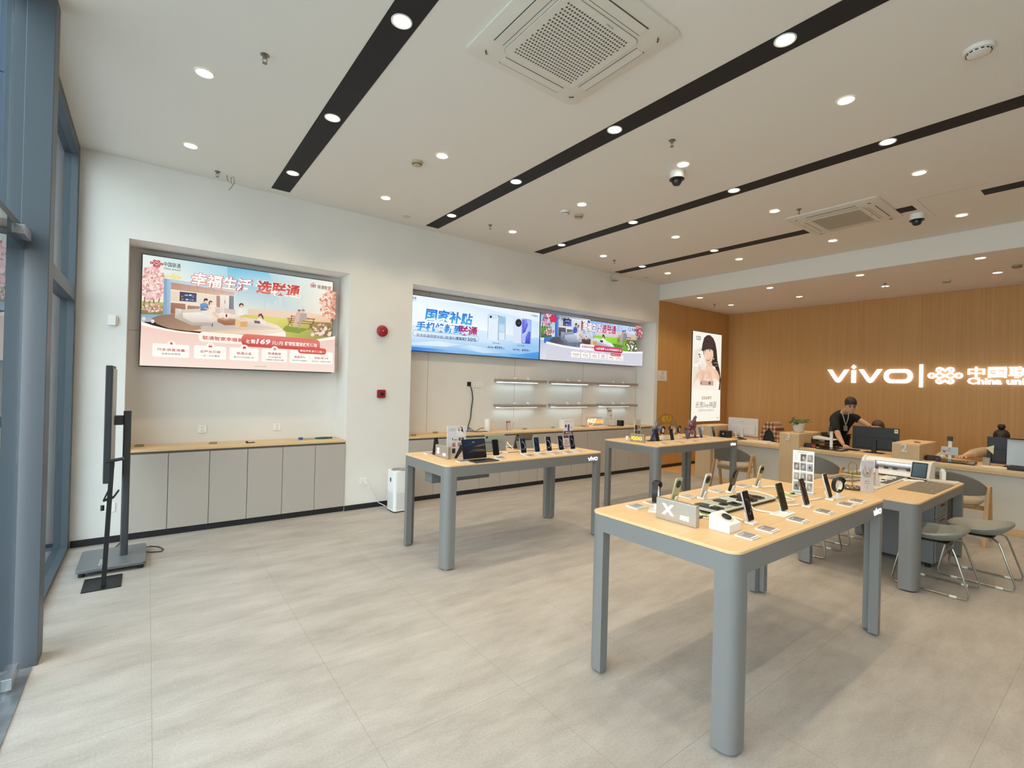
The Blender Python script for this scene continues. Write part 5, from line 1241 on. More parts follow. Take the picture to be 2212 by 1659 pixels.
def phone(label, x, y, rot, col, lean=14, w=0.076, h=0.162, scr=('0e0f14', '1d2026', '5a6470'), lens=None, z=0.0125, group='phones on the display tables', cable=None):
    t = thing('phone', label, 'phone', (x, y, ZT+z), rot, group)
    R = Matrix.Rotation(math.radians(-lean), 4, 'X')
    b = B(); b.prism(rr(w, h, 0.011, 5, 0, h/2), 0, 0.0078, 'y'); b.xf(R); b.out('body', mat('phone_'+col, col, 0.25, 0.35), t, bevel=0.0015)
    a = swoosh(w-0.006, h-0.006, *scr); a.out('display', mat_glossprint, t, tuple(R @ Vector((-(w-0.006)/2, -0.0083, 0.003))), rot=(math.radians(-lean), 0, 0))
    if lens:
        b = B(); b.prism(circ(0, h-0.040, lens, 24), -0.0045, -0.0002, 'y'); b.xf(R); L = b.out('camera_disc', mat('camera_black', '121214', 0.15), t, bevel=0.001)
        b = B(); b.prism(circ(0, h-0.040, lens*0.35, 16), -0.0055, -0.0047, 'y'); b.xf(R); b.out('glass', mat('lens_glass', '2b2d35', 0.05), L)
    return t
mat_glossprint = art_mat('glossy_print', 0)
mat_glossprint = bpy.data.materials['glossy_print']; mat_glossprint.node_tree.nodes['Principled BSDF'].inputs['Roughness'].default_value = 0.1

def cord(name, label, pts, r=0.0035, m=None):
    P = [Vector(p) for p in pts]; out = []
    for i in range(len(P)-1):
        p0, p1, p2, p3 = P[max(0, i-1)], P[i], P[i+1], P[min(len(P)-1, i+2)]
        for k in range(6):
            u = k/6
            out.append(0.5*((2*p1) + (p2-p0)*u + (2*p0-5*p1+4*p2-p3)*u*u + (3*p1-p0-3*p2+p3)*u**3))
    out.append(P[-1])
    return tag(B().tube(out, r, 7).out(name, m or M_WHITE), label, 'cord')

def name_plate(label, x, y, h, big, small, colr='f7faff', rot=-math.pi/2, w=0.245, emit=1.3):
    """metal plate facing -x, lit letters"""
    t = thing('series_sign', label, 'sign', (x, y, ZT), rot, 'metal table signs')
    B().box(0, w, 0, 0.034, 0.0, h).out('plate', mat('sign_aluminium', 'b9b0a6', 0.35, 0.6), t, smooth=0, bevel=0.004, seg=3)
    m_ = mat('lit_'+colr, colr, 0.4, emit=emit)
    if small:
        solid_text('lit_letter', big, 0.078, 0.002, m_, t, (0.040, 0, 0.034), bold=0.028, sx=1.15)
        solid_text('lit_small_letters', small, 0.026, 0.002, m_, t, (w*0.62, 0, 0.026), bold=0.04)
    else:
        solid_text('lit_letter', big, 0.062, 0.002, m_, t, (w*0.12, 0, 0.030), bold=0.03, width=w*0.74)
    return t

# --- foreground table
name_plate('metal sign with a lit X on the foreground table', TX[0]+0.187, 1.652, 0.115, 'X', '系列')
FRONT = ((2.628, 1.300, 'b3b2c6', 'slim dark-screened phone standing first from the X sign', ('101116', '1c1d24', '6c7484')),
         (3.330, 1.296, '6d665f', 'bronze-edged phone standing before the upright leaflet', ('15161a', '2a2a2c', '6a6a66')),
         (3.695, 1.296, 'c9cfcb', 'silver-edged phone standing nearest the black smartwatch', ('170f18', '1d1320', '2a2030')))
for i, (x, y, c, lab, scr) in enumerate(FRONT):
    stand_for(x, y-0.005, 0.06, 'white phone stand, %s in the foreground table front row' % ('first', 'third', 'fourth')[i]); phone(lab, x, y, 0.06, c, 15, scr=scr, cable=True)
stand_for(3.045, 1.300, 0.06, 'white phone stand with a wide foot plate holding the dark green phone', True); phone('wider dark green folding phone with a curved lower edge', 3.045, 1.305, 0.06, '39453a', 15, 0.086, 0.160, ('1a2018', '2c3428', '4a5446'))
BACK = ((2.635, 1.782, 'b7bd9a', 'pale green phone seen from behind, nearest the X sign', 0.024), (2.945, 1.770, 'dcdad2', 'white phone seen from behind, second in the back row', 0.027),
        (3.300, 1.772, '2b2b2d', 'black phone seen from behind with a large camera disc', 0.027), (3.668, 1.768, 'b9b49c', 'champagne phone seen from behind at the far end of the back row', 0.027))
for i, (x, y, c, lab, r) in enumerate(BACK):
    stand_for(x, y+0.005, math.pi, 'white phone stand, %s in the foreground table back row' % ORD[i]); phone(lab, x, y, math.pi+0.06, c, 14, 0.075, 0.162, lens=r)
for i, (x, y, tn) in enumerate(((2.372, 1.184, '8e8c92'), (2.576, 1.184, '8b7f78'), (2.915, 1.177, '6b6a6c'), (3.262, 1.172, '77716e'), (3.607, 1.168, '7c716b'), (3.790, 1.165, '85766f'))):
    card('flat price card, %s from the X sign in the front row' % ORD[i], x, y, 0.04, tn)
for i, (x, y, tn) in enumerate(((2.370, 1.857, '8d8c93'), (2.540, 1.862, '94807a'), (2.900, 1.848, 'b9b0a4'), (3.245, 1.847, 'c9b4ac'), (3.590, 1.842, 'b29a90'))):
    card('flat price card, %s from the X sign in the back row' % ORD[i], x, y, 0.0, tn)
t = thing('demo_tray', 'pale flat tray of phone samples in the middle of the foreground table', 'tray', (2.605, 1.480, ZT))
B().prism(rr(0.72, 0.185, 0.006, 3, 0.36, 0.0925), 0.0015, 0.016).out('foot_board', M_BLKPL, t, smooth=0); B().prism(rr(0.735, 0.200, 0.006, 3, 0.36, 0.0925), 0.0165, 0.021).out('board', mat('tray_grey', 'c3c6bd', 0.35), t, smooth=0, bevel=0.001)
for i, (dx, c, lab) in enumerate(((0.075, '2f2f31', 'black phone lying on the sample tray, nearest the X sign'), (0.175, 'b9c2ae', 'pale green phone lying second on the sample tray'), (0.275, '37393c', 'charcoal phone lying third on the sample tray'), (0.375, 'c9cdbf', 'pale phone lying fourth on the sample tray'), (0.475, '2b2b2d', 'dark phone lying fifth on the sample tray'), (0.585, '4a3a30', 'brown phone lying last on the sample tray'))):
    q = thing('sample_phone', lab, 'phone', (2.605+dx, 1.487+(0.01 if i % 2 else 0), ZT+0.0215), -0.03, 'phones lying on the sample tray')
    B().prism(rr(0.072, 0.160, 0.012, 5, 0, 0.085), 0, 0.008).out('body', mat('phone_'+c, c, 0.3), q, bevel=0.0015)
    B().prism(circ(0.004 if i % 2 else -0.004, 0.045, 0.026, 24), 0.0083, 0.012).out('camera_disc', mat('camera_black', '121214', 0.15), q, bevel=0.001)
    if i % 2 == 0: B().box(-0.014, 0.014, 0.062, 0.078, 0.0085, 0.014).out('sensor', M_WHITE, q, smooth=0)
for (x, y, r, lab, c2) in ((2.585, 1.545, 0.3, 'green and cream paper tag beside the earbud box', '6f9a4a'), (3.565, 1.500, -0.15, 'green and cream paper tag beside the upright leaflet', '8fb86a')):
    t = thing('paper_tag', lab, 'paper tag', (x, y, ZT+0.0015), r); a = Art(step=0.00005)
    a.rect(0, 0, 0.10, 0.07, 'dcd6a6', raw=True); a.rect(0.035, 0.012, 0.08, 0.058, c2, raw=True); a.rect(0.005, 0.01, 0.03, 0.02, 'b9a86a', raw=True)
    a.out('print', M_PRINT, t, (-0.05, -0.035, 0.0024), flat=True); B().box(-0.05, 0.05, -0.035, 0.035, 0, 0.002).out('sheet', mat('tag_paper', 'dcd6a6', 0.6), t, smooth=0)
# earbud box with a sloping lid
t = thing('earbud_box', 'white box with a sloping face showing a black earbud case', 'box', (2.395, 1.315, ZT), 0.02)
b = B(); prof = [(-0.055, 0.0), (0.055, 0.0), (0.055, 0.072), (0.045, 0.085), (-0.055, 0.042)]
b.loft([[(-0.058, y, z) for y, z in prof], [(0.058, y, z) for y, z in prof]])
b.out('body', M_WHITE, t, smooth=0, bevel=0.002)
sl = math.atan2(0.043, 0.10)
for nm, rx, ry, z0, z1, m_ in (('recess', 0.044, 0.036, 0.0006, 0.0016, mat('recess_white', 'd3d0cb', 0.5)), ('earbud_case', 0.030, 0.024, 0.002, 0.010, M_PHB)):
    b = B(); b.lathe([(1.0, z0), (0.97, z1*0.6+z0*0.4), (0.7, z1)], 28); b.xf(Matrix.Diagonal((rx, ry, 1, 1))); b.xf(Matrix.Translation((0.004, -0.005, 0.0636)) @ Matrix.Rotation(sl, 4, 'X')); b.out(nm, m_, t)
def watch(label, x, y, rot, z=ZT, s=1.0, band='17171a'):
    t = thing('smartwatch', label, 'watch', (x, y, z), rot, 'smartwatches on white stands')
    pts = [(0.028*s*math.cos(a), 0, 0.075*s+0.036*s*math.sin(a)) for a in [2*math.pi*i/28 for i in range(28)]]
    b = B(); rings = []
    for i in range(28):
        a = 2*math.pi*i/28; c, q = math.cos(a), math.sin(a); th = 0.0018*s
        rings.append([((0.038*s+k*th)*c, w_, 0.074*s+(0.042*s+k*th)*q) for k, w_ in ((-1, -0.011*s), (1, -0.011*s), (1, 0.011*s), (-1, 0.011*s))])
    rings.append(rings[0]); b.loft(rings, cap=False); b.out('band', mat('band_'+band, band, 0.5), t)
    b = B(); b.lathe([(0.020*s, 0), (0.021*s, 0.003*s), (0.020*s, 0.008*s), (0.015*s, 0.0095*s)], 24); b.xf(Matrix.Translation((0.030*s, 0, 0.100*s)) @ Matrix.Rotation(math.radians(55), 4, 'Y')); b.out('case', M_PHB, t)
    return t
def watch_stand(label, x, y, rot, s=1.0):
    t = thing('watch_stand', label, 'watch stand', (x, y, ZT), rot, 'white watch stands')
    B().prism(rr(0.075*s, 0.05*s, 0.006, 4), 0, 0.008).out('base', M_WHITE, t, bevel=0.001)
    B().box(-0.006*s, 0.006*s, -0.006*s, 0.006*s, 0.0085, 0.032*s).out('stem', M_WHITE, t, smooth=0)
    b = B(); rings = []
    for i in range(19):
        a = math.radians(-150 + 300*i/18 + 90); c, q = math.cos(a), math.sin(a)
        rings.append([((0.024*s+k*0.0015)*c, w_, 0.072*s+(0.027*s+k*0.0015)*q) for k, w_ in ((-1, -0.010*s), (1, -0.010*s), (1, 0.010*s), (-1, 0.010*s))])
    b.loft(rings); b.out('c_ring', M_WHITE, t)
    return t
for (x, y, r, s, la, lb) in ((2.402, 1.745, 0.5, 1.45, 'black smartwatch on a white stand behind the X sign', 'white C-shaped watch stand behind the X sign'), (3.815, 1.290, -0.3, 1.18, 'black smartwatch on a white stand at the right end of the foreground table', 'white C-shaped watch stand at the right end of the foreground table')):
    watch_stand(lb, x, y, r, s); watch(la, x, y, r, ZT, s)
# upright leaflet
def leaflet(label, x, y, rot, w, h, art_fn, base=True):
    t = thing('leaflet_stand', label, 'leaflet stand', (x, y, ZT), rot, 'upright acrylic leaflets')
    if base: B().box(-0.004, w+0.004, -0.045, 0.035, 0.0, 0.004).out('foot', mat('clear_plastic', 'e6ebec', 0.25, alpha=0.55), t, smooth=0)
    B().box(0, w, 0.0, 0.004, 0.0045, h).out('panel', M_WHITE, t, smooth=0)
    a = Art(step=0.00004); art_fn(a, w, h-0.006); a.out('print', M_PRINT, t, (0, -0.0006, 0.0055))
    return t
def art_photo(a, w, h):
    a.rect(0, 0, w, h, 'e9e7e2', raw=True); R = random.Random(5)
    for i, (y0, y1) in enumerate(((0.74, 0.92), (0.52, 0.70), (0.28, 0.46), (0.03, 0.24))):
        for j in range(3):
            x0 = 0.06+0.31*j; tone = R.choice(['6d665e', '8a8178', '4f4b48', 'a3978a', '9b98a8', 'b5a79a', '7d8590'])
            if (i, j) == (0, 0):
                for k in range(4): a.rect(w*0.08, h*(0.78+0.035*k), w*(0.22+0.03*(k % 2)), h*(0.79+0.035*k), 'b5b1ab', raw=True)
                continue
            a.poly([(w*x0, h*y0), (w*(x0+0.27), h*y0), (w*(x0+0.27), h*y1), (w*x0, h*y1)], [tone, R.choice(['59534e', '8f867d', 'c2b8ad']), tone, R.choice(['b9b2aa', '4a4643', 'a8a0b5'])], True)
            a.disc(w*(x0+0.13), h*(y0+y1)/2, w*0.05, R.choice(['c9a58a', '3d3936', 'd8d3cc', 'b7b4c2']), 10, w*0.09, raw=True)
    for k in range(3): a.rect(w*0.2, h*(0.945+0.012*k), w*0.7, h*(0.950+0.012*k), 'a5a19b', raw=True)
    for yy in (0.715, 0.475, 0.255): a.rect(w*0.3, h*yy, w*0.68, h*(yy+0.01), 'b9b5af', raw=True)
leaflet('upright narrow leaflet of small photos at the back of the foreground table', 3.757, 1.560, -math.pi/2+0.12, 0.135, 0.300, art_photo)
# white cords and puck cables
for i, (lab, pts) in enumerate((('white cord beside the earbud box', [(2.62, 1.335, 0.933), (2.60, 1.39, 0.94), (2.52, 1.44, 0.93), (2.50, 1.50, 0.926)]), ('white cord behind the dark green phone', [(2.95, 1.33, 0.93), (2.93, 1.42, 0.928), (3.00, 1.48, 0.93), (3.02, 1.515, 0.926)]),
        ('white curled cord behind the bronze-edged phone', [(3.31, 1.335, 0.93), (3.24, 1.36, 0.928), (3.22, 1.40, 0.930), (3.30, 1.42, 0.932), (3.40, 1.40, 0.932), (3.46, 1.45, 0.93), (3.48, 1.512, 0.926)]),
        ('white curled cord behind the silver-edged phone', [(3.67, 1.335, 0.93), (3.58, 1.345, 0.928), (3.50, 1.36, 0.93), (3.55, 1.41, 0.932), (3.64, 1.44, 0.93), (3.68, 1.508, 0.926)]),
        ('white cord behind the pale green phone', [(2.635, 1.745, 0.93), (2.66, 1.71, 0.935), (2.72, 1.70, 0.93), (2.58, 1.66, 0.928), (2.55, 1.53, 0.926)]), ('white cord behind the white phone', [(2.945, 1.735, 0.93), (3.02, 1.70, 0.94), (3.10, 1.71, 0.935), (3.20, 1.69, 0.93)]),
        ('white cord behind the black phone', [(3.30, 1.735, 0.93), (3.36, 1.70, 0.94), (3.42, 1.72, 0.935), (3.46, 1.66, 0.93), (3.42, 1.53, 0.926)]), ('white cord behind the champagne phone', [(3.668, 1.73, 0.93), (3.72, 1.68, 0.94), (3.74, 1.64, 0.935), (3.66, 1.60, 0.93), (3.62, 1.52, 0.926)]))):
    cord('security_cord', lab, pts, 0.0045)

# --- table by the air purifier
name_plate('metal sign with a lit S on the table by the air purifier', TS[0]+0.187, TS[1]+0.563, 0.115, 'S', '系列')
def art_model(a, w, h):
    a.rect(0, 0, w, h, 'd9d7dc', raw=True)
    a.poly([(w*0.56, h*0.70), (w*0.60, h*0.93), (w*0.70, h*0.985), (w*0.80, h*0.95), (w*0.90, h*0.70)], '2c2424', True); a.disc(w*0.69, h*0.90, w*0.075, 'e7c4ae', 14, w*0.10, raw=True)
    a.poly([(w*0.48, h*0.66), (w*0.55, h*0.82), (w*0.70, h*0.84), (w*0.86, h*0.78), (w*0.93, h*0.66)], 'e9e4e4', True); a.poly([(w*0.50, h*0.77), (w*0.56, h*0.79), (w*0.55, h*0.87), (w*0.50, h*0.86)], 'f7f5f2', True)
    for i in range(5): a.rect(w*0.10, h*(0.83+0.022*i), w*(0.46-0.03*(i % 2)), h*(0.838+0.022*i), 'a9a7ad', raw=True)
    for j, (x0, y0, x1, y1, c) in enumerate(((0.62, 0.50, 0.90, 0.60, '4f3d3a'), (0.28, 0.52, 0.32, 0.60, '3a383d'), (0.36, 0.52, 0.54, 0.545, '5a585d'), (0.28, 0.30, 0.46, 0.44, 'b98d78'), (0.28, 0.08, 0.46, 0.25, '55443f'), (0.58, 0.30, 0.76, 0.44, '8a8f9c'))):
        a.rect(w*x0, h*y0, w*x1, h*y1, c, raw=True)
    a.disc(w*0.37, h*0.35, w*0.05, 'c9453f', 8, raw=True); a.disc(w*0.37, h*0.17, w*0.05, '2a2220', 8, w*0.09, raw=True); a.disc(w*0.75, h*0.55, w*0.06, 'b8926f', 8, raw=True)
    for yy in (0.60, 0.55, 0.40, 0.34, 0.2, 0.14): a.rect(w*0.07, h*yy, w*0.22, h*(yy+0.008), 'b3b1b7', raw=True)
leaflet('upright leaflet with a long-haired model beside the S sign', 2.345, 4.135, -0.05, 0.21, 0.300, art_model)
def art_purple(a, w, h):
    a.rect(0, 0, w, h, 'e6e2ea', raw=True); a.rect(0, h*0.36, w, h*0.66, '59406e', raw=True); a.rect(w*0.42, h*0.60, w*0.62, h*0.92, '4f4766', raw=True); a.poly([(w*0.42, h*0.60), (w*0.62, h*0.60), (w*0.60, h*0.92), (w*0.46, h*0.94)], ['6d5f8a', '4b3f66', '39305a', '564a78'], True)
    a.disc(w*0.22, h*0.86, w*0.09, '25222c', 14, w*0.13, raw=True); a.rect(w*0.70, h*0.80, w*0.94, h*0.82, '8d8a94', raw=True); a.rect(w*0.70, h*0.76, w*0.88, h*0.775, '8d8a94', raw=True)
    a.text('送豪礼抢先购', w*0.5, h*0.565, 0.020, 'e9cfae', 'c', 0.02, raw=True, width=w*0.62); a.text('享大礼包至高惊喜', w*0.5, h*0.47, 0.022, 'e9cfae', 'c', 0.02, raw=True, width=w*0.84)
    a.rect(w*0.03, h*0.04, w*0.97, h*0.34, 'd9d0d6', raw=True); a.rect(w*0.60, h*0.14, w*0.75, h*0.33, '4b3f3f', raw=True)
    for i in range(4): a.rect(w*0.10, h*(0.08+0.06*i), w*0.50, h*(0.11+0.06*i), 'a8868e', raw=True)
    a.rect(0, 0, w, h*0.03, '8a4a58', raw=True)
leaflet('upright purple and white offer leaflet behind the last phones', 3.925, 4.160, 0.0, 0.150, 0.290, art_purple)
# open tablet with keyboard
t = thing('tablet_computer', 'open tablet with keyboard showing a dark sunset picture', 'tablet', (2.50, 3.86, ZT), 0.03)
R = Matrix.Rotation(math.radians(-14), 4, 'X')
b = B(); b.prism(rr(0.268, 0.186, 0.010, 4, 0, 0.093), 0, 0.0065, 'y'); b.xf(R); b.xf(Matrix.Translation((0, 0, 0.010))); b.out('body', M_PHB, t, bevel=0.001)
a = Art(step=0.00004); w, h = 0.254, 0.172
a.poly([(0, 0), (w, 0), (w, h), (0, h)], ['14161c', '1d1a18', '2b3444', '1d2a45'], True)
for pts, c in (([(0.03, 0.05), (0.12, 0.060), (0.25, 0.052), (0.25, 0.075), (0.12, 0.085)], ['2a2b30', '4a4038', '4a3a2a', '7a5a34', '3a3a42']), ([(0.10, 0.10), (0.19, 0.105), (0.25, 0.115), (0.25, 0.13), (0.18, 0.125)], ['2f3646', '8a6a40', 'a98350', '3a4050', '2f3646']), ([(0, 0.115), (0.12, 0.13), (0.20, 0.15), (0.10, 0.145)], ['24344f', '3a4458', '2a3448', '24344f'])): a.poly(pts, c, True)
a.text('09:41', 0.110, 0.146, 0.012, 'dfe6f0', 'l', 0.01, raw=True)
a.out('display', mat_glossprint, t, tuple(R @ Vector((-w/2, -0.0071, 0.007)) + Vector((0, 0, 0.010))), rot=(math.radians(-14), 0, 0))
B().prism(rr(0.270, 0.165, 0.008, 4, 0.02, -0.098), 0.001, 0.008).out('keyboard', M_DKGREY, t, bevel=0.001)
b = B()
for r_ in range(5):
    for c_ in range(13): b.box(-0.098+c_*0.0188, -0.098+c_*0.0188+0.0155, -0.045-r_*0.019-0.0155, -0.045-r_*0.019, 0.0082, 0.0092)
b.out('keys', M_BLKPL, t, smooth=0)
b = B(); b.loft([[(-0.13, 0.012, 0.14), (-0.06, 0.012, 0.14), (-0.06, 0.016, 0.14), (-0.13, 0.016, 0.14)], [(-0.13, 0.115, 0.001), (-0.10, 0.115, 0.001), (-0.10, 0.119, 0.001), (-0.13, 0.119, 0.001)]]); b.xf(Matrix.Translation((0, 0.045, 0))); b.out('folio_leg', M_PHB, t, smooth=0)
def back_tablet(label, x, y, rot, col, w=0.255, h=0.175):
    t = thing('tablet_computer', label, 'tablet', (x, y, ZT), rot, 'tablets on the near display table')
    R = Matrix.Rotation(math.radians(-16), 4, 'X')
    b = B(); b.prism(rr(w, h, 0.010, 4, 0, h/2), 0, 0.0065, 'y'); b.xf(R); b.xf(Matrix.Translation((0, 0, 0.009))); b.out('body', mat('tablet_'+col, col, 0.35, 0.3), t, bevel=0.001)
    b = B(); b.prism(circ(w/2-0.024, h-0.024, 0.013, 18), -0.003, -0.0002, 'y'); b.xf(Matrix.Translation((0, 0, 0.009)) @ R); b.xf(Matrix.Identity(4)); b.out('camera_disc', mat('camera_blue', '1d2a44', 0.15), t)
    b = B(); b.box(-w/2, w/2, 0.002, 0.006, 0.0, h*0.52); b.xf(Matrix.Translation((0, 0.0005, 0.009)) @ Matrix.Rotation(math.radians(22), 4, 'X')); b.xf(Matrix.Translation((0, 0.075, -0.004))); b.out('folio_cover', mat('folio_grey', '7f8280', 0.6), t, smooth=0)
    B().prism(rr(w, 0.10, 0.008, 4, 0, -0.062), 0.001, 0.0075).out('keyboard', M_DKGREY, t)
    return t
back_tablet('pale green tablet seen from behind on the near display table', 3.00, 4.29, math.pi-0.02, '9fb4b2'); back_tablet('dark grey tablet seen from behind on the near display table', 3.44, 4.33, math.pi+0.03, '6b6560')
t = thing('phone_easel', 'small black easel behind the model leaflet', 'easel', (2.36, 4.38, ZT), 0.2)
b = B(); b.loft([[(-0.04, 0.0, 0.001), (0.06, 0.0, 0.001), (0.06, 0.006, 0.001), (-0.04, 0.006, 0.001)], [(0.02, 0.05, 0.155), (0.06, 0.05, 0.155), (0.06, 0.056, 0.155), (0.02, 0.056, 0.155)]]); b.out('back', M_BLKPL, t, smooth=0); B().box(-0.07, 0.06, -0.07, -0.001, 0, 0.012).out('foot', M_BLKPL, t, smooth=0)
SPH = ((2.795, '20242c', 'black-screened phone beside the open tablet', ('0d0e10', '141517', '1a1b1d')), (3.145, 'a9b0bd', 'second phone from the open tablet with a blue swirl picture', ('10131c', '33466e', 'a9b6c8')), (3.330, 'a5b8c4', 'phone showing a plain dark blue picture, third from the open tablet', ('10202e', '2a4258', '35506a')),
       (3.500, 'b9bcc4', 'fourth phone from the open tablet with a silver swirl picture', ('12141c', '3a4668', 'c9ced8')), (3.678, '9aa0b3', 'fifth phone from the open tablet, before the purple leaflet', ('10121a', '2f3c5a', '8d97ab')), (3.855, '8d93a8', 'last phone in the row, at the right end of the near display table', ('10121a', '33405e', '9aa4b6')))
for i, (x, c, lab, scr) in enumerate(SPH):
    stand_for(x, 3.925, 0.0, 'white phone stand, %s in the row beside the open tablet' % ORD[i]); phone(lab, x, 3.930, 0.0, c, 14, 0.073, 0.158, scr)
for i, (x, y, tn) in enumerate(((2.325, 3.800, '45433f'), (2.765, 3.812, '55524f'), (3.118, 3.792, '5f5a5a'), (3.298, 3.798, '77757a'), (3.474, 3.792, '8f8c94'), (3.645, 3.784, '75708a'), (3.830, 3.792, '8d9a94'))):
    card('flat price card in front of the open tablet table phones, %s from the left' % ORD[i], x, y, 0.0, tn)
for i, (x, y, lab) in enumerate(((2.29, 4.375, 'flat white price card at the left rear corner of the near display table'), (2.96, 4.47, 'flat white price card behind the pale green tablet'), (3.40, 4.46, 'flat white price card behind the dark grey tablet'))): card(lab, x, y, 0.1, '9a8f88')
for lab, pts in (('white cord looped before the pale green tablet', [(2.80, 3.965, 0.93), (2.88, 4.03, 0.945), (2.95, 4.06, 0.95), (3.02, 4.04, 0.935), (2.98, 4.08, 0.926)]), ('white cord trailing behind the swirl phones', [(3.14, 3.965, 0.93), (3.20, 4.06, 0.94), (3.34, 4.12, 0.945), (3.50, 4.05, 0.93), (3.62, 4.12, 0.926)]), ('white cord looped over the dark grey tablet', [(3.25, 4.24, 0.932), (3.26, 4.36, 0.98), (3.30, 4.42, 0.99), (3.32, 4.47, 0.926)]), ('white cord beside the pale green tablet', [(2.82, 4.16, 0.93), (2.84, 4.24, 0.97), (2.845, 4.36, 0.97), (2.86, 4.42, 0.926)])):
    cord('security_cord', lab, pts, 0.0045)

# --- table with the yellow sign
name_plate('metal sign with yellow lit letters on the far display table', TQ[0]+0.16, TQ[1]+0.555, 0.108, 'iQOO', None, 'ffd21f', w=0.235, emit=1.1)
QPH = ((5.500, 'first phone from the yellow sign on the far display table', '141b2c'), (5.830, 'second phone from the yellow sign on the far display table', '15161c'), (6.200, 'third phone from the yellow sign on the far display table', '141419'), (6.540, 'fourth phone on the far display table, before the red standee', '1b2028'), (6.890, 'fifth phone on the far display table, nearest the white monitor', '18242c'))
for i, (x, lab, c) in enumerate(QPH):
    stand_for(x, 3.985, 0.0, 'white phone stand, %s from the yellow sign on the far table' % ORD[i]); phone(lab, x, 3.990, 0.0, '3a3d44' if i < 3 else 'a9b0b4', 14, 0.074, 0.160, (c, '23262f', '2f3440'))
for i, (x, y) in enumerate(((5.42, 3.83), (5.76, 3.82), (6.10, 3.82), (6.44, 3.82), (6.82, 3.83))): card('flat price card, %s from the yellow sign on the far table' % ORD[i], x, y, 0.0, 'a58f74')
for i, (x, y) in enumerate(((5.95, 4.18), (6.15, 4.30), (6.10, 4.12))): card('flat price card in the middle of the far table, %s from the left' % ORD[i], x, y, 0.1, '9a8a78')
for i, (x, y, r, lab) in enumerate(((6.20, 4.42, 0.2, 'left of the three smartwatches under the clear arch'), (6.42, 4.40, 2.6, 'middle of the three smartwatches under the clear arch'), (6.62, 4.42, 0.4, 'right of the three smartwatches under the clear arch'))):
    watch_stand('white watch stand, %s of three on the far display table' % ORD[i], x, y, r, 1.3); watch(lab, x, y, r, ZT, 1.3, '17171a' if i != 1 else 'cfcac2')
def art_menu(a, w, h):
    a.rect(0, 0, w, h, 'c9c3ba', raw=True); a.text('MENU', w*0.5, h*0.90, 0.012, '8d8478', 'c', 0.01, raw=True); a.rect(w*0.25, h*0.82, w*0.8, h*0.85, 'c9a24a', raw=True)
    for x0, y0, x1, y1, c in ((0.06, 0.50, 0.50, 0.74, '4a3d36'), (0.56, 0.50, 0.92, 0.74, 'b9b2a8'), (0.06, 0.24, 0.48, 0.47, '55473f'), (0.54, 0.24, 0.94, 0.47, '6a5347'), (0.06, 0.03, 0.94, 0.21, '7a5f50')): a.rect(w*x0, h*y0, w*x1, h*y1, c, raw=True)
    a.rect(w*0.66, h*0.55, w*0.80, h*0.70, '33302e', raw=True)
leaflet('upright grey leaflet behind the yellow sign', 5.36, 4.27, 0.0, 0.130, 0.285, art_menu)
t = thing('earbud_pair', 'small white earbud case beside the yellow sign', 'earbuds', (5.29, 4.335, ZT)); b = B(); b.lathe([(0.014, 0), (0.022, 0.006), (0.026, 0.030), (0.020, 0.052), (0.006, 0.060)], 18); b.out('case', M_WHITE, t)
def standee(label, x, y, rot, outline, base_w, pal, seed):
    """painted acrylic cut-out of abstract shards on a black foot"""
    t = thing('acrylic_standee', label, 'standee', (x, y, ZT), rot, 'painted acrylic standees')
    B().box(-base_w/2, base_w/2, -0.05, 0.05, 0, 0.006).out('foot', M_BLKPL, t, smooth=0, bevel=0.001)
    b = B(); b.prism(outline, 0, 0.006, 'y'); b.xf(Matrix.Translation((0, 0, 0.0065))); b.out('sheet', mat('standee_back', '8f8a8a', 0.4), t, smooth=0)
    a = Art(step=0.00004); a.poly(outline, pal[0], True); R = random.Random(seed)
    cx = sum(p[0] for p in outline)/len(outline); cy = sum(p[1] for p in outline)/len(outline)
    for i in range(len(outline)):
        p, q = outline[i], outline[(i+1) % len(outline)]; k = R.uniform(0.2, 0.7)
        a.poly([p, q, (cx+(q[0]-cx)*k*0.6, cy+(q[1]-cy)*k*0.6), (cx+(p[0]-cx)*k, cy+(p[1]-cy)*k)], [R.choice(pal) for _ in range(4)], True)
    a.out('painting', mat_glossprint, t, (0, -0.0066, 0.0065))
standee('blue shard-shaped painted standee behind the first phone of the far table', 5.64, 4.150, 0.0, [(-0.10, 0), (0.10, 0), (0.07, 0.09), (0.12, 0.12), (0.155, 0.20), (0.10, 0.17), (0.06, 0.19), (0.075, 0.265), (0.045, 0.235), (0.02, 0.275), (0.0, 0.20), (-0.03, 0.17), (-0.075, 0.21), (-0.06, 0.13), (-0.07, 0.07)], 0.24, ['3f4a78', '8fa2c4', '5a6aa0', 'c9d2e2', '2c3358', '6f7fb0'], 3)
standee('red and blue shard-shaped painted standee behind the fourth phone of the far table', 6.58, 4.175, 0.0, [(-0.13, 0), (-0.05, 0), (-0.03, 0.08), (0.02, 0.02), (0.05, 0.09), (0.07, 0), (0.13, 0), (0.10, 0.12), (0.12, 0.18), (0.10, 0.27), (0.13, 0.30), (0.09, 0.325), (0.04, 0.29), (0.0, 0.24), (-0.05, 0.26), (-0.10, 0.23), (-0.09, 0.16), (-0.15, 0.11)], 0.30, ['7a3d4a', '9a5a66', '5a4a78', '8f9ac2', 'c9b5b0', '4a2c38'], 9)
t = thing('acrylic_arch', 'clear acrylic arch with a yellow label over the watches', 'arch', (6.41, 4.505, ZT))
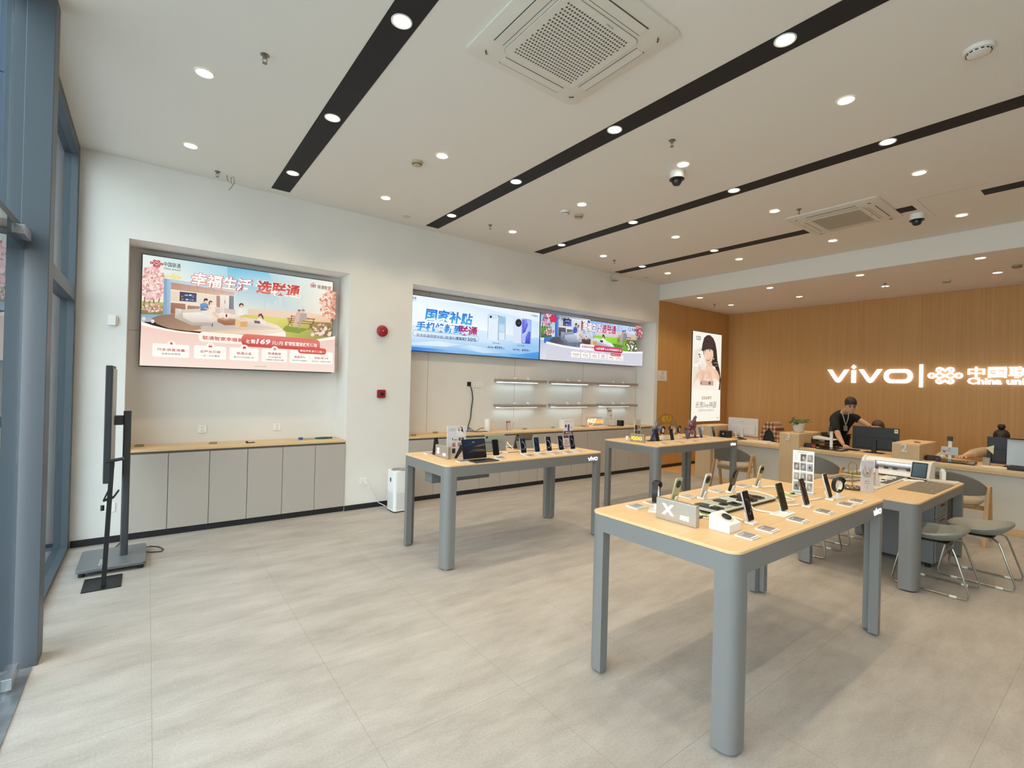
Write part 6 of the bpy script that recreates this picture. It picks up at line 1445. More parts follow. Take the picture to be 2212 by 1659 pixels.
b = B(); outer = [(0.30*math.cos(a_)*1.02, 0.345*math.sin(a_)**0.9 if math.sin(a_) > 0 else 0) for a_ in [math.pi*i/32 for i in range(33)]]; inner = [(0.225*math.cos(a_), 0.185*math.sin(a_) if math.sin(a_) > 0 else 0) for a_ in [math.pi*i/32 for i in range(33)]]
b.loft([[(x, yy, z) for x, z in (o_, i_) for yy in (0,)] for o_, i_ in []] or [[(o_[0], -0.004, o_[1]), (o_[0], 0.004, o_[1]), (i_[0], 0.004, i_[1]), (i_[0], -0.004, i_[1])] for o_, i_ in zip(outer, inner)])
b.out('sheet', M_ACRYL, t, smooth=30)
a = Art(step=0.00005); a.poly([(-0.125, 0.035), (-0.10, 0), (0.10, 0), (0.125, 0.035), (0.125, 0.055), (0.10, 0.09), (-0.10, 0.09), (-0.125, 0.055)], 'c79a2b', True); a.text('iQOO', -0.06, 0.045, 0.030, '6b4f12', 'l', 0.015, raw=True, width=0.07); a.poly([(0.045, 0.075), (0.085, 0.075), (0.065, 0.035)], '4f3a10', True); a.rect(-0.05, 0.015, 0.06, 0.024, '6b4f12', raw=True)
B().prism([(-0.125, 0.035), (-0.10, 0), (0.10, 0), (0.125, 0.035), (0.125, 0.055), (0.10, 0.09), (-0.10, 0.09), (-0.125, 0.055)], 0.0045, 0.006, 'y').out('label_plate', mat('amber_acrylic', 'c79a2b', 0.2), t, (0, 0, 0.215), smooth=0); a.out('label_print', M_PRINT, t, (0, -0.0064, 0.215))

# --- worktop below the twin screens
ZW = 0.8945
t = thing('speaker_tower', 'white round-edged router tower on the long worktop', 'router', (4.335, 6.36, ZW)); B().lathe([(0.052, 0), (0.056, 0.006), (0.056, 0.19), (0.052, 0.198), (0.02, 0.200)], 28).out('body', M_WHITE, t); B().lathe([(0.051, 0.1985), (0.049, 0.2012), (0.01, 0.2012)], 28).out('cap', mat('router_cap', 'd3d3d0', 0.5), t)
cord('router_cable', 'tangled black cables running to the white router tower', [(4.27, 6.36, 0.945), (4.22, 6.36, 0.95), (4.17, 6.38, 0.92), (4.10, 6.36, 0.90), (4.03, 6.42, 0.96), (4.06, 6.40, 0.905), (4.15, 6.30, 0.901), (4.25, 6.33, 0.902), (4.30, 6.30, 0.902)], 0.005, M_BLKPL)
cord('blue_cable', 'coiled blue network cable on the long worktop', [(3.86, 6.45, 0.90), (3.95, 6.46, 0.905), (4.05, 6.48, 0.90), (3.98, 6.42, 0.902), (4.08, 6.40, 0.90), (4.00, 6.45, 0.905)], 0.005, mat('cable_blue', '4f7fc2', 0.5))
t = thing('framed_card', 'small red-edged price card leaning on the long worktop', 'price card', (4.80, 6.40, ZW), 0.15)
b = B(); b.box(-0.045, 0.045, 0, 0.004, 0, 0.15); b.xf(Matrix.Rotation(math.radians(-10), 4, 'X')); b.out('frame', mat('card_red', 'a8483f', 0.5), t, smooth=0)
a = Art(step=0.00005); a.rect(0, 0, 0.074, 0.112, 'e9e4dd', raw=True); a.text('价格表', 0.037, 0.118, 0.020, 'f2e6dc', 'c', 0.02, raw=True, width=0.055)
for i in range(6): a.rect(0.010, 0.012+i*0.016, 0.062-0.012*(i % 2), 0.018+i*0.016, '8d867f', raw=True)
a.out('sheet', M_PRINT, t, (-0.037, -0.0016, 0.006), rot=(math.radians(-10), 0, 0))
def grommet(label, x, y):
    t = thing('cable_grommet', label, 'cable grommet', (x, y, ZW), rnd.uniform(-0.3, 0.3), 'brass cable grommets'); m_ = mat('aged_brass', '9a8a55', 0.4, 0.6)
    B().prism(rr(0.085, 0.05, 0.02, 4), 0, 0.004).out('plate', m_, t); b = B(); b.box(-0.038, 0.038, -0.018, 0.018, 0, 0.003); b.xf(Matrix.Translation((0.004, 0.002, 0.014)) @ Matrix.Rotation(0.25, 4, 'X')); b.out('flap', m_, t, smooth=0)
for q in ((3.44, 6.42, 'brass cable grommet on the long worktop left of the model leaflet'), (5.13, 6.40, 'brass cable grommet on the long worktop right of the red price card'), (5.80, 6.43, 'brass cable grommet on the long worktop left of the white carton'), (6.58, 6.44, 'brass cable grommet on the long worktop under the neon sign'), (2.99, 6.22, 'brass cable grommet at the left end of the long worktop'),
          (-0.055, 6.38, 'brass cable grommet on the short worktop behind the rolling stand'), (0.60, 6.32, 'brass cable grommet in the middle of the short worktop')): grommet(q[2], q[0], q[1])
t = thing('carton', 'white carton behind the purple leaflet on the long worktop', 'carton', (5.98, 6.26, ZW)); B().box(-0.13, 0.13, -0.06, 0.06, 0, 0.16).out('box', M_WHITE, t, smooth=0, bevel=0.002); B().box(-0.13, 0.13, -0.012, 0.012, 0.1602, 0.1608).out('tape', mat('carton_tape', 'cfcac0', 0.4), t, smooth=0); B().box(0.0, 0.05, -0.0606, -0.0602, 0.04, 0.11).out('label', mat('carton_label', 'b9b6b3', 0.6), t, smooth=0)
t = thing('neon_sign', 'orange neon lettering with a smile standing on a white base', 'neon sign', (6.62, 6.27, ZW), -0.04); M_NEON = mat('neon_orange', 'ff7a2a', 0.4, emit=3.0); M_NEONW = mat('neon_core', 'ffd9a8', 0.4, emit=1.8)
B().box(0.0, 0.28, -0.045, 0.045, 0, 0.022).out('base', M_WHITE, t, smooth=0, bevel=0.003)
B().box(-0.12, 0.30, 0.020, 0.024, 0.0225, 0.19).out('backing', M_ACRYL, t, smooth=0)
solid_text('neon_big_letters', '小天才', 0.095, 0.006, M_NEONW, t, (-0.095, 0.016, 0.085), bold=0.006, width=0.225)
solid_text('neon_small_letters', '电话手表', 0.042, 0.006, M_NEON, t, (0.145, 0.016, 0.085), bold=0.03, width=0.15)
B().tube([(-0.11+0.19*k/12, 0.012, 0.075-0.045*math.sin(math.pi*k/12)) for k in range(13)], 0.005).out('neon_smile', M_NEON, t)
B().tube([(0.135, 0.014, 0.070), (0.305, 0.014, 0.070), (0.31, 0.014, 0.135), (0.135, 0.014, 0.14)], 0.004, closed=True).out('neon_frame', M_NEON, t)
t = thing('slanted_sign', 'tall slanted white product sign on the long worktop', 'sign', (7.18, 6.33, ZW)); 
b = B(); b.loft([[(0.02, -0.004, 0.006), (0.16, -0.004, 0.006), (0.16, 0.004, 0.006), (0.02, 0.004, 0.006)], [(-0.10, 0.0, 0.36), (0.04, 0.0, 0.36), (0.04, 0.008, 0.36), (-0.10, 0.008, 0.36)]]); b.out('panel', M_WHITE, t, smooth=0)
B().box(0.0, 0.17, -0.05, 0.05, 0, 0.005).out('foot', M_BLKPL, t, smooth=0)
a = Art(step=0.00005, f=lambda u, v: (u*0.14 + 0.02 - 0.12*v, v*0.354), size=(1, 1))
a.poly([(0, 0), (1, 0), (1, 1), (0, 1)], 'e6e6e4'); a.poly([(0.12, 0.80), (0.85, 0.80), (0.85, 0.85), (0.12, 0.85)], '3a3a3c'); a.poly([(0.5, 0.50), (0.66, 0.50), (0.66, 0.60), (0.5, 0.60)], '2a2a2c'); a.poly([(0.2, 0.70), (0.8, 0.70), (0.8, 0.715), (0.2, 0.715)], 'a5a5a5'); a.poly([(0.2, 0.40), (0.85, 0.40), (0.85, 0.42), (0.2, 0.42)], 'a5a5a5'); a.poly([(0.2, 0.34), (0.7, 0.34), (0.7, 0.36), (0.2, 0.36)], 'a5a5a5'); a.poly([(0.1, 0.93), (0.3, 0.93), (0.3, 0.96), (0.1, 0.96)], '6a6a6c')
a.out('print', M_PRINT, t, (0, -0.0056, 0.006))
t = thing('speaker_cube', 'small black cube speaker on the long worktop', 'speaker', (7.47, 6.30, ZW)); b = B(); b.prism(rr(0.115, 0.10, 0.02, 5), 0, 0.112); b.out('body', M_BLKPL, t, bevel=0.01, seg=3); B().box(-0.045, 0.045, -0.0515, -0.0505, 0.015, 0.095).out('grille', mat('grille_black', '0f0f10', 0.8), t, smooth=0)
# --- short worktop
t = thing('trash_picker', 'blue and green handled hand tool lying on the short worktop', 'tool', (1.50, 6.34, ZW), -0.03)
B().tube([(0.06, 0, 0.012), (0.20, 0, 0.012)], 0.008).out('shaft', M_CHROME, t); B().cyl(0.03, 0, 0.001, 0.030, 0.026).out('blue_head', mat('tool_blue', '2358b8', 0.4), t); b = B(); b.loft([[(0.20, -0.012, 0.004), (0.20, 0.012, 0.004), (0.20, 0.012, 0.022), (0.20, -0.012, 0.022)], [(0.30, -0.018, 0.002), (0.30, 0.018, 0.002), (0.30, 0.018, 0.026), (0.30, -0.018, 0.026)], [(0.41, -0.010, 0.004), (0.41, 0.010, 0.004), (0.41, 0.010, 0.022), (0.41, -0.010, 0.022)]]); b.out('green_handle', mat('tool_green', '1f5f5a', 0.4), t, bevel=0.003)
t = thing('black_bracket', 'small flat black bracket on the short worktop', 'bracket', (0.965, 6.26, ZW), 0.3); B().box(-0.045, 0.045, -0.018, 0.018, 0, 0.008).out('plate', M_BLKPL, t, smooth=0, bevel=0.002); B().box(-0.045, -0.035, -0.018, 0.018, 0.0085, 0.022).out('lip', M_BLKPL, t, smooth=0)

# ------------------------------------------------------------------ craft table goods
ZK = 0.7505
def cutting_mat(label, x, y, w, d, rot=0.0):
    t = thing('cutting_mat', label, 'cutting mat', (x, y, ZK), rot, 'grey cutting mats')
    B().box(0, w, 0, d, 0, 0.003).out('mat', mat('mat_grey', '7b7364', 0.7), t, smooth=0)
    a = Art(step=0.00004); R = random.Random(4)
    a.line([(0.02, 0.02), (w-0.02, 0.02), (w-0.02, d-0.02), (0.02, d-0.02)], 0.002, '9a9284', True, raw=True)
    for i in range(18): x0 = R.uniform(0.06, w-0.14); y0 = R.uniform(0.04, d-0.05); a.line([(x0, y0), (x0+R.uniform(0.02, 0.10), y0)], 0.0035, 'aaa294', raw=True)
    for i in range(6): x0 = R.uniform(0.06, w-0.1); a.line([(x0, 0.03), (x0, d-0.03)], 0.0012, '8b8375', raw=True)
    a.out('print', M_PRINT, t, (0, 0, 0.0032), flat=True)
cutting_mat('grey cutting mat at the near end of the craft table', 5.69, 1.165, 0.78, 0.27)
cutting_mat('grey cutting mat at the far left of the craft table', 5.68, 1.785, 0.46, 0.26)
# white cutting machine, its length runs along y
t = thing('cutting_machine', 'white film cutting machine with a lit slot and a tilted touch screen', 'machine', (6.615, 1.655, ZK), 0)
prof = [(-0.10, 0.012), (0.10, 0.012), (0.105, 0.06), (0.10, 0.165), (0.075, 0.185), (0.02, 0.185), (-0.035, 0.165), (-0.045, 0.155), (-0.045, 0.075), (-0.115, 0.055), (-0.12, 0.02)]
b = B(); b.loft([[(x, y, z) for x, z in prof] for y in (-0.26, 0.30)]); b.out('body', mat('machine_white', 'e6e1da', 0.35), t, bevel=0.004)
for y0, y1 in ((-0.285, -0.2605), (0.3005, 0.33)):
    b = B(); pe = [(-0.12, 0.0), (0.11, 0.0), (0.112, 0.17), (0.08, 0.195), (0.015, 0.195), (-0.06, 0.165), (-0.12, 0.06)]; b.loft([[(x, y, z) for x, z in pe] for y in (y0, y1)]); b.out('end_cap', mat('machine_white', 'e6e1da', 0.35), t, bevel=0.008, seg=3)
B().box(-0.0475, -0.0455, -0.25, 0.20, 0.078, 0.152).out('slot', mat('slot_grey', '7d7f82', 0.4), t, smooth=0)
B().box(-0.0500, -0.0480, -0.24, 0.19, 0.128, 0.146).out('light_strip', mat('slot_light', 'd9e8ff', 0.4, emit=1.6), t, smooth=0)
B().tube([(-0.058, -0.24, 0.115), (-0.058, 0.19, 0.115)], 0.008).out('roller', M_CHROME, t)
B().box(-0.085, -0.052, 0.20, 0.29, 0.075, 0.158).out('carriage', mat('machine_white', 'e6e1da', 0.35), t, smooth=0, bevel=0.006)
for y in (-0.10, 0.02, 0.10): B().box(-0.068, -0.050, y-0.02, y+0.02, 0.078, 0.092).out('pinch_wheel', M_BLKPL, t, smooth=0, bevel=0.003)
R_ = Matrix.Translation((-0.125, -0.20, 0.012)) @ Matrix.Rotation(math.radians(-90), 4, 'Z') @ Matrix.Rotation(math.radians(-22), 4, 'X')
b = B(); b.prism(rr(0.145, 0.185, 0.012, 5, 0, 0.0925), 0, 0.018, 'y'); b.xf(R_); pn = b.out('touch_panel', mat('machine_white', 'e6e1da', 0.35), t, bevel=0.003)
a = Art(step=0.00004); a.poly(rr(0.132, 0.168, 0.006, 4, 0, 0.0925), '14161a', True); a.poly([(-0.054, 0.022), (0.054, 0.022), (0.054, 0.163), (-0.054, 0.163)], ['3f5a66', '2f4854', '4a6a76', '55747f'], True)
ob = a.out('display', art_mat('dim_display', 0.55), pn); ob.matrix_local = R_ @ Matrix.Translation((0, -0.0186, 0))
cord('machine_cable', 'dark cable behind the touch screen of the cutting machine', [(6.70, 1.36, 0.80), (6.735, 1.365, 0.80), (6.755, 1.355, 0.79), (6.765, 1.34, 0.756)], 0.004, M_BLKPL)
t = thing('sample_tray', 'white tray of small cut samples on the craft table', 'tray', (5.47, 1.53, ZK), 0.02)
B().box(0, 1.05, 0, 0.19, 0.0, 0.008).out('board', mat('tray_white', 'd9d8d0', 0.4), t, smooth=0, bevel=0.002)
b = B()
for i in range(9): b.box(0.40+i*0.07, 0.45+i*0.07, 0.02, 0.075, 0.0085, 0.012)
b.out('dark_slots', mat('slot_dark', '5b5750', 0.6), t, smooth=0)
R = random.Random(12)
for i in range(16):
    x, y = 5.47+0.36+R.uniform(0, 0.5), 1.62+R.uniform(-0.01, 0.05)
    o = B().cbox((0, 0, 0.0055), (R.uniform(0.03, 0.06), R.uniform(0.03, 0.05), 0.010)).out('sample_block', M_WHITE, None, (x, y, ZK+0.0128 + (0.0225 if False else 0)), smooth=0, rot=(0, 0, R.uniform(-1, 1)), bevel=0.001)
    tag(o, 'small white sample block heaped on the white tray', 'sample', 'white sample blocks on the tray')
t = thing('cosmetic_tier', 'two-tier brass stand of bead trinkets on the craft table', 'tiered stand', (5.30, 1.675, ZK)); M_BRS = mat('brass', 'a8834a', 0.35, 0.7)
for nm, z in (('lower_dish', 0.004), ('upper_dish', 0.142)):
    b = B(); b.lathe([(0.03, z), (0.092, z+0.004), (0.098, z+0.012), (0.093, z+0.013), (0.088, z+0.008), (0.0, z+0.007)], 32); d = b.out(nm, M_BRS, t)
    b = B(); RR = random.Random(int(z*1000)); 
    for i in range(70):
        q = RR.uniform(0, 6.28); r_ = 0.082*RR.random()**0.5
        b.mi = RR.randrange(4); b.cbox((r_*math.cos(q), r_*math.sin(q), z+0.0155+RR.uniform(0, 0.006)), (RR.uniform(0.008, 0.018), RR.uniform(0.008, 0.016), 0.007))
    o = b.out('trinkets', [mat('bead_white', 'e3ded2', 0.3), mat('bead_green', '8fa05f', 0.3), mat('bead_blue', '8aa3ab', 0.3), mat('bead_gold', 'b39a62', 0.3)], d, smooth=0); o['kind'] = 'stuff'
B().tube([(0, 0, 0.002), (0, 0, 0.165)], 0.004).out('stem', M_BRS, t)
B().tube([(0.0, 0.034, 0.156)] + [(0.0, 0.034*math.cos(math.pi*i/12), 0.215+0.034*math.sin(math.pi*i/12)) for i in range(13)] + [(0.0, -0.034, 0.156)], 0.004).out('handle', M_BRS, t)
def art_film(a, w, h):
    a.poly([(0, 0), (w, 0), (w, h), (0, h)], ['d8c9c0', 'd3c3bb', 'b9bcc6', 'c2c4cc'], True); a.disc(w*0.45, h*0.62, w*0.36, '8fa3b8', 20, h*0.17, raw=True); a.disc(w*0.42, h*0.68, w*0.22, 'c9b9a8', 16, h*0.11, raw=True); a.line([(w*0.3, h*0.85), (w*0.42, h*0.5), (w*0.7, h*0.48), (w*0.85, h*0.8)], 0.012, 'c99b7c', raw=True); a.disc(w*0.5, h*0.6, w*0.09, '5f7fa3', 12, raw=True)
    a.text('磁吸卡', w*0.5, h*0.31, 0.013, '4f4a48', 'c', 0.01, raw=True); a.rect(w*0.25, h*0.25, w*0.75, h*0.265, '8d8580', raw=True)
    for i in range(5): a.rect(w*0.45, h*(0.08+0.026*i), w*0.55, h*(0.092+0.026*i), '8d8580', raw=True)
t = thing('leaflet_stand', 'upright pink and blue leaflet before the cutting machine', 'leaflet stand', (5.225, 1.585, ZK), -math.pi/2+0.75, 'upright acrylic leaflets')
B().box(0, 0.105, 0.0, 0.004, 0.0, 0.285).out('panel', mat('acrylic_pane', 'e2dedb', 0.25), t, smooth=0); B().box(0, 0.105, -0.03, 0.03, 0, 0.003).out('foot', mat('clear_plastic', 'e6ebec', 0.25, alpha=0.55), t, smooth=0); a = Art(step=0.00004); art_film(a, 0.105, 0.28); a.out('print', M_PRINT, t, (0, -0.0006, 0.003))
for i, (x, y, lab) in enumerate(((5.62, 1.64, 'clear sachet bottle with a white cap, left of the pair'), (5.70, 1.60, 'clear sachet bottle with a purple cap, right of the pair'), (5.43, 1.62, 'clear sachet with a purple cap behind the pink and blue leaflet'))):
    t = thing('sachet_bottle', lab, 'bottle', (x, y, ZK+(0.0085 if i < 2 else 0)), 0.5, 'clear sachet bottles'); b = B(); b.loft([[(px, py, 0) for px, py in rr(0.075, 0.05, 0.015, 4)], [(px, py, 0.13) for px, py in rr(0.05, 0.02, 0.008, 4)], [(px, py, 0.16) for px, py in rr(0.026, 0.018, 0.008, 4)]]); b.out('bag', mat('sachet_clear', 'd9d2cd', 0.2, alpha=0.7), t)
    B().prism(rr(0.030, 0.022, 0.009, 4), 0.1605, 0.190).out('cap', mat('cap_purple', '5d3a78', 0.4) if i else M_WHITE, t)
t = thing('glue_bottle', 'white two-spout bottle at the far end of the craft table', 'bottle', (6.70, 1.305, ZK), 0.5); B().prism(rr(0.085, 0.035, 0.012, 5), 0, 0.105).out('body', M_WHITE, t, bevel=0.004)
for s in (-1, 1): B().cyl(s*0.022, 0, 0.1055, 0.125, 0.011).out('spout', M_WHITE, t)
t = thing('film_roll', 'clear plastic sleeves of film at the end of the craft table', 'film', (6.46, 1.245, ZK+0.0035), 0.0)
for i in range(3): B().tube([(0.05*i, 0.13, 0.011), (0.05*i+0.07, -0.08, 0.011)], 0.010).out('sleeve', mat('film_clear', 'd8d2c6', 0.2, alpha=0.75), t)
t = thing('glove', 'crumpled white glove on the craft table before the machine', 'glove', (6.37, 1.475, ZK), -0.9); b = B()
b.loft([[(x, y, z) for y, z in ((-0.03*k, 0.001), (0.03*k, 0.001), (0.02*k, 0.014*k+0.001), (-0.02*k, 0.016*k+0.001))] for x, k in ((-0.09, 0.7), (-0.05, 0.9), (0.0, 1.1), (0.04, 0.9))])
for i in range(4): b.tube([(0.035, -0.02+0.013*i, 0.008), (0.065, -0.024+0.016*i, 0.009), (0.10-0.01*abs(i-1.5), -0.030+0.02*i, 0.008)], [0.007, 0.0065, 0.005])
b.out('cloth', M_WHITE, t, smooth=60)
cord('charging_cord', 'white cord lying across the far cutting mat', [(5.80, 1.98, 0.762), (5.72, 1.96, 0.762), (5.74, 1.88, 0.762), (5.88, 1.80, 0.762), (6.05, 1.75, 0.760)], 0.005)
cord('white_lead', 'white lead with a brass tip beside the near cutting mat', [(6.40, 1.60, 0.757), (6.36, 1.52, 0.757), (6.24, 1.45, 0.758)], 0.004)

# ------------------------------------------------------------------ things on the service desks
ZD = 0.7655
def monitor(label, x, y, w, h, z0, rot, back, bez, brand=None, crease=False):
    """screen faces +x, its back faces the customers"""
    t = thing('monitor', label, 'monitor', (x, y, ZD), rot, 'desk monitors')
    B().box(0.0, 0.022, -w/2, w/2, z0, z0+h).out('panel', back, t, smooth=0, bevel=0.004)
    B().box(-0.020, -0.0005, -w*0.42, w*0.42, z0+0.03, z0+h*(0.60 if crease else 0.55)).out('rear_housing', back, t, smooth=0, bevel=0.006)
    B().box(0.0225, 0.0235, -w/2+0.008, w/2-0.008, z0+0.015, z0+h-0.008).out('display', art_mat('office_display', 0.0) if False else M_SCREENOFF, t, smooth=0)
    B().box(-0.045, -0.0205, -0.03, 0.03, 0.004, z0+h*0.45).out('neck', bez, t, smooth=0, bevel=0.003)
    B().prism(rr(0.17, 0.24, 0.02, 4, -0.02, 0), 0, 0.006).out('foot', bez, t)
    if brand:
        a = Art(step=0.00005); a.text(brand, 0, 0, 0.028, '8d8b8a' if crease else '4a4a4a', 'c', 0.0, raw=True, width=0.075); a.out('badge', M_PRINT, t, (-0.0012, 0.02, z0+h*0.76 if crease else z0+h*0.12), -math.pi/2)
    return t
monitor('white-backed monitor on desk four behind the yellow-sign table', 8.84, 4.555, 0.56, 0.325, 0.052, 0.0, mat('monitor_white', 'cfccca', 0.45), mat('monitor_white', 'cfccca', 0.45), 'AOC', True)
mk2 = monitor('black monitor hiding the seated woman beside post two', 8.76, 2.49, 0.585, 0.35, 0.035, 0.0, M_BLKPL, M_BLKPL, 'AOC')
a = Art(step=0.00005); a.rect(0, 0, 0.045, 0.055, 'd9d3bd', raw=True); a.rect(0.008, 0.02, 0.037, 0.04, '8d897a', raw=True); a.out('asset_sticker', M_PRINT, mk2, (-0.0012, -0.235, 0.315), -math.pi/2)
monitor('black monitor before the woman with the hair bun', 8.80, 1.00, 0.56, 0.345, 0.020, 0.0, M_BLKPL, M_BLKPL)
t = thing('customer_screen', 'grey glossy customer screen at the right edge of the picture', 'screen', (8.58, 0.90, ZD), 0.0)
b = B(); b.loft([[(0.0, -0.22, 0.045), (0.012, -0.22, 0.045), (0.012, 0.17, 0.045), (0.0, 0.17, 0.045)], [(0.03, -0.22, 0.36), (0.042, -0.22, 0.36), (0.042, 0.17, 0.36), (0.03, 0.17, 0.36)]]); b.out('panel', mat('glossy_grey', '77746e', 0.06, spec=0.8), t, smooth=0)
B().box(-0.20, 0.06, -0.24, 0.14, 0, 0.040).out('black_base', M_BLKPL, t, smooth=0, bevel=0.004)
t = thing('document_stand', 'white and black document camera post with a payment board, right of post two', 'payment stand', (8.70, 1.625, ZD))
B().prism(rr(0.08, 0.08, 0.01, 4), 0, 0.008).out('base', M_WHITE, t); B().box(-0.014, 0.014, -0.018, 0.018, 0.0085, 0.275).out('post', M_WHITE, t, smooth=0, bevel=0.002); B().box(-0.04, 0.014, -0.026, 0.026, 0.2755, 0.335).out('camera_head', M_BLKPL, t, smooth=0, bevel=0.003)
B().box(-0.021, -0.0145, -0.085, 0.088, 0.085, 0.195).out('payment_board', mat('board_pale', 'b9c3c0', 0.3), t, smooth=0)
a = Art(step=0.00005); a.rect(0, 0, 0.173, 0.11, 'bcc6c3', raw=True); a.poly([(0.015, 0.07), (0.045, 0.05), (0.04, 0.025), (0.02, 0.035)], 'c0392b', True); a.poly([(0.018, 0.062), (0.03, 0.066), (0.032, 0.05)], 'd9a32b', True); a.text('收款', 0.07, 0.075, 0.016, '4a4f4f', 'l', 0.01, raw=True); a.text('微信支付', 0.045, 0.048, 0.018, 'b83a32', 'l', 0.01, raw=True, width=0.06)
a.out('board_print', M_PRINT, t, (-0.0216, 0.088, 0.085), -math.pi/2)
t = thing('document_wand', 'white post with a black camera head at the left of the standing man', 'document camera', (8.72, 3.055, ZD)); B().box(-0.05, 0.05, -0.04, 0.04, 0, 0.010).out('base', M_WHITE, t, smooth=0, bevel=0.002); B().box(-0.013, 0.013, -0.019, 0.019, 0.0105, 0.275).out('post', M_WHITE, t, smooth=0, bevel=0.002); B().box(-0.05, 0.02, -0.022, 0.022, 0.2755, 0.345).out('camera_head', M_BLKPL, t, smooth=0, bevel=0.003)
def pad(label, x, y, rot, w=0.36, d=0.24, col='2a2724'):
    t = thing('signature_pad', label, 'tablet', (x, y, ZD), rot, 'dark desk signature pads')
    b = B(); b.loft([[(-w/2, -d/2, 0), (w/2, -d/2, 0), (w/2, d/2, 0), (-w/2, d/2, 0)], [(-w/2, -d/2, 0.012), (w/2, -d/2, 0.012), (w/2, d/2, 0.030), (-w/2, d/2, 0.030)]]); b.out('body', M_BLKPL, t, smooth=0, bevel=0.003)
    b = B(); sl = 0.018/d; b.loft([[(x_, y_, 0.021+sl*y_+k) for x_, y_ in ((-w*0.45, -d*0.42), (w*0.28, -d*0.42), (w*0.28, d*0.42), (-w*0.45, d*0.42))] for k in (0.0005, 0.0012)]); b.out('display', mat('pad_'+col, col, 0.12), t, smooth=0)
    b = B(); b.loft([[(x_, y_, 0.021+sl*y_+k) for x_, y_ in ((w*0.31, -d*0.42), (w*0.46, -d*0.42), (w*0.46, d*0.42), (w*0.31, d*0.42))] for k in (0.0005, 0.0012)]); b.out('status_strip', mat('pad_strip', '77797a', 0.2), t, smooth=0)
pad('dark signature pad on the desk before the standing man', 8.50, 2.97, -math.pi/2-0.1); pad('dark signature pad on the desk right of post two', 8.56, 1.535, -math.pi/2+0.05, 0.38, 0.24, '38302b')
def bag(label, x, y, rot, c2):
    t = thing('zip_case', label, 'case', (x, y, ZD), rot, 'dark zip cases on the desks'); b = B(); b.loft([[(px*k, py*k, z) for px, py in rr(0.17, 0.10, 0.035, 5)] for k, z in ((0.94, 0), (1, 0.015), (0.97, 0.05), (0.8, 0.066))]); b.out('case', mat('case_dark', '2b1d20', 0.6), t, smooth=50)
    B().box(0.03, 0.075, -0.0515, -0.0495, 0.015, 0.045).out('patch', mat('case_'+c2, c2, 0.5), t, smooth=0)
bag('black and red zip case on the desk beside post three', 8.53, 3.285, -1.3, 'b3262a'); bag('dark purple zip case with a bright buckle right of post two', 8.56, 1.775, -1.4, '5a2f6a')
t = thing('tissue', 'crumpled white tissue beside the purple zip case', 'tissue', (8.98, 1.775, ZD)); R = random.Random(2); b = B(); n_ = 14; b.loft([[(0.075*k*math.cos(6.283*i/n_)*R.uniform(0.8, 1.15), 0.055*k*math.sin(6.283*i/n_)*R.uniform(0.8, 1.15), z*R.uniform(0.85, 1.15)) for i in range(n_)] for k, z in ((1, 0.002), (1.05, 0.03), (0.6, 0.065), (0.15, 0.085))]); b.out('paper', mat('tissue_white', 'd9cfbf', 0.8), t, smooth=0)
t = thing('paper_tray', 'black letter tray stack with papers behind post three', 'letter tray', (8.90, 3.208, ZD))
for i in range(3): B().box(-0.13, 0.13, -0.155, 0.155, 0.004+i*0.055, 0.010+i*0.055).out('shelf', M_BLKPL, t, smooth=0)
for sx in (-1, 1): B().box(sx*0.128-0.004, sx*0.128+0.004, -0.155, -0.145, 0, 0.13).box(sx*0.128-0.004, sx*0.128+0.004, 0.145, 0.155, 0, 0.13).out('frame', M_BLKPL, t, smooth=0)
B().box(-0.115, 0.115, -0.14, 0.14, 0.0605, 0.068).out('papers', mat('paper_buff', 'b59a6b', 0.8), t, smooth=0); b = B(); b.loft([[(-0.11, -0.15, 0.121), (0.11, -0.15, 0.121), (0.11, 0.14, 0.121), (-0.11, 0.14, 0.121)], [(-0.11, -0.15, 0.130), (0.11, -0.15, 0.130), (0.11, 0.14, 0.165), (-0.11, 0.14, 0.165)]]); b.out('top_papers', M_WHITE, t, smooth=0)
t = thing('keyboard', 'black keyboard and mat under the standing man', 'keyboard', (8.78, 2.86, ZD), -math.pi/2); B().box(-0.16, 0.16, -0.06, 0.06, 0, 0.016).out('body', M_BLKPL, t, smooth=0, bevel=0.003); b = B()
for r_ in range(4):
    for c_ in range(13): b.box(-0.15+c_*0.023, -0.132+c_*0.023, -0.05+r_*0.026, -0.030+r_*0.026, 0.0165, 0.020)
b.out('keys', M_DKGREY, t, smooth=0)
t = thing('keyboard', 'white keyboard on desk four before the tent bag', 'keyboard', (8.63, 4.15, ZD), -math.pi/2+0.25); B().box(-0.19, 0.19, -0.055, 0.055, 0, 0.014).out('body', M_WHITE, t, smooth=0, bevel=0.003); b = B()
for r_ in range(4):
    for c_ in range(15): b.box(-0.18+c_*0.024, -0.162+c_*0.024, -0.045+r_*0.024, -0.027+r_*0.024, 0.0145, 0.017)
b.out('keys', mat('key_grey', 'c9c5be', 0.5), t, smooth=0)
t = thing('phone_cradle', 'small pale stand with tangled cables left of the white keyboard', 'stand', (8.46, 4.46, ZD)); B().prism(rr(0.16, 0.12, 0.03, 5), 0, 0.010).out('base', mat('cradle_grey', '97938c', 0.5), t); B().bar((0.02, 0.02, 0.010), (0.0, 0.03, 0.145), 0.014, 0.010, (0, 1, 0)).out('arm', M_WHITE, t, smooth=0); B().tube([(0.0, -0.005, 0.12), (0.0, 0.055, 0.125), (0.0, 0.055, 0.165), (0.0, -0.005, 0.16)], 0.004, closed=True).out('clip', M_CHROME, t)
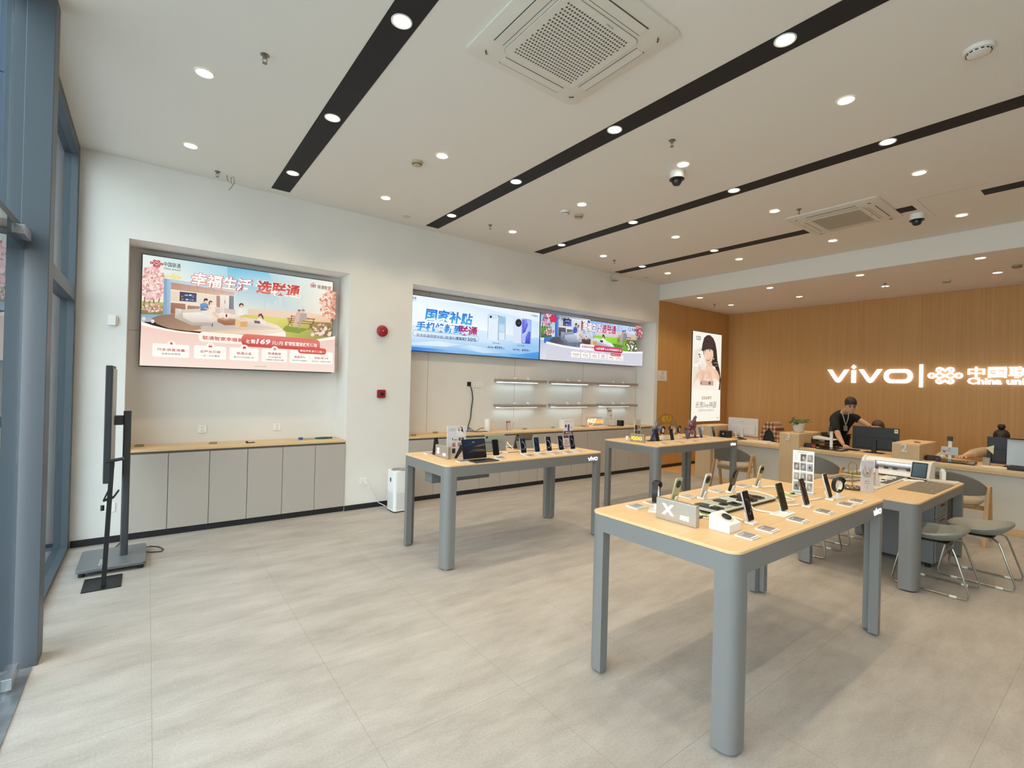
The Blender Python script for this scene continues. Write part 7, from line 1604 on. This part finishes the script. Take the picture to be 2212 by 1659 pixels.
cord('cable_bundle', 'black and white cables bundled behind the pale stand', [(8.60, 4.56, 0.775), (8.64, 4.50, 0.80), (8.62, 4.42, 0.775), (8.66, 4.46, 0.79), (8.60, 4.50, 0.775), (8.65, 4.38, 0.775)], 0.010, M_BLKPL)
t = thing('desk_phone', 'black box printer beside post four', 'printer', (8.66, 4.785, ZD)); B().box(-0.08, 0.10, -0.075, 0.075, 0, 0.13).out('body', M_BLKPL, t, smooth=0, bevel=0.012, seg=3); B().box(-0.0815, -0.0805, -0.01, 0.012, 0.06, 0.085).out('badge', mat('badge_cream', 'd3c9b5', 0.5), t, smooth=0)
t = thing('paper_sheet', 'loose white papers on the desk before the monitor at the right', 'papers', (8.48, 1.12, ZD), 0.2); B().box(-0.10, 0.10, -0.14, 0.14, 0, 0.003).out('sheets', mat('paper_cream', 'c9bda6', 0.8), t, smooth=0); b = B(); b.box(-0.10, 0.10, -0.15, 0.13, 0, 0.0015); b.xf(Matrix.Translation((0.03, 0.05, 0.0035)) @ Matrix.Rotation(0.4, 4, 'Z')); b.out('top_sheet', M_WHITE, t, smooth=0)
t = thing('leaflet_pile', 'grey leaflets on the desk beside the right signature pad', 'leaflets', (8.50, 1.275, ZD), -0.4); B().box(-0.06, 0.06, -0.10, 0.10, 0, 0.004).out('leaflets', mat('leaflet_grey', '8d8a8a', 0.6), t, smooth=0)
t = thing('paper_cup', 'pale square cup before the monitor at the right', 'cup', (8.76, 1.275, ZD)); b = B(); b.loft([[(px*k, py*k, z) for px, py in rr(0.075, 0.075, 0.012, 4)] for k, z in ((0.9, 0), (1.0, 0.09), (0.93, 0.09), (0.85, 0.006))]); b.out('cup', mat('cup_grey', 'a59c90', 0.5), t)
o = B().loft([[(-0.001, 0.045, 0.02), (-0.001, -0.035, 0.06), (-0.001, -0.03, -0.06)], [(0.001, 0.045, 0.02), (0.001, -0.035, 0.06), (0.001, -0.03, -0.06)]]).out('warning_tag', mat('tag_cream', 'd9cf9f', 0.6), None, (8.7755, 1.245, 0.965), smooth=0); tag(o, 'cream triangular tag stuck on the corner of the black monitor', 'tag')
for i, (x, y, r, lab) in enumerate(((8.44, 3.98, 0.3, 'white card on the front of desk four'), (8.62, 3.90, -0.2, 'second white card on desk four, before the tent bag'))): tag(B().box(-0.06, 0.06, -0.045, 0.045, 0, 0.002).out('card', M_WHITE, None, (x, y, ZD), r, smooth=0), lab, 'card')
# plaid tent-shaped bag
t = thing('tent_bag', 'plaid tent-shaped pet bed with a dark opening on desk four', 'pet bed', (8.93, 4.04, ZD), -0.05)
mp = bpy.data.materials.new('plaid_cloth'); mp.use_nodes = True; nt_ = mp.node_tree; bs = nt_.nodes['Principled BSDF']; bs.inputs['Roughness'].default_value = 0.9
tcn = nt_.nodes.new('ShaderNodeTexCoord'); cols = []
for ax, off in (('Y', 0), ('Z', 0.3)):
    wv = nt_.nodes.new('ShaderNodeTexWave'); wv.bands_direction = ax; wv.inputs['Scale'].default_value = 5.2 if ax == 'Y' else 4.2; wv.inputs['Phase Offset'].default_value = off; nt_.links.new(tcn.outputs['Object'], wv.inputs['Vector']); cols.append(wv)
ad = nt_.nodes.new('ShaderNodeMath'); ad.operation = 'ADD'; nt_.links.new(cols[0].outputs['Fac'], ad.inputs[0]); nt_.links.new(cols[1].outputs['Fac'], ad.inputs[1])
rp = nt_.nodes.new('ShaderNodeValToRGB'); rp.color_ramp.elements[0].color = rgb('4a3228') + (1,); rp.color_ramp.elements[1].color = rgb('c9b08a') + (1,); e = rp.color_ramp.elements.new(0.45); e.color = rgb('8a5a48') + (1,)
hf = nt_.nodes.new('ShaderNodeMath'); hf.operation = 'MULTIPLY'; hf.inputs[1].default_value = 0.5; nt_.links.new(ad.outputs[0], hf.inputs[0]); nt_.links.new(hf.outputs[0], rp.inputs[0]); nt_.links.new(rp.outputs[0], bs.inputs['Base Color'])
out_l = [(0.185, 0), (0.155, 0.13), (0.10, 0.27), (0.075, 0.335), (0.0, 0.350), (-0.075, 0.335), (-0.10, 0.27), (-0.155, 0.13), (-0.185, 0)]
b = B(); b.loft([[(x, y, z) for y, z in out_l] for x in (-0.15, -0.05, 0.12)], cap=False); b.loft([[(x, y*0.95, z*0.97) for y, z in out_l] for x in (-0.14, 0.11)], cap=False); b.loft([[(0.12, y, z) for y, z in out_l]] + [[(0.125, y, z) for y, z in out_l]])
b.out('cloth', mp, t, smooth=40)
inn = [(0.105, 0), (0.095, 0.09), (0.06, 0.17), (0.0, 0.235), (-0.06, 0.17), (-0.095, 0.09), (-0.105, 0)]
b = B(); fo = [(-0.152, y, z) for y, z in out_l]; fi = [(-0.158, y, z) for y, z in inn]
for side in (0, 1):
    o4 = out_l[:5] if side == 0 else list(reversed(out_l[4:])); i4 = inn[:4] if side == 0 else list(reversed(inn[3:]))
    i4 = [i4[0], i4[1], i4[2], i4[3], i4[3]]
    for j in range(4):
        pts = [(-0.152, *o4[j]), (-0.152, *o4[j+1]), (-0.160, *i4[j+1]), (-0.160, *i4[j])]
        if i4[j] == i4[j+1]: pts = pts[:3]
        b._f([b.bm.verts.new(p) for p in pts])
b.out('door_flap', mp, t, smooth=0)
B().loft([[(x, y, z) for y, z in inn] for x in (-0.145, -0.140)]).out('dark_inside', M_BLACK, t, smooth=0)
# plant on post three
t = thing('potted_plant', 'green leafy plant in a white tapered pot on post three', 'plant', (8.66, 3.515, 0.9825)); b = B(); b.lathe([(0.066, 0), (0.070, 0.004), (0.097, 0.145), (0.097, 0.150), (0.090, 0.150), (0.085, 0.13), (0.0, 0.128)], 28); b.out('pot', mat('pot_white', 'd6d0c5', 0.4), t)
R = random.Random(21); M_LEAF = mat('leaf_green', '2f5a28', 0.4, noise=('4a7a35', (30, 30, 30), 3)); M_STEM = mat('stem_green', '4d6b33', 0.6)
def leaf_mesh(b, base, d, ln, wd, droop):
    d = Vector(d).normalized(); s = d.cross(Vector((0, 0, 1))).normalized(); rows = []
    for k in range(6):
        u = k/5; p = Vector(base) + d*ln*u + Vector((0, 0, -droop*u*u)); w_ = wd*math.sin(math.pi*min(1, u*0.9+0.08))**0.8 * (1-u*0.25); rows.append((p - s*w_ + Vector((0, 0, w_*0.35)), p, p + s*w_ + Vector((0, 0, w_*0.35))))
    V = [[b.bm.verts.new(q) for q in r] for r in rows]
    for i in range(5):
        for j in range(2): b._f([V[i][j], V[i][j+1], V[i+1][j+1], V[i+1][j]])
bs_ = B()
for i in range(46):
    a_ = R.uniform(0, 6.283); el = R.uniform(0.15, 1.25); r0 = R.uniform(0.0, 0.05); base = Vector((r0*math.cos(a_), r0*math.sin(a_), 0.13)); tip = base + Vector((math.cos(a_)*math.cos(el), math.sin(a_)*math.cos(el), math.sin(el)))*R.uniform(0.05, 0.12)
    bs_.tube([base, (base+tip)/2 + Vector((0, 0, 0.01)), tip], 0.0016, 5)
    bl = B(); leaf_mesh(bl, tip, (math.cos(a_), math.sin(a_), R.uniform(-0.1, 0.5)), R.uniform(0.06, 0.095), R.uniform(0.016, 0.026), R.uniform(0.01, 0.04)); bl.out('leaf', M_LEAF, t, smooth=60)
bs_.out('stems', M_STEM, t)
t = thing('red_pass', 'red pass with a lanyard lying on top of post two', 'pass', (8.66, 1.965, 0.9825), 0.4); B().box(-0.05, 0.05, -0.03, 0.03, 0, 0.008).out('pass', mat('pass_red', '8f2f2a', 0.5), t, smooth=0, bevel=0.002); B().tube([(0.05, 0, 0.004), (0.09, -0.03, 0.004), (0.12, -0.02, 0.004), (0.10, 0.02, 0.004), (0.05, 0.015, 0.004)], 0.003).out('lanyard', mat('pass_red', '8f2f2a', 0.5), t)

# ------------------------------------------------------------------ people behind the desks
def skin_body(name, verts, edges, radii, m, parent, root=0, sub=2):
    me = bpy.data.meshes.new(name); me.from_pydata([Vector(v) for v in verts], edges, []); me.materials.append(m)
    o = bpy.data.objects.new(name, me); COL.objects.link(o); o.parent = parent
    md = o.modifiers.new('skin', 'SKIN'); md.use_smooth_shade = True; md.branch_smoothing = 0.6
    me.skin_vertices[0].data[root].use_root = True
    for i, r in enumerate(radii):
        me.skin_vertices[0].data[i].radius = r if isinstance(r, tuple) else (r, r)
    s = o.modifiers.new('subdivision', 'SUBSURF'); s.levels = sub; s.render_levels = sub
    return o
class Sk:
    def __init__(s): s.v = []; s.e = []; s.r = []
    def add(s, p, r, par=None):
        s.v.append(p); s.r.append(r); i = len(s.v)-1
        if par is not None: s.e.append((par, i))
        return i
    def chain(s, start, pts):
        k = start
        for p, r in pts: k = s.add(p, r, k)
        return k
def frame(head, fwd, up):
    f = Vector(fwd).normalized(); u = Vector(up); u = (u - f*u.dot(f)).normalized(); r = f.cross(u)
    return Matrix(((r.x, f.x, u.x, head[0]), (r.y, f.y, u.y, head[1]), (r.z, f.z, u.z, head[2]), (0, 0, 0, 1)))
M_SKIN = mat('skin', 'c79a7a', 0.55, bump=(300, 0.05)); M_SKINL = mat('skin_light', 'd3a98a', 0.55)
M_HAIR = mat('black_hair', '17130f', 0.55, noise=('241c16', (20, 20, 160), 4)); M_HAIRB = mat('brown_hair', '3a251a', 0.5, noise=('50352a', (20, 20, 160), 4))
M_KNIT = mat('black_shirt', '101012', 0.85); M_BEIGE = mat('beige_jacket', 'b89f84', 0.8, bump=(60, 0.4))
def head_parts(t, F, skin, hair, long=False, bun=False):
    """head built in its own frame: x right, y forward, z up, origin at the middle of the head"""
    b = B(); n = 24; prof = ((-0.118, 0.030, 0.055), (-0.108, 0.044, 0.050), (-0.085, 0.058, 0.036), (-0.05, 0.068, 0.020), (0.0, 0.073, 0.004), (0.05, 0.075, -0.006), (0.085, 0.066, -0.010), (0.110, 0.042, -0.010), (0.120, 0.012, -0.008))
    rings = []
    for z, r, yo in prof:
        ring = []
        for i in range(n):
            a = 2*math.pi*i/n; c, s = math.cos(a), math.sin(a)
            ry = r*(1.22 if s < 0 else 1.20) if z > -0.06 else r*1.05
            ring.append((r*c, yo + ry*s*(1.0), z))
        rings.append(ring)
    b.loft(rings); b.xf(F); h = b.out('head', skin, t, smooth=60, sub=1)
    b = B()
    b.loft([[(-0.007, 0.086, 0.020), (0.007, 0.086, 0.020), (0.005, 0.080, 0.020), (-0.005, 0.080, 0.020)], [(-0.011, 0.106, -0.022), (0.011, 0.106, -0.022), (0.012, 0.088, -0.024), (-0.012, 0.088, -0.024)], [(-0.014, 0.098, -0.030), (0.014, 0.098, -0.030), (0.012, 0.085, -0.034), (-0.012, 0.085, -0.034)]]); b.xf(F); b.out('nose', skin, h, smooth=60, sub=1)
    for s in (-1, 1):
        b = B(); b.loft([[(s*0.073, -0.012+0.020*math.cos(q), 0.0+0.032*math.sin(q)) for q in [2*math.pi*i/10 for i in range(10)]], [(s*0.085, -0.014+0.017*math.cos(q), 0.0+0.028*math.sin(q)) for q in [2*math.pi*i/10 for i in range(10)]]]); b.xf(F); b.out('ear', skin, h, smooth=60)
        b = B(); b.lathe([(0.001, 0.0), (0.009, 0.001), (0.012, 0.004), (0.0, 0.008)], 12); b.xf(F @ Matrix.Translation((s*0.031, 0.083, 0.018)) @ Matrix.Rotation(-math.pi/2, 4, 'X')); b.out('eye', mat('eye_dark', '1b1512', 0.2), h)
        b = B(); b.tube([(s*0.014, 0.090, 0.034), (s*0.032, 0.087, 0.041), (s*0.050, 0.074, 0.036)], 0.0035, 6); b.xf(F); b.out('eyebrow', hair, h)
    b = B(); b.tube([(-0.022, 0.084, -0.060), (0, 0.092, -0.062), (0.022, 0.084, -0.060)], [0.003, 0.006, 0.003], 6); b.xf(F); b.out('mouth', mat('lips', '8d4a40', 0.5), h)
    # hair cap with a hairline over the forehead
    b = B(); rings = []; R = random.Random(len(t.name))
    for z, k in ((-0.055, 0.97), (-0.03, 1.09), (0.0, 1.12), (0.03, 1.14), (0.06, 1.17), (0.09, 1.20), (0.112, 1.24), (0.128, 0.9), (0.136, 0.3)):
        ring = []
        for i in range(32):
            a = 2*math.pi*i/32; c, s = math.cos(a), math.sin(a)
            r = float(np.interp(z, [-0.118, -0.085, -0.05, 0, 0.05, 0.085, 0.110, 0.120, 0.14], [0.03, 0.058, 0.068, 0.073, 0.075, 0.066, 0.050, 0.040, 0.02]))*k
            yo = -0.008
            front = max(0.0, s)
            zz = max(z, -0.06 + 0.125*front**0.5 + (0.0 if front > 0.3 else 0.0)) if front > 0 else z
            ring.append((r*c, yo + r*1.22*s, zz + R.uniform(-0.002, 0.002)))
        rings.append(ring)
    b.loft(rings, cap=True); b.xf(F); hr = b.out('hair', hair, t, smooth=60, sub=1)
    if long:
        b = B(); b.loft([[(0.082*k*math.cos(a), -0.012+0.092*k*math.sin(a), z) for a in [math.radians(150+240*i/18) for i in range(19)]] for z, k in ((0.07, 0.98), (0.0, 1.08), (-0.08, 1.10), (-0.16, 1.05), (-0.22, 0.9))], cap=False, closed=False); b.xf(F); b.out('hair_fall', hair, hr, smooth=60)
    if bun:
        b = B(); b.lathe([(0.005, -0.04), (0.032, -0.03), (0.043, 0.0), (0.034, 0.028), (0.004, 0.040)], 18); b.xf(F @ Matrix.Translation((0.0, -0.035, 0.165))); b.out('hair_bun', hair, hr, smooth=60)
    return h
def hand(t, wrist, dirv, upv_, skin, curl=0.5, side=1, spread=1.0):
    """palm, four bent fingers and a thumb growing from a wrist point"""
    d = Vector(dirv).normalized(); u = Vector(upv_); u = (u - d*u.dot(d)).normalized(); r = d.cross(u)*side; w = Vector(wrist)
    b = B(); P = lambda a, c, e: w + d*a + r*c + u*e
    b.loft([[P(0.0, s*0.024, e) for s, e in ((-1, -0.013), (1, -0.013), (1, 0.013), (-1, 0.013))], [P(0.045, s*0.038, e) for s, e in ((-1, -0.013), (1, -0.013), (1, 0.013), (-1, 0.013))], [P(0.085, s*0.039, e) for s, e in ((-1, -0.010), (1, -0.010), (1, 0.011), (-1, 0.011))]])
    palm = b.out('hand', skin, t, smooth=60, sub=1)
    for i, (c, ln) in enumerate(((-0.029, 0.066), (-0.010, 0.076), (0.010, 0.072), (0.028, 0.056))):
        k = c*0.25*spread; p0 = P(0.080, c, 0.001); p1 = P(0.080+ln*0.42, c+k, -0.004*curl); p2 = P(0.080+ln*0.42+ln*0.32*(1-0.35*curl), c+k*1.4, -0.014*curl-0.004); p3 = P(0.080+ln*0.42+ln*(0.58-0.36*curl), c+k*1.6, -0.042*curl-0.004)
        B().tube([p0, p1, p2, p3], [0.0092, 0.0086, 0.0078, 0.0062], 8).out('finger', skin, palm, smooth=60)
    B().tube([P(0.022, -0.026, -0.002), P(0.048, -0.050, -0.008), P(0.076, -0.058, -0.016)], [0.011, 0.0098, 0.0075], 8).out('thumb', skin, palm, smooth=60)
    return palm

# --- man in black leaning over the desk
t = thing('person', 'standing man in black with a lanyard, leaning over the desk to help', 'person', (9.62, 3.30, 0.0036))
O = Vector((9.62, 3.30, 0.0036)); L_ = lambda x, y, z: tuple(Vector((x, y, z)) - O)
s = Sk()
pel = s.add(L_(9.66, 3.30, 0.93), (0.155, 0.125))
ch1 = s.add(L_(9.56, 3.24, 1.08), (0.13, 0.10), pel); ch2 = s.add(L_(9.43, 3.15, 1.235), (0.13, 0.095), ch1); ch3 = s.add(L_(9.34, 3.08, 1.325), (0.085, 0.065), ch2)
nk = s.add(L_(9.27, 3.02, 1.375), 0.056, ch3); s.add(L_(9.22, 2.98, 1.405), 0.052, nk)
# his right arm down to the keyboard, his left arm out towards the seated colleague
s.chain(ch2, [(L_(9.20, 3.20, 1.245), 0.048), (L_(9.07, 3.12, 1.07), 0.047), (L_(8.98, 3.03, 0.92), 0.044), (L_(8.86, 2.945, 0.850), 0.032), (L_(8.83, 2.925, 0.835), 0.028)])
s.chain(ch2, [(L_(9.46, 2.97, 1.255), 0.048), (L_(9.46, 2.88, 1.19), 0.052), (L_(9.43, 2.80, 1.15), 0.041), (L_(9.38, 2.735, 1.125), 0.031), (L_(9.37, 2.725, 1.12), 0.027)])
for sy in (-1, 1):
    s.chain(pel, [(L_(9.68, 3.30+sy*0.10, 0.86), 0.092), (L_(9.66, 3.30+sy*0.11, 0.48), 0.062), (L_(9.69, 3.30+sy*0.11, 0.12), 0.043), (L_(9.66, 3.30+sy*0.11, 0.05), 0.042), (L_(9.54, 3.30+sy*0.12, 0.036), 0.034)])
skin_body('body', s.v, s.e, s.r, M_SKIN, t)
s = Sk()
pel = s.add(L_(9.66, 3.30, 0.90), (0.175, 0.145)); ch1 = s.add(L_(9.56, 3.24, 1.08), (0.175, 0.145), pel); ch2 = s.add(L_(9.43, 3.15, 1.235), (0.185, 0.145), ch1); ch3 = s.add(L_(9.345, 3.085, 1.325), (0.135, 0.105), ch2)
s.chain(ch2, [(L_(9.20, 3.20, 1.245), 0.082), (L_(9.08, 3.125, 1.08), 0.070), (L_(9.03, 3.08, 0.99), 0.064)])
s.chain(ch2, [(L_(9.46, 2.97, 1.255), 0.082), (L_(9.46, 2.885, 1.195), 0.068)])
skin_body('shirt', s.v, s.e, s.r, M_KNIT, t)
s = Sk(); pel = s.add(L_(9.66, 3.30, 0.92), (0.165, 0.135))
for sy in (-1, 1): s.chain(pel, [(L_(9.68, 3.30+sy*0.10, 0.85), 0.105), (L_(9.66, 3.30+sy*0.11, 0.48), 0.078), (L_(9.69, 3.30+sy*0.11, 0.12), 0.064)])
skin_body('trousers', s.v, s.e, s.r, mat('black_trousers', '15151a', 0.8), t)
for sy in (-1, 1):
    b = B(); b.loft([[(x, y, z) for x, y in rr(0.27*k, 0.10*k, 0.045, 5, -0.04, sy*0.115)] for k, z in ((1.0, 0.0), (1.0, 0.03), (0.9, 0.06), (0.6, 0.085))]); b.out('shoe', M_BLKPL, t, smooth=50)
F = Matrix.Translation(-O) @ frame((9.175, 2.95, 1.462), (-0.72, -0.50, -0.52), (-0.40, -0.22, 0.85))
head_parts(t, F, M_SKIN, M_HAIR)
B().tube([L_(9.28, 3.06, 1.395), L_(9.235, 3.10, 1.36), L_(9.215, 3.055, 1.24), L_(9.20, 3.02, 1.12), L_(9.195, 2.985, 1.24), L_(9.22, 2.985, 1.36), L_(9.25, 3.01, 1.39)], 0.006, 6).out('lanyard', mat('lanyard_cream', 'b9b59a', 0.7), t)
B().cbox(L_(9.185, 3.015, 1.075), (0.012, 0.055, 0.085)).out('badge', mat('badge_grey', '6f6c66', 0.4), t, smooth=0)
hand(t, L_(8.835, 2.928, 0.836), (-0.70, -0.62, -0.22), (0, 0, 1), M_SKIN, 0.75, 1)
hand(t, L_(9.372, 2.728, 1.12), (-0.25, -0.90, -0.10), (-0.5, 0.1, 0.8), M_SKIN, 0.8, -1)

# --- woman with brown hair behind the black monitor
t = thing('person', 'seated brown-haired woman half hidden behind the black monitor', 'person', (9.62, 2.66, 0.0036))
O = Vector((9.62, 2.66, 0.0036))
def seated(t, O, y, shirt, skin, arm_l, arm_r, lean=0.0, shoulder=0.17):
    L_ = lambda x, y_, z: tuple(Vector((x, y_, z)) - O)
    def torso(g, arms):
        s = Sk(); pel = s.add(L_(9.68, y, 0.55), (0.15+g, 0.115+g)); c1 = s.add(L_(9.66, y, 0.68), (0.135+g, 0.105+g), pel); c2 = s.add(L_(9.62-lean, y, 0.84), (0.145+g, 0.10+g), c1)
        if arms == 'skin': nk = s.add(L_(9.59-lean, y, 0.935), 0.048, c2); s.add(L_(9.57-lean, y, 0.985), 0.046, nk)
        else: s.add(L_(9.60-lean, y, 0.905), (0.085, 0.07), c2)
        for sg, arm in ((-1, arm_l), (1, arm_r)):
            s.chain(c2, [(L_(9.62-lean, y+sg*shoulder, 0.87), 0.050+g)] + [(L_(*p), r+g) for p, r in (arm if arms == 'skin' else arm[:-1])])
        for sg in (-1, 1):
            if arms == 'skin': s.chain(pel, [(L_(9.60, y+sg*0.09, 0.53), 0.085), (L_(9.28, y+sg*0.10, 0.52), 0.06), (L_(9.30, y+sg*0.10, 0.10), 0.042), (L_(9.22, y+sg*0.10, 0.037), 0.034)])
        return s
    s = torso(0.0, 'skin'); skin_body('body', s.v, s.e, s.r, skin, t)
    s = torso(0.016, 'cloth'); skin_body('jacket', s.v, s.e, s.r, shirt, t)
    s = Sk(); pel = s.add(L_(9.68, y, 0.55), (0.155, 0.12))
    for sg in (-1, 1): s.chain(pel, [(L_(9.60, y+sg*0.09, 0.53), 0.095), (L_(9.28, y+sg*0.10, 0.52), 0.072), (L_(9.30, y+sg*0.10, 0.12), 0.055)])
    skin_body('trousers', s.v, s.e, s.r, mat('dark_jeans', '23262e', 0.8), t)
    return L_
L1 = seated(t, O, 2.66, mat('grey_jumper', '4a464a', 0.9), M_SKINL, [((9.50, 2.46, 0.76), 0.042), ((9.28, 2.52, 0.83), 0.032), ((9.22, 2.54, 0.83), 0.027)], [((9.50, 2.85, 0.74), 0.042), ((9.28, 2.80, 0.83), 0.032), ((9.22, 2.78, 0.83), 0.027)])
F = Matrix.Translation(-O) @ frame((9.545, 2.675, 1.095), (-0.93, -0.10, -0.30), (-0.25, 0, 0.95)); head_parts(t, F, M_SKINL, M_HAIRB, long=True)
hand(t, L1(9.21, 2.545, 0.83), (-0.9, 0.3, -0.12), (0, 0, 1), M_SKINL, 0.6, -1); hand(t, L1(9.21, 2.775, 0.83), (-0.9, -0.3, -0.12), (0, 0, 1), M_SKINL, 0.6, 1)

# --- woman with a bun reaching to the right signature pad
t = thing('person', 'seated woman with a hair bun and beige jacket reaching to the signature pad', 'person', (9.50, 1.225, 0.0036))
O = Vector((9.62, 1.225, 0.0036)); t.location = O
L2 = seated(t, O, 1.225, M_BEIGE, M_SKINL, [((9.45, 1.00, 0.74), 0.045), ((9.24, 1.03, 0.84), 0.034), ((9.18, 1.05, 0.84), 0.027)], [((9.30, 1.375, 0.885), 0.058), ((9.13, 1.42, 0.875), 0.054), ((8.98, 1.475, 0.858), 0.044), ((8.86, 1.515, 0.842), 0.027)], 0.06, 0.15)
F = Matrix.Translation(-O) @ frame((9.47, 1.235, 1.075), (-0.93, 0.05, -0.34), (-0.28, 0, 0.95)); head_parts(t, F, M_SKINL, M_HAIR, bun=True)
hand(t, L2(8.87, 1.512, 0.843), (-0.93, 0.33, -0.10), (0, 0, 1), M_SKINL, 0.7, 1); hand(t, L2(9.175, 1.05, 0.84), (-0.95, 0.2, -0.1), (0, 0, 1), M_SKINL, 0.6, -1)
for lab, x, y in (('dark swivel chair under the seated brown-haired woman', 9.70, 2.66), ('dark swivel chair under the woman with the bun', 9.70, 1.225)):
    c = thing('swivel_chair', lab, 'chair', (x+0.02, y, 0.0036), 0, 'staff swivel chairs'); B().prism(rr(0.42, 0.42, 0.08, 5), 0.34, 0.392).out('seat', M_DKGREY, c, bevel=0.01); B().cyl(0, 0, 0.06, 0.3395, 0.025).out('column', M_BLKPL, c)
    for i in range(5): a_ = 2*math.pi*i/5; leg = B().bar((0.03*math.cos(a_), 0.03*math.sin(a_), 0.085), (0.27*math.cos(a_), 0.27*math.sin(a_), 0.062), 0.03, 0.02).out('leg', M_BLKPL, c, smooth=0); B().lathe([(0.012, 0.0), (0.024, 0.010), (0.024, 0.042), (0.010, 0.050)], 12, (0.27*math.cos(a_), 0.27*math.sin(a_), 0.0)).out('castor', M_BLKPL, leg)
    B().bar((0.27, 0, 0.385), (0.32, 0, 0.62), 0.05, 0.02, (0, 1, 0)).out('back_bar', M_BLKPL, c, smooth=0)
    b = B(); b.loft([[(0.305+0.02*z, y_, 0.50+z) for y_, z in rr(0.40, 0.36, 0.08, 5, 0, 0.18)], [(0.335+0.02*z, y_, 0.50+z) for y_, z in rr(0.40, 0.36, 0.08, 5, 0, 0.18)]]); b.out('backrest', M_DKGREY, c, bevel=0.008)
